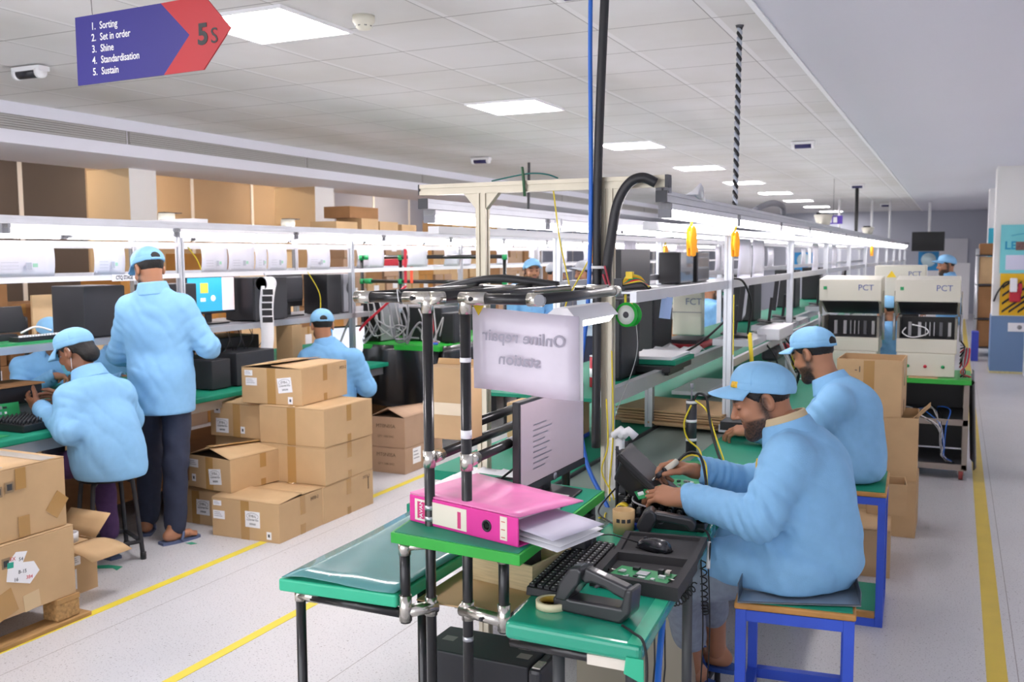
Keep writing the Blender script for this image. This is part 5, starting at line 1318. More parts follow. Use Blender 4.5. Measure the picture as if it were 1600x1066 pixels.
# ================================================================ CARTONS
def carton(label, c, w, d, h, rz=0., body=CARD, tape=True, group=None, flap=0., labels=(), texts=(), z=0., open_top=False, name='carton', ftilt=None):
    """carton standing at c (centre of base), w along local x, d along local y; labels: (side, u, v, lw, lh) with side f (front -y) or r (right +x)"""
    t = thing(name, label, 'carton', (c[0], c[1], c[2] if len(c) > 2 else z), rz, group)
    if not open_top:
        MB().b(-w/2, w/2, -d/2, d/2, 0, h-.006).build('body', body, t, local=True, bevel=.003)
        long_x = w >= d
        if long_x:
            f1 = [[(-w/2+w*i/4, -d/2+.001+(d/2-.003)*j/4, h-.003+(flap*(j/4)*(1-.3*i/4))) for j in range(5)] for i in range(5)]
            f2 = [[(-w/2+w*i/4, d/2-.001-(d/2-.003)*j/4, h-.003+(flap*.35*(j/4))) for j in range(5)] for i in range(5)]
        else:
            f1 = [[(-w/2+.001+(w/2-.003)*j/4, -d/2+d*i/4, h-.003+(flap*(j/4)*(1-.6*i/4))) for j in range(5)] for i in range(5)]
            f2 = [[(w/2-.001-(w/2-.003)*j/4, -d/2+d*i/4, h-.003+(flap*(.9 if ftilt else .5)*(j/4)*(1-.6*i/4))) for j in range(5)] for i in range(5)]
        MB().sheet(f1, .004).build('flap', body, t, local=True); MB().sheet(f2, .004).build('flap', body, t, local=True)
        if flap > .02: MB().b(-w/2+.01, w/2-.01, -d/2+.01, d/2-.01, h-.0062, h-.0052).build('flap_gap_shade', mat('carton_shadow', '#4a3a28', .9), t, local=True)  # dark sheet painting the shade in the gap under raised flaps
    else:
        e = .004
        for nm, a in (('side_wall', (-w/2, w/2, -d/2, -d/2+e)), ('side_wall', (-w/2, w/2, d/2-e, d/2)), ('end_wall', (-w/2, -w/2+e, -d/2+e, d/2-e)), ('end_wall', (w/2-e, w/2, -d/2+e, d/2-e))):
            MB().b(*a, 0, h).build(nm, body, t, local=True)
        MB().b(-w/2+e, w/2-e, -d/2+e, d/2-e, 0, .005).build('bottom', CARDIN, t, local=True)
    if tape:
        m = min(w, d)
        if w >= d:
            MB().b(w/2, w/2+.0008, -.025, .025, h*.5, h-.006).build('tape', CTAPE, t, local=True); MB().b(w/2, w/2+.0008, -.025, .025, 0, h*.25).build('tape', CTAPE, t, local=True)
            MB().b(-.03, .03, -d/2-.0008, -d/2, 0, h-.006).build('tape', CTAPE, t, local=True)
        else:
            MB().b(-.032, .032, -d/2-.0008, -d/2, 0, h-.006).build('tape', CTAPE, t, local=True)
            MB().b(w/2, w/2+.0008, -.025, .025, h*.55, h-.006).build('tape', CTAPE, t, local=True); MB().b(w/2, w/2+.0008, -.02, .02, 0, h*.2).build('tape', CTAPE, t, local=True)
            if not open_top: MB().sheet([[(-.025+.05*i, -d/2+d*j/4, h+.0015+flap*(1-.6*j/4)) for j in range(5)] for i in range(2)], .0015).build('top_tape', CTAPE, t, local=True)
    for k, (side, u, v, lw, lh, *r_) in enumerate(labels):
        F = frame((u, -d/2-.001, v), (1, 0, math.tan(r_[0]) if r_ else 0), (0, 0, 1)) if side == 'f' else frame((w/2+.001, u, v), (0, 1, 0), (0, 0, 1))
        lb = MB().b(-lw/2, lw/2, -lh/2, lh/2, 0, .0008, F).build('paper_label', PAPER, t, local=True)
        if len(r_) > 1 and r_[1]:
            lines = r_[1]
            for q, s_ in enumerate(lines):
                text('print', s_, lh*(.22 if q == 0 else .13), F @ TR(0, lh*(.20-.24*q), .0012), INK, lb, world=False)
            MB().tube([(lw*.40*math.cos(a), lh*.20+lh*.2*math.sin(a), .0012) for a in [PI*2*i/24 for i in range(25)]], .0008, 4, M=F).build('diamond_logo', INK, lb, local=True)
        elif lw > .05:
            g = MB()
            for q in range(3): g.b(-lw*.4, lw*(.1+.1*q), lh*(.25-.22*q), lh*(.31-.22*q), .0008, .0011, F)
            g.build('print_line', GREYINK, lb, local=True)
        else:
            MB().b(-lw*.2, lw*.2, -lh*.2, lh*.2, .0008, .0011, F).build('print_mark', DKG, lb, local=True)
    for k, (side, u, v, s_, sz, m) in enumerate(texts):
        F = frame((u, -d/2-.0012, v), (1, 0, 0), (0, 0, 1)) if side == 'f' else frame((w/2+.0012, u, v), (0, 1, 0), (0, 0, 1))
        text('print', s_, sz, F, m, t, world=False)
    return t
TL = ['EYB-L', 'Carton No. 4/24', '||||||||||||||']
BIG = lambda u, v, a=.0: ('f', u, v, .105, .095, a, TL)
SMA = lambda u, v: ('f', u, v, .085, .05)
TIN = lambda u, v: ('f', u, v, .034, .045)
PRN = mat('carton_print', '#6e5a44', .8)
pile = 'taped cartons piled beside the yellow floor line'
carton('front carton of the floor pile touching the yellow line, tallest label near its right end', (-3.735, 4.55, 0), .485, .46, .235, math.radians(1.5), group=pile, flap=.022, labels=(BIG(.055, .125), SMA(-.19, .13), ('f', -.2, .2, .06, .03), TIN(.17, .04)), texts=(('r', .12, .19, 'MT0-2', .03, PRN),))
carton('low carton half hidden at the left end of the floor pile behind the slippers', (-4.235, 4.66, 0), .44, .40, .215, 0, group=pile, labels=(BIG(.06, .11),))
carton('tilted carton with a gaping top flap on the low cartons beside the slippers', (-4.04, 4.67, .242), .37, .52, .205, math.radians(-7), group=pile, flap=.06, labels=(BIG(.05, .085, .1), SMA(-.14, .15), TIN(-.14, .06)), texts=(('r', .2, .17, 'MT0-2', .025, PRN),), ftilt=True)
carton('bottom carton of the rear stack of the floor pile with dark print', (-3.745, 5.04, 0), .50, .56, .235, 0, group=pile, texts=(('r', .22, .15, 'I', .12, PRN), ('r', .2, .2, 'MT0-2', .03, PRN)))
carton('second carton from the floor in the rear stack of the floor pile', (-3.745, 5.05, .237), .50, .54, .235, math.radians(1), group=pile)
carton('third carton from the floor in the rear stack with torn tape at its corner', (-3.74, 5.05, .474), .505, .52, .24, math.radians(-1), group=pile)
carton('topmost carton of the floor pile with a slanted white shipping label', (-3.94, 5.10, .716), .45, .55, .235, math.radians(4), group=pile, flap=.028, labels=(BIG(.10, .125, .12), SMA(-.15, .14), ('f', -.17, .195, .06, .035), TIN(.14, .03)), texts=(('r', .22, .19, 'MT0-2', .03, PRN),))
carton('carton wedged between the topmost carton and the bench, torn flap above its labels', (-4.24, 5.06, .474), .44, .40, .225, 0, group=pile, flap=.02, labels=(BIG(-.12, .07), TIN(.05, .05), ('f', -.16, .18, .05, .06)))
carton('plain carton carrying the wedged carton at the back of the floor pile', (-4.24, 5.10, .237), .42, .42, .235, 0, group=pile, tape=False)
carton('plain lowest carton at the back of the floor pile', (-4.24, 5.12, 0), .42, .42, .235, 0, group=pile, tape=False)
g2 = 'greyish cartons beyond the pile'
carton('lower greyish carton with a white label beyond the floor pile', (-3.885, 6.42, 0), .30, .58, .20, 0, body=CARD2, group=g2, tape=False, texts=(('f', -.02, .14, 'MT0N0SA', .04, PRN), ('f', -.02, .07, 'QTY 1000 SMG', .022, PRN)), labels=(('r', -.12, .12, .12, .12),))
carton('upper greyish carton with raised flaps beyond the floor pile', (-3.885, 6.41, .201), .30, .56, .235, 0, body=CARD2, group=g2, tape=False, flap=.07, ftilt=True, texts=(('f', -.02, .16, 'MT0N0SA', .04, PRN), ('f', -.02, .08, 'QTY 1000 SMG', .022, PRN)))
# cartons on the pallet, lower left
PALW = mat('pallet_wood', '#a98352', .8, var=.22, vscale=8, stretch=(6, 1, 1))
pal = thing('pallet', 'worn wooden pallet under the two big cartons at the lower left', 'pallet', (-4.0, 2.55, 0))
for y in (2.15, 2.5): MB().b(-4.5, -3.60, y-.05, y+.05, .10, .122).build('deck_board', PALW, pal)
MB().b(-4.5, -3.60, 2.92, 3.04, .10, .122).build('deck_board', PALW, pal)
MB().b(-3.70, -3.585, 2.02, 3.09, 0, .02).build('bottom_board', PALW, pal, bevel=.004); MB().b(-4.5, -4.4, 2.02, 3.09, 0, .02).build('bottom_board', PALW, pal)
for y in (2.1, 2.98):
    for x in (-3.65, -4.45): MB().b(x-.05, x+.05, y-.06, y+.06, .02, .10).build('block', mat('chipboard', '#b08a58', .9, var=.3, vscale=60, bump=.6, bscale=80), pal, bevel=.008)
big = 'big cartons on the wooden pallet'
c1 = carton('lower big carton on the pallet with a torn white delivery note', (-4.04, 2.55, .123), .86, .96, .32, 0, group=big, tape=False)
c2 = carton('upper big carton on the pallet sealed with brown tape strips', (-4.06, 2.54, .445), .86, .95, .315, math.radians(-.6), group=big, tape=False)
def rface(th, x, u0, u1, v0, v1, nm, m, a=0., sh=None, e=.0011):
    F = frame((x, (u0+u1)/2, (v0+v1)/2), (0, 1, math.tan(a)), (0, 0, 1)); w, h = (u1-u0)/2, (v1-v0)/2
    return MB().prism(sh or [(-w, -h), (w, -h), (w, h), (-w, h)], 0, e, F).build(nm, m, th), F
X1, X2 = -3.6095, -3.6235
nt_, F = rface(c1, X1, 2.69, 2.83, .235, .375, 'delivery_note', PAPER, -.1, [(-.075, -.03), (.04, -.06), (.085, -.01), (.055, .035), (.0, .04), (.02, .085), (-.035, .09), (-.07, .05)], .0015)
MB().b(-.075, -.045, .025, .05, .0015, .002, F).build('teal_logo', mat('teal_print', '#2aa58e', .6), nt_)
for s_, x, y, m in (('EX', -.05, .062, RED), ('54', -.01, .055, INK), ('B-15', -.0, .0, INK), ('384', .035, -.03, RED), ('16', -.03, -.03, INK)): text('handwriting', s_, .022, F @ TR(x, y, .0018), m, nt_)
for y, v in ((2.60, .335), (2.665, .34)):
    ic, F = rface(c1, X1, y, y+.04, v, v+.045, 'handling_icon', mat('icon_grey', '#8f7a5e', .8), 0); MB().b(-.012, .012, -.015, .012, .0011, .0018, F).build('icon_glyph', INK, ic)
for y, v in ((2.71, .655), (2.655, .645)):
    ic, F = rface(c2, X2, y, y+.04, v, v+.045, 'handling_icon', mat('icon_grey'), 0); MB().b(-.012, .012, -.012, .015, .0011, .0018, F).build('icon_glyph', INK, ic)
rface(c1, X1, 2.62, 2.72, .13, .24, 'tape', CTAPE, .3); rface(c1, X1, 2.76, 2.84, .125, .2, 'tape', mat('tape_pale', '#d2b88e', .3), .1)
rface(c2, X2, 2.76, 2.81, .66, .752, 'tape', CTAPE); rface(c2, X2, 2.765, 2.82, .45, .54, 'tape', CTAPE); rface(c2, X2, 2.925, 3.0, .50, .60, 'tape', CTAPE, -.7)
for a_ in ((-4.4, -3.63, 2.9, 2.97), (-4.3, -3.66, 2.70, 2.73)): MB().b(*a_, .7605, .762).build('clear_tape', mat('clear_tape_shine', '#d8d0c4', .12, coat=.5), c2)
carton('flat carton lying behind the upper big carton at the left edge', (-4.45, 2.80, .762), .5, .3, .075, .3, tape=False)
oc = carton('narrow open carton between the pallet and the black stool', (-4.02, 3.26, 0), .30, .24, .25, 0, tape=False, open_top=True, labels=(('r', -.01, .17, .06, .045), ('r', -.04, .08, .07, .1)))
MB().sheet([[(-3.872+.19*i/4, 3.14+.24*j/4+.05*i/4, .25+.035*i/4-.08*(i/4)**2) for j in range(5)] for i in range(5)], .004).build('open_flap', CARD, oc)
MB().sheet([[(-4.16+.28*i/4, 3.385+.10*j/3, .25+.10*j/3) for j in range(4)] for i in range(5)], .004).build('open_flap', CARD, oc)
tr_ = thing('tape_roll', 'clear plastic tape roll on the narrow open carton', 'tape', (-3.97, 3.26, .25))
MB().lathe([(.045, 0), (.045, .045), (.033, .045), (.033, 0), (.045, 0)], TR(-3.93, 3.27, .256), 28).build('clear_roll', mat('clear_film', '#d5d6da', .1, coat=.6), tr_)
MB().b(-3.99, -3.88, 3.2, 3.34, .25, .255).build('carrier_card', CARD, tr_)
for l_, pts in (('torn piece of green tape stuck to the floor before the black stool', [(-4.16, 3.60), (-4.10, 3.58), (-4.03, 3.62), (-3.98, 3.60), (-4.0, 3.66), (-4.09, 3.65)]), ('small scrap of green tape on the floor by the carton pile', [(-4.0, 4.12), (-3.95, 4.11), (-3.93, 4.14), (-3.98, 4.15)])):
    tag(MB().prism(pts, .0005, .0018).build('tape_scrap', mat('tape_green', '#2c9d7c', .5)), l_, 'tape scrap')

# right-hand stack behind the second worker
rs = 'plain cartons stacked at the right behind the second worker'
carton('bottom carton of the right hand stack before the green trolley', (-.36, 6.12, 0), .38, .42, .33, 0, group=rs, tape=False)
carton('middle open carton of the right hand stack with a torn corner', (-.385, 6.12, .332), .42, .40, .37, .02, group=rs, tape=False, open_top=True)
c3 = carton('top open carton of the right hand stack beside the second worker', (-.44, 6.10, .703), .36, .36, .33, -.03, group=rs, open_top=True, texts=(('f', -.06, .27, '-1', .05, INK),))
MB().sheet([[(-.20+.09*i/3, 5.93+.05*j/3, .70+.10*i/3-.03*j/3) for j in range(4)] for i in range(4)], .004).build('loose_flap', CARDIN, c3)
carton('low carton on the floor behind the blue stool with a green lower board', (-.46, 5.30, 0), .38, .40, .25, .06, body=CARD, labels=(('f', -.08, .14, .07, .09),))
carton('small open carton leaning behind the farther blue stool', (-.31, 5.52, .25), .2, .2, .17, .1, tape=False, open_top=True)

# store of cartons behind the left line: every carton is its own object
random.seed(11)
CV = [CARD, CARDB, mat('cardboard_dark', '#8a6340', .85, var=.08), mat('cardboard_orange', '#b8813f', .85, var=.08), CARD2]
P0 = None
def simple_carton(label, x, y, z, w, d, h, m, rz, lab, group):
    t = thing('carton', label, 'carton', (x, y, z), rz, group)
    MB().b(-w/2, w/2, -d/2, d/2, 0, h).build('body', m, t, local=True, bevel=.004)
    if lab: MB().b(w/2, w/2+.001, -.06, .06, h*.35, h*.35+min(.11, h*.5)).build('paper_label', PAPER, t, local=True)
    MB().b(w/2, w/2+.0008, -.02, .02, h*.6, h).build('tape', CTAPE, t, local=True)
    return t
LV = ['floor level', 'second level', 'third level', 'fourth level', 'fifth level', 'sixth level', 'seventh level']
WH = lambda k: ORD[k] if k < len(ORD) else str(k)
col = 0
y = 3.6
while y < 16:
    w = random.choice([.42, .5, .58]) if y > 5.6 or y < 4.2 else random.choice([.3, .34])
    z = 0; lv = 0; top = random.uniform(1.0, 1.55) if y < 9.5 else random.uniform(1.3, 1.95)
    m = random.choice(CV)
    while z < top and lv < 7:
        h = random.choice([.24, .30, .36]) if w > .36 else random.choice([.2, .24])
        simple_carton('brown carton in the store behind the left line, %s stack from the left, %s' % (WH(col), LV[lv]), -7.0+random.uniform(-.03, .03), y+w/2, z, .5, w-.015, h, m if random.random() < .7 else random.choice(CV), 0, random.random() < .55, 'stored cartons behind the left line')
        z += h+.001; lv += 1
    y += w+.01; col += 1
# tan boards standing behind the left bench
for k, (y0, y1, z1, m, l_) in enumerate(((5.2, 6.05, 1.36, '#d8b88d', 'tall tan board standing behind the left bench near the standing worker'), (7.6, 8.5, 1.7, '#dcb98a', 'tan board standing behind the left bench near the black pipe rack'))):
    tag(MB().b(-6.55, -6.53, y0, y1, 0, z1).build('tan_board', mat('board_'+m, m, .8, var=.04)), l_, 'board')
# ================================================================ EQUIPMENT
def tower(label, x0, x1, y0, y1, z0, h, group=None, front='-x', m=BLKM):
    t = thing('computer_tower', label, 'computer', ((x0+x1)/2, (y0+y1)/2, z0), 0, group)
    MB().b(x0, x1, y0, y1, z0+.006, z0+h).build('case', m, t, bevel=.005)
    if front == '+x': MB().b(x1, x1+.012, y0+.004, y1-.004, z0+.01, z0+h-.004).build('front_panel', BLK, t, bevel=.004)
    if front == '-y': MB().b(x0+.004, x1-.004, y0-.012, y0, z0+.01, z0+h-.004).build('front_panel', BLK, t, bevel=.004)
    if front == '+y': MB().b(x0+.004, x1-.004, y1, y1+.012, z0+.01, z0+h-.004).build('front_panel', BLK, t, bevel=.004)
    for x in (x0+.03, x1-.03): MB().b(x-.015, x+.015, y0+.02, y1-.02, z0, z0+.006).build('foot', BLK, t)
    return t
def monitor(label, M, w, h, screen=None, group=None, stand=.12):
    """local x along the screen, y up, z out of the screen; origin at lower edge centre"""
    p = M @ Vector((0, -stand, 0))
    t = thing('computer_monitor', label, 'monitor', p, 0, group)
    MB().b(-w/2, w/2, 0, h, -.03, 0, M).build('case', BLK, t, bevel=.004)
    MB().b(-w/2+.012, w/2-.012, .018, h-.012, 0, .0012, M).build('screen', screen or mat('screen_off', '#202126', .2, coat=.3), t)
    MB().b(-.025, .025, -stand+.008, .08, -.05, -.03, M).build('neck', BLK, t)
    MB().b(-.11, .11, -stand, -stand+.01, -.12, .06, M).build('foot', BLK, t, bevel=.003)
    return t
# ---------------- left line, near part
SC = mat('screen_cyan', '#2f9fc4', .3, emit=.2, ecol='#37a5c8'); SP = mat('screen_pink', '#f0cdd0', .3, emit=.2, ecol='#eccfd2'); SWH = mat('screen_white', '#e8eaf2', .3, emit=.2, ecol='#e6e8f2'); SBL = mat('screen_blue', '#3aa5e0', .3, emit=.2, ecol='#39a5e2')
tower('black computer tower on the left shelf above the seated woman', -4.93, -4.66, 4.06, 4.36, 1.172, .31, front='+y')
Ms = frame((-4.845, 5.33, 1.245), (.10, 1, 0), (0, 0, 1))
mo = monitor('lit monitor with a cyan picture on the shelf beside the standing worker', Ms, .45, .27, SC, stand=.072)
MB().b(.10, .213, .02, .258, .0012, .002, Ms).build('pink_side_bar', SP, mo)
MB().b(-.10, -.03, .15, .22, .0012, .002, Ms).build('yellow_picture', mat('screen_yellow', '#e3c94a', .3, emit=.15, ecol='#dcc24a'), mo)
MB().lathe([(.022, .0012), (.022, .002), (0, .002)], Ms @ TR(.015, .11, 0), 16).build('white_badge', SWH, mo)
MB().b(-.10, -.055, .09, .115, .0012, .002, Ms).build('white_caption', SWH, mo)
tower('black computer tower right of the cyan screen on the left shelf', -4.95, -4.68, 5.60, 5.98, 1.172, .325, front='-y')
tower('black computer tower behind the standing worker head on the left shelf', -4.95, -4.72, 4.72, 5.05, 1.172, .30)
tower('small black tower under the left shelf touching the standing worker', -4.66, -4.47, 4.90, 5.08, .762, .20)
tower('wide black tower on the left bench behind the topmost carton', -4.78, -4.45, 5.12, 5.52, .762, .23)
tower('black computer lying flat and dark on the left bench under the shelf', -5.15, -4.80, 5.30, 5.78, .90, .165, m=BLK)
tag(MB().b(-5.15, -4.8, 5.30, 5.78, .762, .898).build('storage_bin', DKG, bevel=.004), 'dark grey bin carrying the flat black computer on the left bench', 'bin')
Mb_ = frame((-4.80, 6.28, 1.20), (.05, -1, 0), (0, .05, 1))
mb_ = monitor('old black monitor turned backwards on the left shelf above the seated man', frame((-4.93, 6.25, 1.245), (0, -1, 0), (0, 0, 1)), .42, .29, stand=.072)
MB().b(-4.885, -4.84, 6.10, 6.40, 1.29, 1.50).build('rear_bulge', BLKM, mb_, bevel=.02)
tower('black computer tower with open grey rear on the left shelf', -4.92, -4.68, 6.50, 6.70, 1.172, .33, m=BLK)
ps2 = tower('grey computer rear with a round fan on the left shelf', -4.92, -4.70, 6.76, 6.94, 1.172, .33, m=GRY)
MB().lathe([(.05, 0), (.05, .004), (0, .004)], TR(-4.70, 6.85, 1.38, 0, 0, PI/2), 20).build('fan_grille', DKG, ps2)
Ml = frame((-4.86, 6.70, .80), (.55, .85, 0), (0, 0, 1))
ml = monitor('lit monitor with blue and white windows in front of the seated man', frame((-4.70, 6.72, .79), (.45, .90, 0), (0, 0, 1)), .46, .27, SWH, stand=.028)
MB().b(-.215, -.09, .02, .255, .0012, .002, frame((-4.70, 6.72, .79), (.45, .90, 0), (0, 0, 1))).build('blue_window', SBL, ml)
# shelf equipment at far left
pr = thing('test_fixture', 'green board fixture with a row of white pins on the shelf at the left edge', 'fixture', (-4.75, 3.6, 1.172))
MB().b(-4.86, -4.62, 3.3, 4.0, 1.172, 1.19).build('base_board', PCB, pr); MB().b(-4.72, -4.64, 3.60, 4.02, 1.19, 1.215).build('pin_housing', BLK, pr)
pins = MB()
for k in range(22): pins.b(-4.655, -4.635, 3.61+.0185*k, 3.619+.0185*k, 1.215, 1.225)
tag(pins.build('white_pin', PAPER, pr), kind='stuff')
MB().b(-4.85, -4.78, 3.55, 3.70, 1.19, 1.225).build('connector_block', BLKM, pr)
cb_ = cable('white_lead', [(-4.75, 3.70, 1.23), (-4.73, 3.78, 1.26), (-4.70, 3.86, 1.235)], .006, CABW, 'white lead lying on the pin fixture')
monitor('black monitor seen from the rear on the shelf at the left edge', frame((-4.93, 3.62, 1.22), (.0, -1, 0), (-.25, 0, 1)), .48, .15, stand=.045)
th_ = thing('hand_trolley', 'black trolley handle rising behind the left bench', 'trolley', (-6.3, 4.2, 0))
MB().tube(bez([(-6.3, 4.42, .1), (-6.3, 4.42, 1.14), (-6.3, 4.47, 1.22), (-6.3, 4.62, 1.235), (-6.3, 4.85, 1.235), (-6.3, 4.93, 1.2), (-6.3, 4.95, 1.1), (-6.3, 4.95, .1)], 40), .018, 8).build('handle', BLK, th_)
MB().b(-6.31, -6.29, 4.66, 4.72, .1, 1.23).build('centre_bar', BLK, th_); MB().b(-6.62, -6.27, 4.38, 5.0, .08, .1).build('base', BLKM, th_)
for yy_ in (4.45, 4.92): MB().lathe([(.0, -.015), (.04, -.015), (.04, .015), (0, .015)], TR(-6.3, yy_, .04, 0, 0, PI/2), 16).build('wheel', BLK, th_)
bxk = thing('black_box', 'long black box with a brown lid and papers on the left bench', 'box', (-4.66, 3.45, .85))
MB().b(-4.80, -4.60, 3.0, 3.70, .86, .955).build('box', BLK, bxk, bevel=.004); MB().b(-4.85, -4.59, 3.0, 3.71, .956, .964).build('lid', CARDB, bxk)
for x in (-4.78, -4.63): MB().b(x-.01, x+.01, 3.05, 3.65, .761, .86).build('support', GRY, bxk)
tag(MB().b(-4.80, -4.66, 3.1, 3.4, .965, .968, TR(0, 0, 0)).build('paper_sheet', PAPER), 'white papers on the brown lid at the left edge', 'paper')
kt2 = thing('pin_tray', 'black pin tray in front of the seated woman', 'tray', (-4.42, 3.48, .762))
MB().b(-4.56, -4.28, 3.32, 3.56, .762, .80).build('tray', BLK, kt2, bevel=.004)
pn = MB()
for i in range(11):
    for j in range(9): pn.tube([(-4.545+.025*i, 3.335+.026*j, .80), (-4.545+.025*i, 3.335+.026*j, .822)], .004, 5)
tag(pn.build('pin', BLKM, kt2), kind='stuff')
pcb('green circuit board with loose parts at the left end of the bench', TR(-4.42, 3.12, .762, .1), .30, .22, 26, 5)
pcb('upright glassy circuit board behind the pin tray', TR(-4.57, 3.35, .83, 1.5, 1.4), .34, .1, 16, 8)
# hanging sheets on the paper rails
SHEET = mat('hung_sheet', '#e9e8f2', .35, var=.015, vscale=9, coat=.3)
def hung(x, y0, y1, z0, z1, label, bow=.02, marks=True, rail=True):
    t = thing('instruction_sheet', label, 'paper', (x, (y0+y1)/2, z0), 0, 'instruction sheets clipped to the light frames')
    G = [[(x+.018+bow*math.sin(PI*i/6)*(.6+.4*math.sin(j)), y0+(y1-y0)*j/6, z1-(z1-z0)*i/6) for j in range(7)] for i in range(7)]
    MB().sheet(G, .0012).build('sheet', SHEET, t)
    if marks:
        F = frame((x+.021+bow*1.4, (y0+y1)/2, z0+.05), (0, 1, 0), (0, 0, 1)); w = y1-y0
        MB().b(-w*.03, w*.06, -.012, .025, 0, .001, F).build('photo_print', mat('print_grey', '#b4b8c4', .6), t)
        MB().b(w*.08, w*.16, .0, .02, 0, .001, F).build('green_stamp', mat('print_green', '#a5d8bd', .6), t)
        g = MB()
        for q in range(4): g.b(-w*.42, -w*.15, -.03+.018*q, -.026+.018*q, 0, .001, F)
        g.build('print_lines', mat('print_faint', '#cfcfd8', .7), t)
    return t
for k, (y0, y1, l_) in enumerate(((3.42, 3.80, 'white instruction sheet hanging at the left edge of the picture'), (4.07, 4.30, 'white instruction sheet left of the standing worker head'), (4.95, 5.20, 'white instruction sheet right of the standing worker head'), (5.21, 5.48, 'second white instruction sheet right of the standing worker head'), (5.49, 5.62, 'narrow hanging sheet third right of the standing worker'),
                              (5.63, 5.85, 'hanging sheet above the paper tape roll'), (6.10, 6.40, 'hanging sheet above the backward monitor'), (6.95, 7.2, 'hanging sheet right of the second left frame post'), (7.6, 7.95, 'hanging sheet behind the black pipe rack'), (8.3, 8.6, 'hanging sheet right of the red straps'))):
    hung(-4.6, y0, y1, 1.55, 1.735, l_, marks=k < 7)
for k in range(10): hung(-5.62, 8.3+1.1*k, 8.65+1.1*k, 1.53, 1.735, '%s sheet hanging on the far frame of the left line beyond the black rack' % ORD[k], marks=False)
CLs = thing('stage_sign', 'white strip sign reading CTQ STAGE on the left mid rail', 'sign', (-4.585, 4.34, 1.5))
Fs = frame((-4.586, 4.305, 1.528), (0, 1, 0), (0, 0, 1))
MB().b(-.10, .10, -.02, .022, 0, .002, Fs).build('strip', PAPER, CLs); text('lettering', 'CTQ STAGE', .033, Fs @ TR(-.005, 0, .0025), INK, CLs, bold=.0009, sx=.74)
rl = thing('label_roll', 'white label roll hanging from the left rail with its black printed strip', 'label roll', (-4.58, 5.6, 1.4))
MB().lathe([(.05, -.055), (.05, .055), (.036, .055), (.036, -.055), (.05, -.055)], frame((-4.57, 5.60, 1.455), (0, 0, 1), (1, 0, 0)), 28).build('roll', PAPER, rl)
MB().tube([(-4.57, 5.60, 1.50), (-4.59, 5.60, 1.53)], .004, 6).build('hook', ALU, rl)
Fr = frame((-4.535, 5.535, 1.40), (0, 1, 0), (0, 0, 1))
MB().sheet([[(-4.56-.012*math.sin(i*.6)+.085*j*(1-.03*i), 5.53+.062*j-.004*i, 1.44-.05*i) for j in range(2)] for i in range(11)], .001).build('strip', PAPER, rl)
for k in range(5): MB().b(-.036, .036, -.02, .02, .001, .004, frame((-4.518-.012*math.sin((k+1)*.6), 5.559-.004*k, 1.395-.05*k), (.81, .59, 0), (0, 0, 1))).build('black_panel', BLK, rl)
tag(MB().lathe([(.055, 0), (.07, .12), (.066, .12), (.052, .005), (0, .005)], TR(-4.47, 5.62, .762), 24).build('grey_tub', DKG), 'round grey tub on the left bench behind the topmost carton', 'tub')
tag(MB().b(-4.70, -4.55, 5.86, 5.98, .762, 1.13).build('tan_box', CARD), 'upright tan carton under the left shelf behind the label roll', 'carton')
for k, (pts, l_) in enumerate((([(-4.59, 4.42, 1.52), (-4.58, 4.43, 1.40), (-4.57, 4.46, 1.36), (-4.58, 4.50, 1.41), (-4.59, 4.50, 1.5)], 'yellow wire loop left of the standing worker neck'), ([(-4.59, 6.12, 1.53), (-4.57, 6.20, 1.42), (-4.57, 6.25, 1.33), (-4.58, 6.26, 1.20)], 'yellow wire hanging across the backward monitor'), ([(-4.6, 4.85, 1.72), (-4.6, 4.93, 1.64), (-4.6, 4.98, 1.55)], 'thin yellow wire above the standing worker'))): cable('hanging_wire', pts, .004, YEL, l_)
for k in range(5): cable('hanging_wire', [(-4.62, 5.1+.12*k, 1.135), (-4.6, 5.13+.12*k, 1.04), (-4.63, 5.18+.12*k, .98), (-4.6, 5.22+.12*k, 1.05), (-4.62, 5.25+.12*k, 1.13)], .003, CABLE, '%s dark cable loop under the left shelf right of the standing worker' % ORD[k])
# things on top of the left frame
for k, (y_, l_) in enumerate(((4.83, 'cream sensor housing on top of the left frame before the tan wall'), (6.10, 'cream sensor housing on top of the left frame by the purple wall sign'))):
    t = thing('sensor_housing', l_, 'housing', (-4.7, y_, 1.88)); MB().lathe([(.05, 0), (.055, .03), (.052, .06), (.0, .065)], TR(-4.75, y_, 1.879), 20).build('dome', BEIGE, t); MB().b(-4.77, -4.71, y_-.05, y_+.1, 1.94, 1.945).build('cap', DKG, t)
tag(MB().prism([(4.5, 1.879), (5.05, 1.879), (5.05, 1.905), (4.9, 1.905)], -4.66, -4.60, Matrix(((0, 0, 1, 0), (1, 0, 0, 0), (0, 1, 0, 0), (0, 0, 0, 1)))).build('white_duct', WHT), 'white wedge of trunking on top of the left frame', 'trunking')
for k, (y_, z_, w_, h_) in enumerate(((7.7, 1.88, .35, .10), (8.1, 1.88, .3, .14), (8.45, 1.88, .35, .12), (8.0, 2.02, .5, .11), (8.85, 1.88, .3, .1))):
    tag(MB().b(-5.6, -5.3, y_-w_/2, y_+w_/2, z_, z_+h_).build('carton', CARDB if k == 3 else CARD), 'brown carton on top of the left frame, %s' % ['nearest one', 'second one', 'third one', 'laid across the others', 'farthest one'][k], 'carton')
tag(MB().b(-5.65, -5.25, 7.4, 9.1, 1.872, 1.879).build('top_board', WHT), 'thin white board carrying cartons on top of the left frame', 'board')
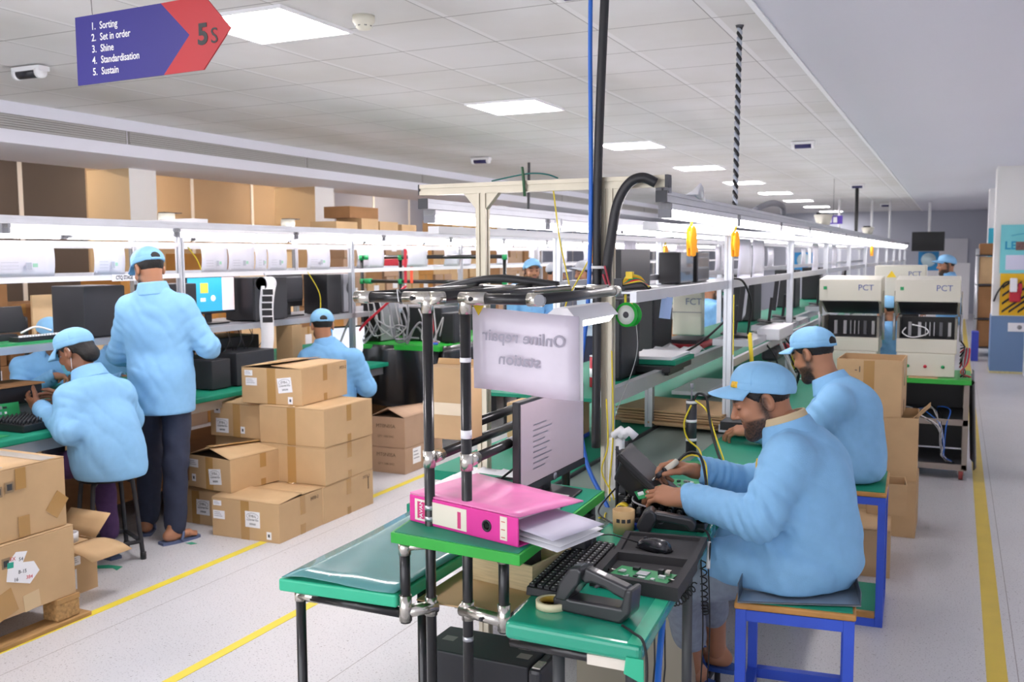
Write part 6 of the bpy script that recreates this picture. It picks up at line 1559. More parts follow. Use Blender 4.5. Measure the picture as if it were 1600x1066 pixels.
# ---------------- black pipe rack with green joints, black sheet, testers
BR = thing('pipe_rack', 'black pipe rack with green joints behind the seated man', 'pipe rack', (-4.5, 8.3, 0))
GJ = mat('joint_green', '#1f9b5a', .4)
for x in (-5.54, -5.08, -3.92): MB().tube([(x, 8.3, 0), (x, 8.3, 1.64)], .019, 8).build('upright_pipe', BLKPIPE, BR); MB().tube([(x, 8.3, 1.61), (x, 8.3, 1.66)], .027, 8).build('green_joint', GJ, BR); MB().tube([(x, 8.3, 1.37), (x, 8.3, 1.42)], .027, 8).build('green_joint', GJ, BR)
for z in (1.64, 1.395): MB().tube([(-5.54, 8.3, z), (-3.92, 8.3, z)], .019, 8).build('cross_pipe', BLKPIPE, BR); MB().tube([(-5.50, 8.3, z), (-5.42, 8.3, z)], .028, 8).build('green_joint', GJ, BR)
GT = thing('test_bench', 'green topped bench with a black sheet hung along its front', 'table', (-4.3, 7, 0))
MB().b(-4.75, -3.86, 6.9, 9.6, .86, .90).build('tabletop', GRNB, GT)
for x in (-4.7, -3.92):
    for y_ in (6.95, 9.5): MB().tube([(x, y_, 0), (x, y_, .86)], .02, 8).build('leg', BLKM, GT)
BS = mat('black_sheet', '#1a1a1c', .32, bump=.25, bscale=5, coat=.3)
G = [[(-4.0+.16*j/12-.02*math.sin(j*1.1+i*.5), 6.72+.1*math.sin(j)*.2+.9*j/12*0+.0, .86-.52*i/8) for j in range(2)] for i in range(2)]
sh_ = thing('black_sheet', 'shiny black plastic sheet draped in front of the green test bench', 'sheet', (-4.3, 6.8, .3))
def sheetpt(u, v):
    x = -4.92+1.08*u; y_ = 6.86+.10*u+.03*math.sin(9*u+2*v)+.02*math.sin(23*u-v); return (x, y_-.05*v, .90-.52*v-.06*math.sin(PI*u)*(1-v)*0+.02*math.sin(6*u)*v)
MB().sheet([[sheetpt(j/24, i/10) for j in range(25)] for i in range(11)], .003).build('front_fold', BS, sh_)
MB().sheet([[(-3.835+.02*math.sin(7*j/20+i*.3), 6.92+2.6*j/20, .90-.50*i/8) for j in range(21)] for i in range(9)], .003).build('side_fold', BS, sh_)
tower('dark instrument with green lamps on the test bench', -4.45, -4.05, 7.3, 7.6, .902, .30, front='-y', m=DKG)
tower('black instrument at the right end of the test bench', -4.0, -3.88, 7.2, 7.5, .902, .26, front='-y', m=BLK)
tower('grey computer back standing at the left end of the test bench', -4.73, -4.55, 7.1, 7.4, .902, .38, front='-y', m=GRY)
tag(MB().b(-3.97, -3.89, 7.45, 7.49, .902, 1.28).build('blue_poster', mat('poster_blue', '#5fb0e6', .6)), 'small blue poster standing on the test bench', 'poster')
random.seed(4)
for k in range(14):
    x0 = random.uniform(-4.75, -3.95); x1 = x0+random.uniform(-.25, .3)
    cable('test_lead', [(x0, 7.0, random.uniform(1.15, 1.38)), (x0+.08, 6.93, random.uniform(1.0, 1.2)), ((x0+x1)/2, 6.9, random.uniform(.9, 1.1)), (x1, 6.92, random.uniform(.92, 1.15)), (min(x1+.05, -3.9), 6.98, random.uniform(.92, 1.0))], .006 if k % 3 else .009, CABG if k % 3 else mat('cable_mid', '#77787c', .5), '%s grey lead of the tangle on the green test bench' % WH(k), group='tangle of grey leads')
for k, pts in enumerate(([(-4.2, 6.95, 1.4), (-4.4, 6.9, 1.22), (-4.6, 6.88, 1.05), (-4.75, 6.85, .85)], [(-4.0, 7.0, 1.2), (-3.95, 6.95, 1.05), (-3.97, 6.95, .95), (-3.9, 6.95, .92)])): cable('red_lead', pts, .011, RED, ['red lead slanting across the grey tangle', 'red lead at the right end of the test bench'][k])
cable('blue_lead', [(-4.0, 7.0, 1.0), (-3.95, 6.93, .93), (-3.9, 6.95, .92)], .012, BLUE, 'blue lead below the red one on the test bench')
cable('white_lead', [(-4.62, 6.8, 1.2), (-4.68, 6.72, 1.0), (-4.72, 6.68, .8), (-4.60, 6.68, .6), (-4.62, 6.7, .45)], .009, CABG, 'grey lead hanging beside the blue smock of the seated man')
for k, (x, c_) in enumerate(((-5.02, RED), (-4.95, mat('strap_orange', '#ee5a3a', .5)))): tag(MB().b(x, x+.03, 8.27, 8.275, 1.38, 1.72).build('hanging_strap', c_), '%s strap hanging behind the black pipe rack' % ['red', 'orange'][k], 'strap')
tag(MB().b(-5.4, -5.2, 8.5, 8.8, 1.55, 1.62).build('red_case', RED, bevel=.01), 'red case behind the black pipe rack', 'case')
MB_ = MB().b(-5.25, -4.3, 8.6, 8.9, .0, 1.30).build('instrument_rack', DKG, bevel=.01); tag(MB_, 'dark instrument rack behind the black pipes', 'rack')
# ---------------- centre line
tower('tall black tower turned edge on, left of the hanging green reel', -1.53, -1.435, 4.33, 4.62, 1.052, .39, front='-y')
tower('big black tower on the middle shelf behind the green reel', -1.83, -1.635, 5.55, 5.95, 1.052, .39, front='-y')
gt = thing('document_tray', 'green tray of white papers on a black box behind the reel', 'tray', (-1.3, 4.5, 1.05))
MB().b(-1.46, -1.28, 4.6, 4.9, 1.052, 1.068).build('foot', BLK, gt)
MB().b(-1.49, -1.26, 4.56, 4.98, 1.069, 1.10).build('black_base', BLK, gt, bevel=.004); MB().b(-1.50, -1.25, 4.62, 5.0, 1.101, 1.125).build('green_tray', GRN, gt, bevel=.003)
MB().b(-1.51, -1.27, 4.63, 4.99, 1.126, 1.14).build('paper_stack', PAPER, gt)
cn = thing('scrap_can', 'red and white can lettered SCR behind the blue hose', 'can', (-1.47, 4.1, 1.052))
MB().lathe([(.042, 0), (.042, .14), (0, .14)], TR(-1.465, 4.1, 1.052), 24).build('can', RED, cn); MB().lathe([(.0425, .045), (.0425, .085)], TR(-1.465, 4.1, 1.052), 24).build('white_band', PAPER, cn)
text('lettering', 'SCR', .03, frame((-1.4385, 4.0705, 1.117), (.72, .69, 0), (0, 0, 1)) , INK, cn, bold=.0008)
for s in (-.0,): MB().lathe([(.043, .138), (.043, .142), (.038, .142)], TR(-1.465, 4.1, 1.052), 24).build('rim', ALU, cn)
ft = thing('fct_tester', 'beige bench tester lettered FCT in the middle line', 'tester', (-1.75, 7.0, 1.05))
MB().b(-1.92, -1.70, 7.0, 7.1, 1.052, 1.38).build('housing', BEIGE, ft, bevel=.008); MB().b(-1.92, -1.70, 6.995, 7.0, 1.22, 1.225).build('lid_seam', GRY, ft)
text('lettering', 'FCT', .07, frame((-1.76, 6.996, 1.30), (1, 0, 0), (0, 0, 1)), mat('tester_print', '#8a8fa8', .6), ft)
rt_ = thing('red_tray', 'red tray on the middle shelf below the FCT tester', 'tray', (-1.6, 6.3, 1.06))
MB().b(-1.75, -1.45, 6.0, 6.5, 1.052, 1.075).build('tray', RED, rt_, bevel=.004); MB().b(-1.72, -1.50, 6.05, 6.4, 1.076, 1.10).build('parts_pile', DKG, rt_)
tag(MB().sheet([[(-1.62+.26*i/6, 5.2+.5*j/6, 1.075+.025*math.sin(i*1.7+j)*math.sin(j*1.3)+.012) for j in range(7)] for i in range(7)], .004).build('white_cloth', PAPER), 'crumpled white cloth on the middle shelf by the red tray', 'cloth')
tag(MB().lathe([(.035, 0), (.037, .07), (.033, .07), (.03, .004), (0, .004)], TR(-1.5, 5.0+.1, 1.052), 20).build('clear_jar', mat('jar_green', '#bfe6cc', .2)), 'clear jar with green rim on the middle shelf', 'jar')
cs_ = thing('cardboard_stack', 'stack of flat cardboard sheets across the grey conveyor', 'cardboard', (-1.28, 4.9, .765))
random.seed(2)
for k in range(6):
    d_ = random.uniform(-.03, .03)
    MB().b(-.30, .29, -.22, .22, 0, .010, TR(-1.30+d_, 4.98+d_*.7, .765+.0145*k, -.12+random.uniform(-.04, .04))).build('sheet', CARD, cs_)
hr = thing('heat_tool', 'black upright tool roll with white bands on the conveyor edge', 'tool', (-1.06, 4.2, .755))
MB().tube([(-1.06, 4.2, .755), (-1.06, 4.2, 1.0)], .024, 16).build('body', BLKM, hr)
for z in (.815, .90, .985): MB().tube([(-1.06, 4.2, z), (-1.06, 4.2, z+.012)], .025, 16).build('white_band', PAPER, hr)
MB().tube([(-1.06, 4.2, 1.0), (-1.06, 4.2, 1.06)], .004, 8).tube([(-1.06, 4.2, 1.05), (-1.06, 4.2, 1.075)], .008, 8).build('hanger', GRY, hr)
cable('tool_cord', [(-1.05, 4.2, 1.0), (-1.03, 4.2, 1.03), (-.99, 4.18, 1.02), (-.97, 4.15, .95), (-.93, 4.08, .85), (-.88, 4.0, .77)], .006, CABLE, 'black cord arching from the upright tool roll')
cable('yellow_wire', [(-1.055, 4.175, .98), (-1.085, 4.17, .90), (-1.07, 4.17, .83), (-1.0, 4.1, .80), (-.95, 3.95, .79), (-.90, 3.8, .765)], .004, YEL, 'yellow wire curling round the upright tool roll')
cable('yellow_wire', [(-1.04, 4.19, 1.0), (-.98, 4.16, .96), (-.93, 4.1, .87), (-.87, 4.02, .768)], .004, YEL, 'yellow wire beside the arching cord of the tool roll')
pcb('white and green circuit panel beside the upright tool roll', TR(-.90, 3.9, .762, .2), .22, .26, 22, 7)
pcb('green circuit panel near the near worker far elbow', TR(-.95, 3.55, .762, -.1), .16, .22, 18, 3)
pt = thing('key_tray', 'black tray with white blocks in front of the second worker', 'tray', (-.86, 4.55, .762))
MB().b(-1.0, -.74, 4.75, 5.05, .762, .80).build('tray', BLK, pt, bevel=.004); MB().b(-.95, -.85, 4.72, 4.80, .80, .83).build('paper_block', PAPER, pt)
MB().b(-1.02, -.9, 4.6, 4.74, .80, .84, TR(0, 0, 0)).build('tool_holder', BLK, pt)
tag(MB().b(-1.62, -1.40, 5.9, 6.6, .765, .79).build('white_carton', PAPER, bevel=.003), 'flat white box on the middle bench under the shelf', 'box')
ch = thing('blue_chair', 'blue plastic chair back on the left side of the middle line', 'chair', (-2.3, 7.6, 0))
MB().sheet([[(-2.12+.32*(i/8-.5)*1.0, 7.2+.03*math.sin(PI*i/8), .62+.36*j/8-.05*abs(i/8-.5)*j/8) for j in range(9)] for i in range(9)], .008).build('backrest', mat('chair_blue', '#2a7bd0', .4), ch)
MB().b(-2.32, -1.98, 7.2, 7.6, .43, .45).build('seat', mat('chair_blue'), ch)
for x in (-2.28, -2.02):
    for y_ in (7.24, 7.56): MB().tube([(x, y_, 0), (x, y_, .43)], .012, 8).build('leg', ALU, ch)
    MB().tube([(x, 7.24, .43), (x, 7.2, .66)], .012, 8).build('back_support', ALU, ch)
# monitors and towers of the middle line
MG = 'monitors on the right side of the middle line'
SGY = mat('screen_grey', '#8c8a94', .3, emit=.12, ecol='#9a98a2')
for k, (y_, w_, l_) in enumerate(((5.78, .42, 'grey monitor nearest on the middle line, behind the yellow tube'), (6.95, .42, 'grey monitor second on the middle line above the second worker cap'), (7.55, .42, 'grey monitor third on the middle line above the second worker cap'), (9.6, .42, 'grey monitor fourth on the middle line'), (11.5, .45, 'far grey monitor on the middle line'))):
    monitor(l_, frame((-1.17, y_+.1, 1.255), (-.15, 1, 0), (.1, 0, 1)), w_, .25, SGY, MG, stand=.10)
    b2 = MB().b(-1.30, -1.06, y_-.15, y_+.35, 1.112, 1.150).build('monitor_shelf', ALU); tag(b2, 'short metal shelf under the %s monitor of the middle line' % ORD[k], 'shelf')
for k, y_ in enumerate((8.0, 10.4, 12.5)):
    tower('black tower far along the middle shelf, %s beyond the FCT tester' % ORD[k], -1.85, -1.62, y_+.6, y_+.95, 1.052, .42, 'towers along the middle shelf', '-y')
tower('wide black case standing high beside the long pale hanging sheet', -1.92, -1.78, 5.36, 5.95, 1.442, .24, m=BLK)
for k, y_ in enumerate((6.62, 7.12)):
    tower('film wrapped black case standing high on the middle frame, %s' % ['left one', 'right one'][k], -1.92, -1.76, y_, y_+.36, 1.442, .225, None, '-y', mat('film_wrapped', '#4a4c52', .2, coat=.6, var=.3, vscale=9))
random.seed(9)
for k in range(12):
    y_ = 5.9+.12*k; x_ = random.uniform(-1.1, -.95)
    cable('bench_lead', [(x_, y_, 1.10), (x_+.05, y_+.05, random.uniform(.95, 1.1)), (x_+.08, y_+.1, random.uniform(.8, .95)), (x_+.03, y_+.2, .78), (x_-.05, y_+.3, .766)], .006, [CABLE, CABG, CABLE, CABW][k % 4], '%s lead of the tangle before the second worker' % WH(k), group='tangle of leads on the middle line')
tag(MB().b(-1.12, -.98, 6.05, 6.6, 1.115, 1.19).build('white_device', WHT, bevel=.008), 'white device on the middle line above the tangle of leads', 'device')
tag(MB().b(-1.10, -1.0, 6.1, 6.4, .98, 1.06).build('motor_block', BLKM, bevel=.02), 'dark motor block in the tangle of leads', 'motor')
tag(MB().b(-1.08, -1.0, 6.55, 6.65, 1.0, 1.05).build('red_block', RED, bevel=.01), 'small red block beside the dark motor', 'block')
for k, (a, b_) in enumerate((((-1.02, 5.3, 1.22), (-1.0, 5.35, .90)), ((-1.0, 6.75, 1.02), (-1.0, 6.75, .86)))):
    tag(MB().tube([a, b_], .011, 10).build('yellow_tube', YEL), ['yellow tube leaning at the nearest grey monitor', 'yellow tube standing in the tangle of leads'][k], 'tube')
cable('black_lead', [(-1.03, 4.85, 1.53), (-1.0, 5.0, 1.51), (-.98, 5.12, 1.40), (-1.0, 5.18, 1.28), (-1.02, 5.25, 1.22)], .006, CABLE, 'black lead curving from the mid rail to the yellow tube')
cable('black_lead', [(-1.04, 4.95, 1.5), (-1.06, 5.0, 1.35), (-1.2, 5.0, 1.2), (-1.36, 5.1, 1.1)], .006, CABLE, 'black lead drooping beside the worker at the FCT tester')
for k in range(3): cable('earth_wire', [(-1.0, 4.78, 1.45-.1*k), (-.995, 4.76, 1.2-.1*k), (-1.0, 4.78, 1.0-.1*k)], .003, [YEL, CABW, CABG][k], '%s wire taped to the near right post' % ['yellow', 'white', 'grey'][k])
# yellow torque pendants hanging from the light rail
ORG = mat('pendant_orange', '#f2a21c', .4); YEP = mat('pendant_yellow', '#f5d12a', .4)
for k, (x, y_, z, l_) in enumerate(((-.985, 3.87, 1.645, 'orange and yellow cable winder hanging nearest on the right light rail'), (-.985, 4.72, 1.64, 'orange cable winder hanging second on the right light rail by the post'), (-1.32, 3.62, 1.62, 'yellow cable winder hanging beside the black conduit'), (-1.95, 6.9, 1.60, 'small orange winder hanging on the far left rail'), (-1.95, 7.8, 1.60, 'second small orange winder hanging on the far left rail'), (-.985, 13.0, 1.62, 'small yellow winder far along the right light rail'))):
    t = thing('cable_winder', l_, 'cable winder', (x, y_, z))
    Fq = frame((x, y_, z), (.907, .42, 0), (0, 0, 1))
    for s in (-1, 1): MB().prism([(-.012, .0), (.0, -.004), (.012, .0), (.018, .06), (.012, .11), (.0, .125), (-.012, .11), (-.016, .06)], .012*s-.004, .012*s+.004, Fq @ TR(0, 0, 0, 0, 0, .5)).build('cheek', ORG, t, bevel=.003)
    MB().tube([Fq @ Vector((0, .03, 0)), Fq @ Vector((0, .10, 0))], .013, 10).build('wound_core', YEP, t)
    MB().tube([Fq @ Vector((-.004, .12, 0)), Fq @ Vector((.006, .15, 0)), Fq @ Vector((0, .166, 0))], .005, 6).build('strap', YEL, t)
# test papers hanging on the middle line
for k, (y_, l_) in enumerate(((5.05, 'first white sheet on the right frame of the middle line beyond the post'), (5.45, 'second white sheet on the right frame of the middle line'), (7.9, 'third white sheet on the right frame of the middle line'), (9.2, 'fourth white sheet on the right frame of the middle line'))):
    hung(-1.06, y_, y_+.36, 1.52, 1.73, l_, .01, False)
hung(-1.96, 5.9, 6.15, 1.30, 1.74, 'long pale sheet hanging on the left frame behind the curved conduit', .03, False)
for k in range(6): hung(-1.97, 7.2+1.3*k, 7.6+1.3*k, 1.5, 1.72, '%s sheet hanging along the left frame of the middle line' % ORD[k], .01, False)
# cables above the gantry
cable('gantry_wire', [(-1.66, 3.4, 1.94), (-1.5, 3.38, 1.96), (-1.42, 3.38, 1.955), (-1.38, 3.4, 1.94)], .003, mat('wire_teal', '#1f6f6a', .5), 'thin teal wire lying along the top of the gantry beam')
cable('gantry_wire', [(-1.40, 3.4, 1.90), (-1.38, 3.42, 1.7), (-1.34, 3.42, 1.52), (-1.31, 3.3, 1.50)], .003, YEL, 'yellow wire hanging from the gantry beam inside the arch')
cable('gantry_wire', [(-1.20, 3.42, 1.75), (-1.27, 3.42, 1.62), (-1.34, 3.42, 1.50), (-1.36, 3.42, 1.45)], .003, YEL, 'yellow wire crossing the other inside the gantry arch')
tag(MB().tube([(-1.505, 3.37, 1.875), (-1.512, 3.37, 1.96), (-1.52, 3.38, 1.985)], .006, 8).build('clip', mat('clip_green', '#3f6a4a', .5)), 'dark green clip on the gantry beam', 'clip')
bw = thing('wire_tuft', 'tuft of orange and yellow wires with a clamp on the rail by the green reel', 'wires', (-1.08, 3.3, 1.53))
MB().b(-1.115, -1.085, 3.28, 3.31, 1.52, 1.565).build('clamp', DKG, bw)
for k in range(6): MB().tube(bez([(-1.09, 3.29, 1.54), (-1.07+.01*k, 3.3, 1.575-.005*k), (-1.03+.006*k, 3.32, 1.57-.008*k), (-1.01+.003*k, 3.33, 1.535)], 12), .004, 6).build('wire', [YEL, mat('pendant_orange'), GJ, RED, YEL, BLK][k], bw)
MB().b(-1.075, -1.05, 3.29, 3.31, 1.565, 1.59).build('yellow_plug', YEP, bw)
tag(MB().b(-.022, .022, -.002, .002, 0, .085, TR(-1.035, 3.66, 1.40, .43, 0, -.18) @ Matrix.Rotation(.3, 4, 'Y')).build('blue_tag', mat('tag_blue', '#9fb6e0', .5)), 'pale blue tag hanging from the mid rail before the big black tower', 'tag')

# ---------------- right: PCT testers on a trolley
tl = thing('equipment_trolley', 'steel three deck trolley with a bright green top under the PCT testers', 'trolley', (-.42, 7.9, 0))
MB().b(-1.0, .125, 7.58, 8.25, .70, .735).build('green_deck', GRNB, tl, bevel=.004)
STL = mat('trolley_steel', '#9c9188', .45, .3)
for z in (.43, .10):
    MB().b(-.97, .10, 7.62, 8.22, z, z+.01).build('lower_deck', DKG, tl); MB().b(-.98, .11, 7.60, 7.63, z-.03, z+.012).build('deck_rail', STL, tl)
for x in (-.97, .095):
    for y_ in (7.615, 8.21):
        MB().b(x-.018, x+.018, y_-.015, y_+.015, .075, .70).build('leg', STL, tl)
        cs1 = MB().lathe([(.0, -.014), (.036, -.014), (.036, .014), (0, .014)], TR(x-.02, y_, .036, 0, 0, PI/2), 18).build('caster', mat('caster_red', '#8e3a36', .5), tl)
        MB().b(x-.04, x, y_-.018, y_+.018, .036, .078).build('caster_fork', STL, cs1)
bk = thing('black_curtain', 'black plastic curtain hanging at the aisle side of the trolley', 'curtain', (.13, 7.9, .1))
MB().sheet([[(.128+.02*math.sin(i*.9)+.03*(j/8), 7.60+.62*i/10, .70-.62*j/8+.05*(i/10)) for j in range(9)] for i in range(11)], .003).build('curtain', BS, bk)
tag(MB().b(-.95, .08, 8.235, 8.24, .12, .70).build('dark_backing', BLK), 'dark backing sheet behind the trolley decks', 'sheet')
def pct(label, x0, x1, y0, z0, lid=True):
    t = thing('pct_tester', label, 'tester', ((x0+x1)/2, y0+.2, z0)); w = x1-x0
    MB().b(x0+.005, x1-.02, y0-.02, y0+.38, z0, z0+.17).build('base', BEIGE, t, bevel=.006)
    MB().b(x0, x1-.01, y0, y0+.40, z0+.171, z0+.275).build('lower_body', BEIGE, t, bevel=.006)
    GM = mat('tester_grey', '#8a877c', .5)
    zt = z0+.275
    for a in ((x0, x0+.018, y0+.04, y0+.40), (x1-.028, x1-.01, y0+.04, y0+.40)): MB().b(*a, zt, zt+.155).build('tray_side', GM, t)
    MB().b(x0+.018, x1-.028, y0+.30, y0+.32, zt, zt+.15).build('tray_back', BLK, t); MB().b(x0+.018, x1-.028, y0+.04, y0+.30, zt, zt+.004).build('tray_floor', BLK, t)
    for k, dx in enumerate((.07, .14, .19, .22, .25, .29, .35)): MB().b(x0+dx, x0+dx+(.022 if k in (0, 1, 5, 6) else .007), y0+.26, y0+.298, zt+.005, zt+.11).build('white_fin', WHT if k != 5 else GRY, t)
    # open lid: hood tilted up
    zl = zt+.165
    Q = Matrix(((0, 0, 1, 0), (1, 0, 0, 0), (0, 1, 0, 0), (0, 0, 0, 1)))
    MB().prism([(y0-.03, zl+.10), (y0+.02, zl+.005), (y0+.04, zl+.02), (y0-.012, zl+.12)], x0-.012, x0+.004, Q).build('lid_cheek', GM, t); MB().prism([(y0-.03, zl+.10), (y0+.02, zl+.005), (y0+.04, zl+.02), (y0-.012, zl+.12)], x1-.012, x1+.004, Q).build('lid_cheek', GM, t)
    MB().prism([(y0-.05, zl+.115), (y0-.06, zl+.28), (y0+.33, zl+.30), (y0+.36, zl+.02), (y0+.34, zl+.005), (y0+.04, zl+.09)], x0-.012, x1+.004, Q).build('lid', BEIGE, t, bevel=.006)
    MB().prism([(y0-.048, zl+.11), (y0+.33, zl+.0), (y0+.335, zl+.008), (y0-.045, zl+.118)], x0+.01, x1-.016, Q).build('lid_lining', BLK, t)
    text('lettering', 'PCT', .062, frame((x1-.105, y0-.0578, zl+.215), (1, 0, 0), (0, -.0606, 1)), mat('tester_blue', '#5566a0', .5), t)
    MB().b(x0+.02, x0+.045, y0-.061, y0-.058, zl+.20, zl+.225).build('green_badge', GJ, t)
    for dx, m in ((.085, GJ), (.205, RED), (.325, GJ)): MB().lathe([(.013, 0), (.011, .008), (0, .009)], TR(x0+dx, y0-.02, z0+.075, 0, PI/2), 16).build('button', m, t)
    for x in (x0-.022, x1+.014):
        MB().tube([(x, y0+.1, zt-.02), (x, y0+.1, zl+.02)], .011, 8).build('gas_strut', ALU, t); MB().tube([(x, y0+.1, zl+.02), (x, y0+.08, zl+.19)], .006, 8).build('strut_rod', CHR, t)
    return t
pct('open beige tester lettered PCT at the right end of the trolley', -.395, .03, 7.72, .738)
pct('open beige tester lettered PCT left of its twin on the trolley', -.94, -.51, 7.72, .738)
t = thing('pct_tester', 'beige tester with a yellow triangle seen between the two open ones', 'tester', (-.5, 9.2, .76))
MB().b(-.66, -.24, 9.1, 9.5, 1.25, 1.545).build('lid', BEIGE, t, bevel=.008); MB().b(-.64, -.26, 9.15, 9.5, .76, 1.02).build('base', BEIGE, t, bevel=.008); MB().b(-.6, -.3, 9.42, 9.45, 1.02, 1.25).build('dark_back', BLK, t)
MB().prism([(-.04, 0), (.04, 0), (0, .06)], 0, .002, frame((-.52, 9.098, 1.44), (1, 0, 0), (0, 0, 1))).build('warning_triangle', YEP, t); text('lettering', 'PCT', .06, frame((-.33, 9.097, 1.47), (1, 0, 0), (0, 0, 1)), mat('tester_blue'), t)
tag(MB().b(-.9, -.2, 9.05, 9.6, 0, .758).build('beige_stand', GRY), 'grey stand carrying the beige tester with the yellow triangle', 'stand')
tag(MB().b(-.30, -.1, 7.6, 7.72, .7355, .7375).build('board_scrap', CARD), 'thin cardboard strip under the right PCT tester', 'cardboard')
random.seed(21)
for k in range(8):
    x0 = -.3+.05*k
    q_ = [random.uniform(-.05, .05) for _ in range(12)]
    cable('trolley_lead', [(-.4+.04*k+q_[0], 7.85+q_[1], .445), (-.3+.03*k, 7.75+q_[2], .46+abs(q_[3])), (x0-.05+q_[4], 7.66, .455+abs(q_[5])), (-.12+.01*k+q_[6]*.4, 7.59, .40), (-.07+.004*k+q_[7]*.3, 7.59, .25), (-.05+q_[8]*.3, 7.60, .17), (q_[9], 7.66, .118)], .004, [CABG, CABW, CABLE, BLUE][k % 4], '%s lead spilling down the trolley decks' % ORD[k], group='leads spilling down the trolley')
for k in range(8):
    cable('tester_lead', [(.045, 7.8+.02*k, 1.0-.03*k), (.075+.004*k, 7.78, .95), (.06+.005*k, 7.72, .85), (.08-.004*k, 7.7, .78), (.05+.01*k, 7.72, .745)], .006, [CABLE, CABG, CABLE, RED][k % 4], '%s lead at the aisle side of the right PCT tester' % ORD[k], group='leads beside the right PCT tester')
cable('tester_lead', [(-.33, 7.70, 1.10), (-.35, 7.68, 1.06), (-.28, 7.67, 1.03), (-.18, 7.68, 1.06), (-.2, 7.72, 1.10), (-.29, 7.74, 1.12)], .005, CABW, 'white cable loop in the open right PCT tester')
# ---------------- far right
ft_ = thing('goods_trolley', 'tall caged trolley of cartons beside the far pillar', 'trolley', (.42, 17.2, 0))
for x in (.30, .78):
    for y_ in (16.9, 17.7): MB().tube([(x, y_, .10), (x, y_, 1.72)], .022, 8).build('upright', ALU, ft_); MB().lathe([(0, -.02), (.05, -.02), (.05, .02), (0, .02)], TR(x, y_, .05, 0, 0, PI/2), 14).build('caster', BLK, ft_)
for z in (.16, .62, 1.16, 1.62): MB().b(.28, .80, 16.88, 17.72, z-.02, z).build('deck', DKG, ft_)
for k, (z, h) in enumerate(((.161, .43), (.621, .5), (1.161, .43), (1.621, .18))):
    tag(MB().b(.32, .76, 16.92, 17.66, z, z+h).build('carton', CARDB if k != 2 else CARD, bevel=.01), 'brown carton on the %s deck of the tall caged trolley' % ['lowest', 'second', 'third', 'top'][k], 'carton')
tag(MB().b(.24, .34, 16.2, 16.5, 0, .45).build('blue_crate', mat('crate_blue', '#3a49b8', .5), bevel=.01), 'blue crate on the floor before the caged trolley', 'crate')
po = thing('lean_poster', 'turquoise poster with the letters LE on the right pillar', 'poster', (.8, 14.69, 1.4))
MB().b(.53, 1.06, 14.684, 14.6905, 1.375, 2.03).build('sheet', mat('poster_turquoise', '#7fd6dc', .6, var=.05, vscale=4), po)
MB().b(.60, 1.05, 14.681, 14.684, 1.42, 1.62).build('notice', mat('notice_lilac', '#d5d5ea', .6), po); MB().b(.715, .84, 14.68, 14.684, 1.685, 1.80).build('photo', mat('photo_dark', '#7d5f5a', .6, var=.4, vscale=30), po)
text('lettering', 'LE', .15, frame((.655, 14.682, 1.745), (1, 0, 0), (0, 0, 1)), mat('poster_blue2', '#2c9fc8', .6), po, bold=.004)
MB().tube(bez([(.66, 14.682, 1.88), (.75, 14.682, 1.90), (.86, 14.682, 1.91), (1.0, 14.682, 1.90)], 10), .004, 5).build('drawn_arc', mat('poster_blue2'), po)
fp_ = thing('hazard_panel', 'yellow panel with black diagonal stripes on the right pillar', 'panel', (.8, 14.69, .81))
MB().b(.545, 1.06, 14.684, 14.6905, .80, 1.37).build('board', mat('panel_yellow', '#eab914', .5), fp_)
for k in range(7):
    v0 = .83+.11*k
    P = [(.575, v0), (.575, v0+.045)]
    x1 = min(.24, 1.28-v0-.02); 
    if v0 > 1.22: break
    L_ = min(.46, (1.28-v0))
    MB().prism([(.575, v0), (.575+L_, v0+L_*.8), (.575+L_, v0+L_*.8+.035), (.575, v0+.035)], 14.681, 14.684, Matrix(((1, 0, 0, 0), (0, 0, 1, 0), (0, 1, 0, 0), (0, 0, 0, 1)))).build('black_stripe', BLK, fp_)
for k in range(4):
    u0 = .66+.11*k; L_ = min(1.03-u0, .42)
    MB().prism([(u0, .83), (u0+L_, .83+L_*.8), (u0+L_, .865+L_*.8), (u0, .865)], 14.681, 14.684, Matrix(((1, 0, 0, 0), (0, 0, 1, 0), (0, 1, 0, 0), (0, 0, 0, 1)))).build('black_stripe', BLK, fp_)
fe = thing('alarm_unit', 'red and white alarm unit on the striped yellow panel', 'alarm unit', (.75, 14.62, 1.0))
MB().b(.66, .80, 14.60, 14.68, .985, 1.16).build('red_body', RED, fe, bevel=.02); MB().b(.66, .75, 14.58, 14.65, 1.12, 1.31).build('white_cover', WHT, fe, bevel=.012); MB().b(.76, .81, 14.60, 14.66, 1.10, 1.24).build('handle', RED, fe, bevel=.01)
cable('alarm_hose', [(.68, 14.64, 1.27), (.6, 14.64, 1.24), (.52, 14.66, 1.12), (.475, 14.68, .99)], .012, CABLE, 'black hose from the alarm unit down the pillar edge')
tag(MB().b(.66, 1.05, 14.682, 14.69, .58, .70).build('socket_plate', PAPER), 'white plate on the blue dado of the right pillar', 'plate')
MB().lathe([(.03, 0), (.03, .004), (0, .004)], TR(.80, 14.681, .64, 0, PI/2), 16).build('socket_mark', GRY, S.objects['socket_plate'])
tv = thing('wall_screen', 'black screen hanging above the end of the middle line', 'screen', (-.6, 24, 1.7))
MB().b(-.96, -.27, 24, 24.06, 1.70, 2.14).build('panel', BLK, tv); MB().tube([(-.6, 24.03, 2.14), (-.6, 24.03, 2.83)], .03, 8).build('bracket', WHT, tv)
rp = thing('round_poster', 'blue poster with a pale disc under the black screen', 'poster', (-.75, 24.3, 1.3))
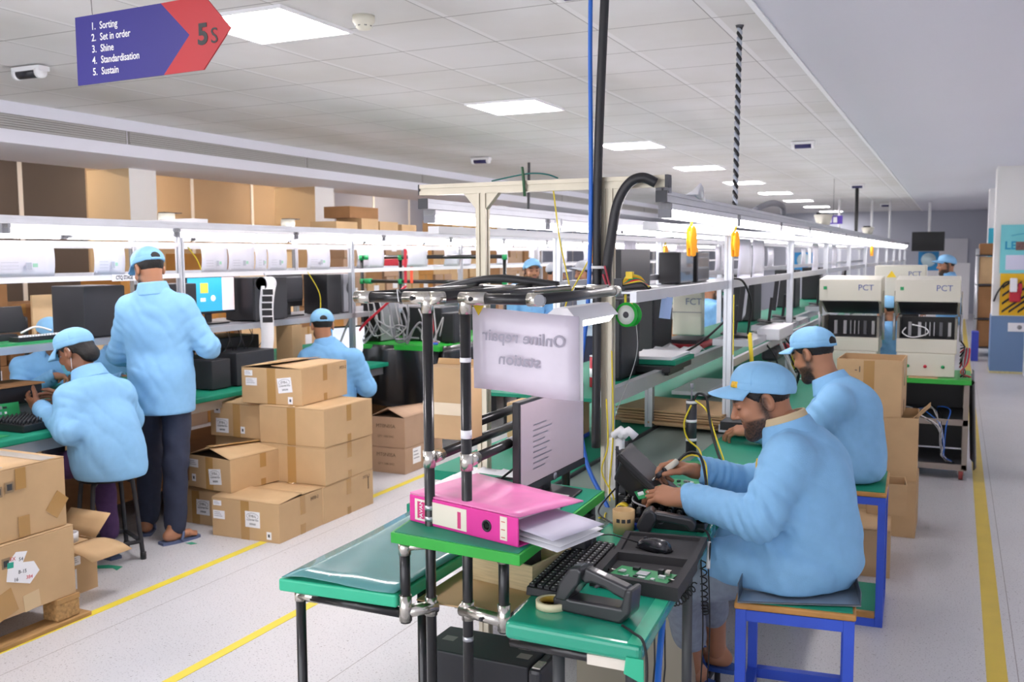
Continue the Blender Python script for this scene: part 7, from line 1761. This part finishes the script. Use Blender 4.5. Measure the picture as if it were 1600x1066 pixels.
MB().b(-.82, -.38, 24.3, 24.32, 1.25, 1.69).build('sheet', mat('poster_blue3', '#2f8fcc', .6), rp); MB().lathe([(.16, 0), (.16, .005), (0, .005)], TR(-.6, 24.3, 1.5, 0, PI/2), 20).build('disc', mat('disc_pale', '#cfe6ee', .6), rp)
MB().b(-.61, -.59, 24.3, 24.32, 0, 1.25).build('stand', WHT, rp)
rp2 = dup(rp, (-3.55, 24.3, 1.3), 0, 'blue poster with a pale disc seen through the middle frames')
for k, x in enumerate((-2.35, -2.05, -1.75, -1.4)): tag(MB().tube([(x, 22+.4*k, 1.9), (x, 22+.4*k, 2.83)], .025, 8).build('drop_pipe', WHT), '%s white drop pipe at the far end of the hall' % ORD[k], 'pipe')
tag(MB().b(-.8, .3, 26.5, 26.9, 0, 1.4).build('white_cabinet', WHT), 'white cabinet before the end wall', 'cabinet')
pn_ = thing('zone_sign', 'purple hanging sign far above the middle line', 'sign', (-1.8, 16, 2.1)); MB().b(-1.95, -1.66, 16, 16.02, 2.12, 2.25).build('board', mat('sign_purple', '#5a3fb0', .5), pn_)
MB().b(-1.88, -1.82, 15.995, 16, 2.14, 2.23).build('white_block', PAPER, pn_); MB().b(-1.80, -1.74, 15.995, 16, 2.14, 2.23).build('white_block', PAPER, pn_); MB().tube([(-1.8, 16.01, 2.25), (-1.8, 16.01, 2.83)], .003, 5).build('wire', CABLE, pn_)
ms = thing('material_sign', 'purple sign reading MATERIAL AREA on the tan wall', 'sign', (-9.28, 10.9, 2))
tag(ms, None)
FM = frame((-9.285, 12.1, 2.16), (0, 1, 0), (0, 0, 1))
MB().b(-.26, .26, -.11, .11, 0, .01, FM).build('board', mat('sign_violet', '#43389a', .5), ms); MB().b(-.26, .26, -.045, .045, .01, .011, FM).build('white_band', mat('band_lilac', '#7a70c0', .5), ms); text('lettering', 'MATERIAL AREA', .062, FM @ TR(0, 0, .012), PAPER, ms)
tag(MB().b(-.22, .22, -.25, .2, 0, .01, frame((-9.285, 12.55, 2.06), (0, 1, 0), (0, 0, 1))).build('notice_board', mat('notice_tan', '#cfa468', .6)), 'tan notice beside the purple material sign', 'notice')

# ---------------- ceiling fittings
sg = thing('five_s_sign', 'hanging blue and red arrow sign listing the 5S steps', 'sign', (-2.6, 2.6, 2.28))
NV = mat('sign_navy', '#2f2a80', .5); RD = mat('sign_red', '#b82a30', .5)
Qs = Matrix(((1, 0, 0, 0), (0, 0, 1, 0), (0, 1, 0, 0), (0, 0, 0, 1)))
MB().prism([(-2.965, 2.282), (-2.545, 2.287), (-2.422, 2.412), (-2.548, 2.532), (-2.965, 2.527)], 2.6, 2.606, Qs).build('blue_panel', NV, sg)
MB().prism([(-2.545, 2.287), (-2.365, 2.290), (-2.242, 2.418), (-2.352, 2.536), (-2.548, 2.532), (-2.422, 2.412)], 2.6, 2.606, Qs).build('red_arrow', RD, sg)
for k, s_ in enumerate(('Sorting', 'Set in order', 'Shine', 'Standardisation', 'Sustain')):
    z = 2.486-.0405*k
    text('step_number', '%d.' % (k+1), .037, frame((-2.885, 2.5985, z), (1, 0, 0), (0, 0, 1)), PAPER, sg, 'LEFT', bold=.0004, sx=.9); text('step_name', s_, .037, frame((-2.842, 2.5985, z), (1, 0, 0), (0, 0, 1)), PAPER, sg, 'LEFT', bold=.0004, sx=.82)
text('large_figure', '5', .098, frame((-2.362, 2.5985, 2.405), (1, 0, 0), (0, 0, 1)), BLK, sg, bold=.003); text('large_letter', 'S', .074, frame((-2.312, 2.5985, 2.397), (1, 0, 0), (0, 0, 1)), BLK, sg)
for x in (-2.88, -2.46): MB().tube([(x, 2.603, 2.53), (x-.02, 2.603, 2.81)], .0012, 5).build('wire', CABLE, sg)
sd = thing('smoke_detector', 'cream smoke detector on the ceiling beside the large LED panel', 'smoke detector', (-2.694, 4.093, 2.77))
MB().lathe([(.055, 2.83), (.055, 2.80), (.046, 2.79), (.040, 2.775), (.03, 2.765), (0, 2.762)], TR(-2.694, 4.093, 0), 24).build('housing', BEIGE, sd)
for k in range(8): MB().b(-.006, .006, .036, .042, 2.777, 2.785, TR(-2.694, 4.093, 0, k*PI/4)).build('vent_slot', DKG, sd)
for k, (x, y_, l_) in enumerate(((-5.22, 4.215, 'white ceiling unit with a dark drum at the upper left'), (-5.22, 10.4, 'small white ceiling unit with a dark drum above the left line'), (-1.50, 10.51, 'white ceiling unit with a blue drum near the gypsum edge'), (-1.57, 17.3, 'white ceiling unit far along the middle line with a pole below'), (-1.58, 24.4, 'tiny white ceiling unit at the far end'), (-1.50, 3.98, 'white ceiling unit with a blue drum cut by the top edge'))):
    t = thing('ceiling_unit', l_, 'ceiling unit', (x, y_, 2.76))
    MB().b(x-.12, x+.12, y_-.03, y_+.05, 2.79, 2.82).build('bracket', WHT, t)
    for s in (-1, 1): MB().lathe([(.0, -.016), (.036, -.016), (.036, .016), (0, .016)], TR(x+s*.10, y_, 2.782, 0, 0, PI/2), 20).build('drum_end', WHT, t)
    MB().tube([(x-.085, y_, 2.782), (x+.085, y_, 2.782)], .032, 16).build('drum', mat('drum_navy', '#23245c', .35) if k else mat('drum_black', '#26262e', .35), t)
tag(MB().tube([(-1.57, 17.28, 1.9), (-1.57, 17.28, 2.75)], .03, 8).build('drop_pole', BLK), 'black pole under the far white ceiling unit', 'pole')
tag(MB().tube([(-5.0, 11.3, 1.9), (-5.0, 11.33, 2.83)], .018, 8).build('drop_pole', DKG), 'thin dark pole from the ceiling behind the gantry beam', 'pole')
tw = thing('twisted_cable', 'black and pale twisted cable hanging from the ceiling', 'cable', (-1.06, 5.1, 1.88))
MB().lathe([(.022, 2.83), (.018, 2.82), (.008, 2.812), (0, 2.81)], TR(-1.06, 5.11, 0), 14).build('ceiling_rose', DKG, tw)
for s, m in ((0, BLK), (PI, mat('strand_pale', '#aab0bb', .5))):
    pts = [(-1.06+.010*(k/120)+.0075*math.cos(k*.9+s), 5.11-.10*(k/120)+.0075*math.sin(k*.9+s), 2.82-.94*k/120) for k in range(121)]
    MB().tube(pts, .0085, 6).build('strand', m, tw)
# air grilles in the bulkhead
GRL = mat('grille_grey', '#b0aeab', .6)
for k in range(9):
    y0 = 1.2+2.51*k
    t = thing('air_grille', 'long slatted air grille in the white bulkhead, %s from the left' % ORD[k], 'air grille', (-6.53, y0+1.25, 2.62), 0, 'air grilles of the bulkhead')
    MB().b(-6.531, -6.527, y0, y0+2.5, 2.622, 2.735).build('frame', mat('grille_dark', '#8d8a86', .7), t)
    for q in range(6): MB().b(-6.527, -6.518, y0+.02, y0+2.48, 2.628+.018*q, 2.638+.018*q).build('slat', GRL, t)
# clutter on top of the middle frame
for k, (y_, l_) in enumerate(((8.2, 'cream bowl shaped housing on top of the middle frame'), (12.5, 'second cream housing farther on the middle frame'))):
    t = thing('sensor_housing', l_, 'housing', (-1.0, y_, 1.885)); MB().lathe([(.05, 0), (.075, .08), (.07, .085), (0, .085)], TR(-1.0, y_, 1.884), 20).build('bowl', BEIGE, t); MB().b(-1.05, -.97, y_-.04, y_+.04, 1.97, 1.985).build('plug', BLK, t)
cable('roof_hose', [(-1.0, 5.3, 1.89), (-1.0, 5.6, 1.93), (-.99, 5.85, 1.95), (-.98, 6.05, 1.94), (-.98, 6.1, 1.89)], .018, GRY, 'grey elbow hose on top of the right light rail', 'hose')
tag(MB().sheet([[(-.98+.05*i/3, 3.75+.12*j/3, 1.885+.05*math.sin(1.2*j)*(i/3)) for j in range(4)] for i in range(4)], .003).build('plastic_bag', PAPER), 'white plastic scrap on top of the right light rail end', 'plastic scrap')
for x in (-1.0, -.97): tag(MB().b(x-.011, x+.011, 3.44, 3.47, 1.875, 1.93).build('rail_end_block', GRY), 'small grey block at the gantry end of the right light rail, %s' % ('left one' if x < -.98 else 'right one'), 'block')
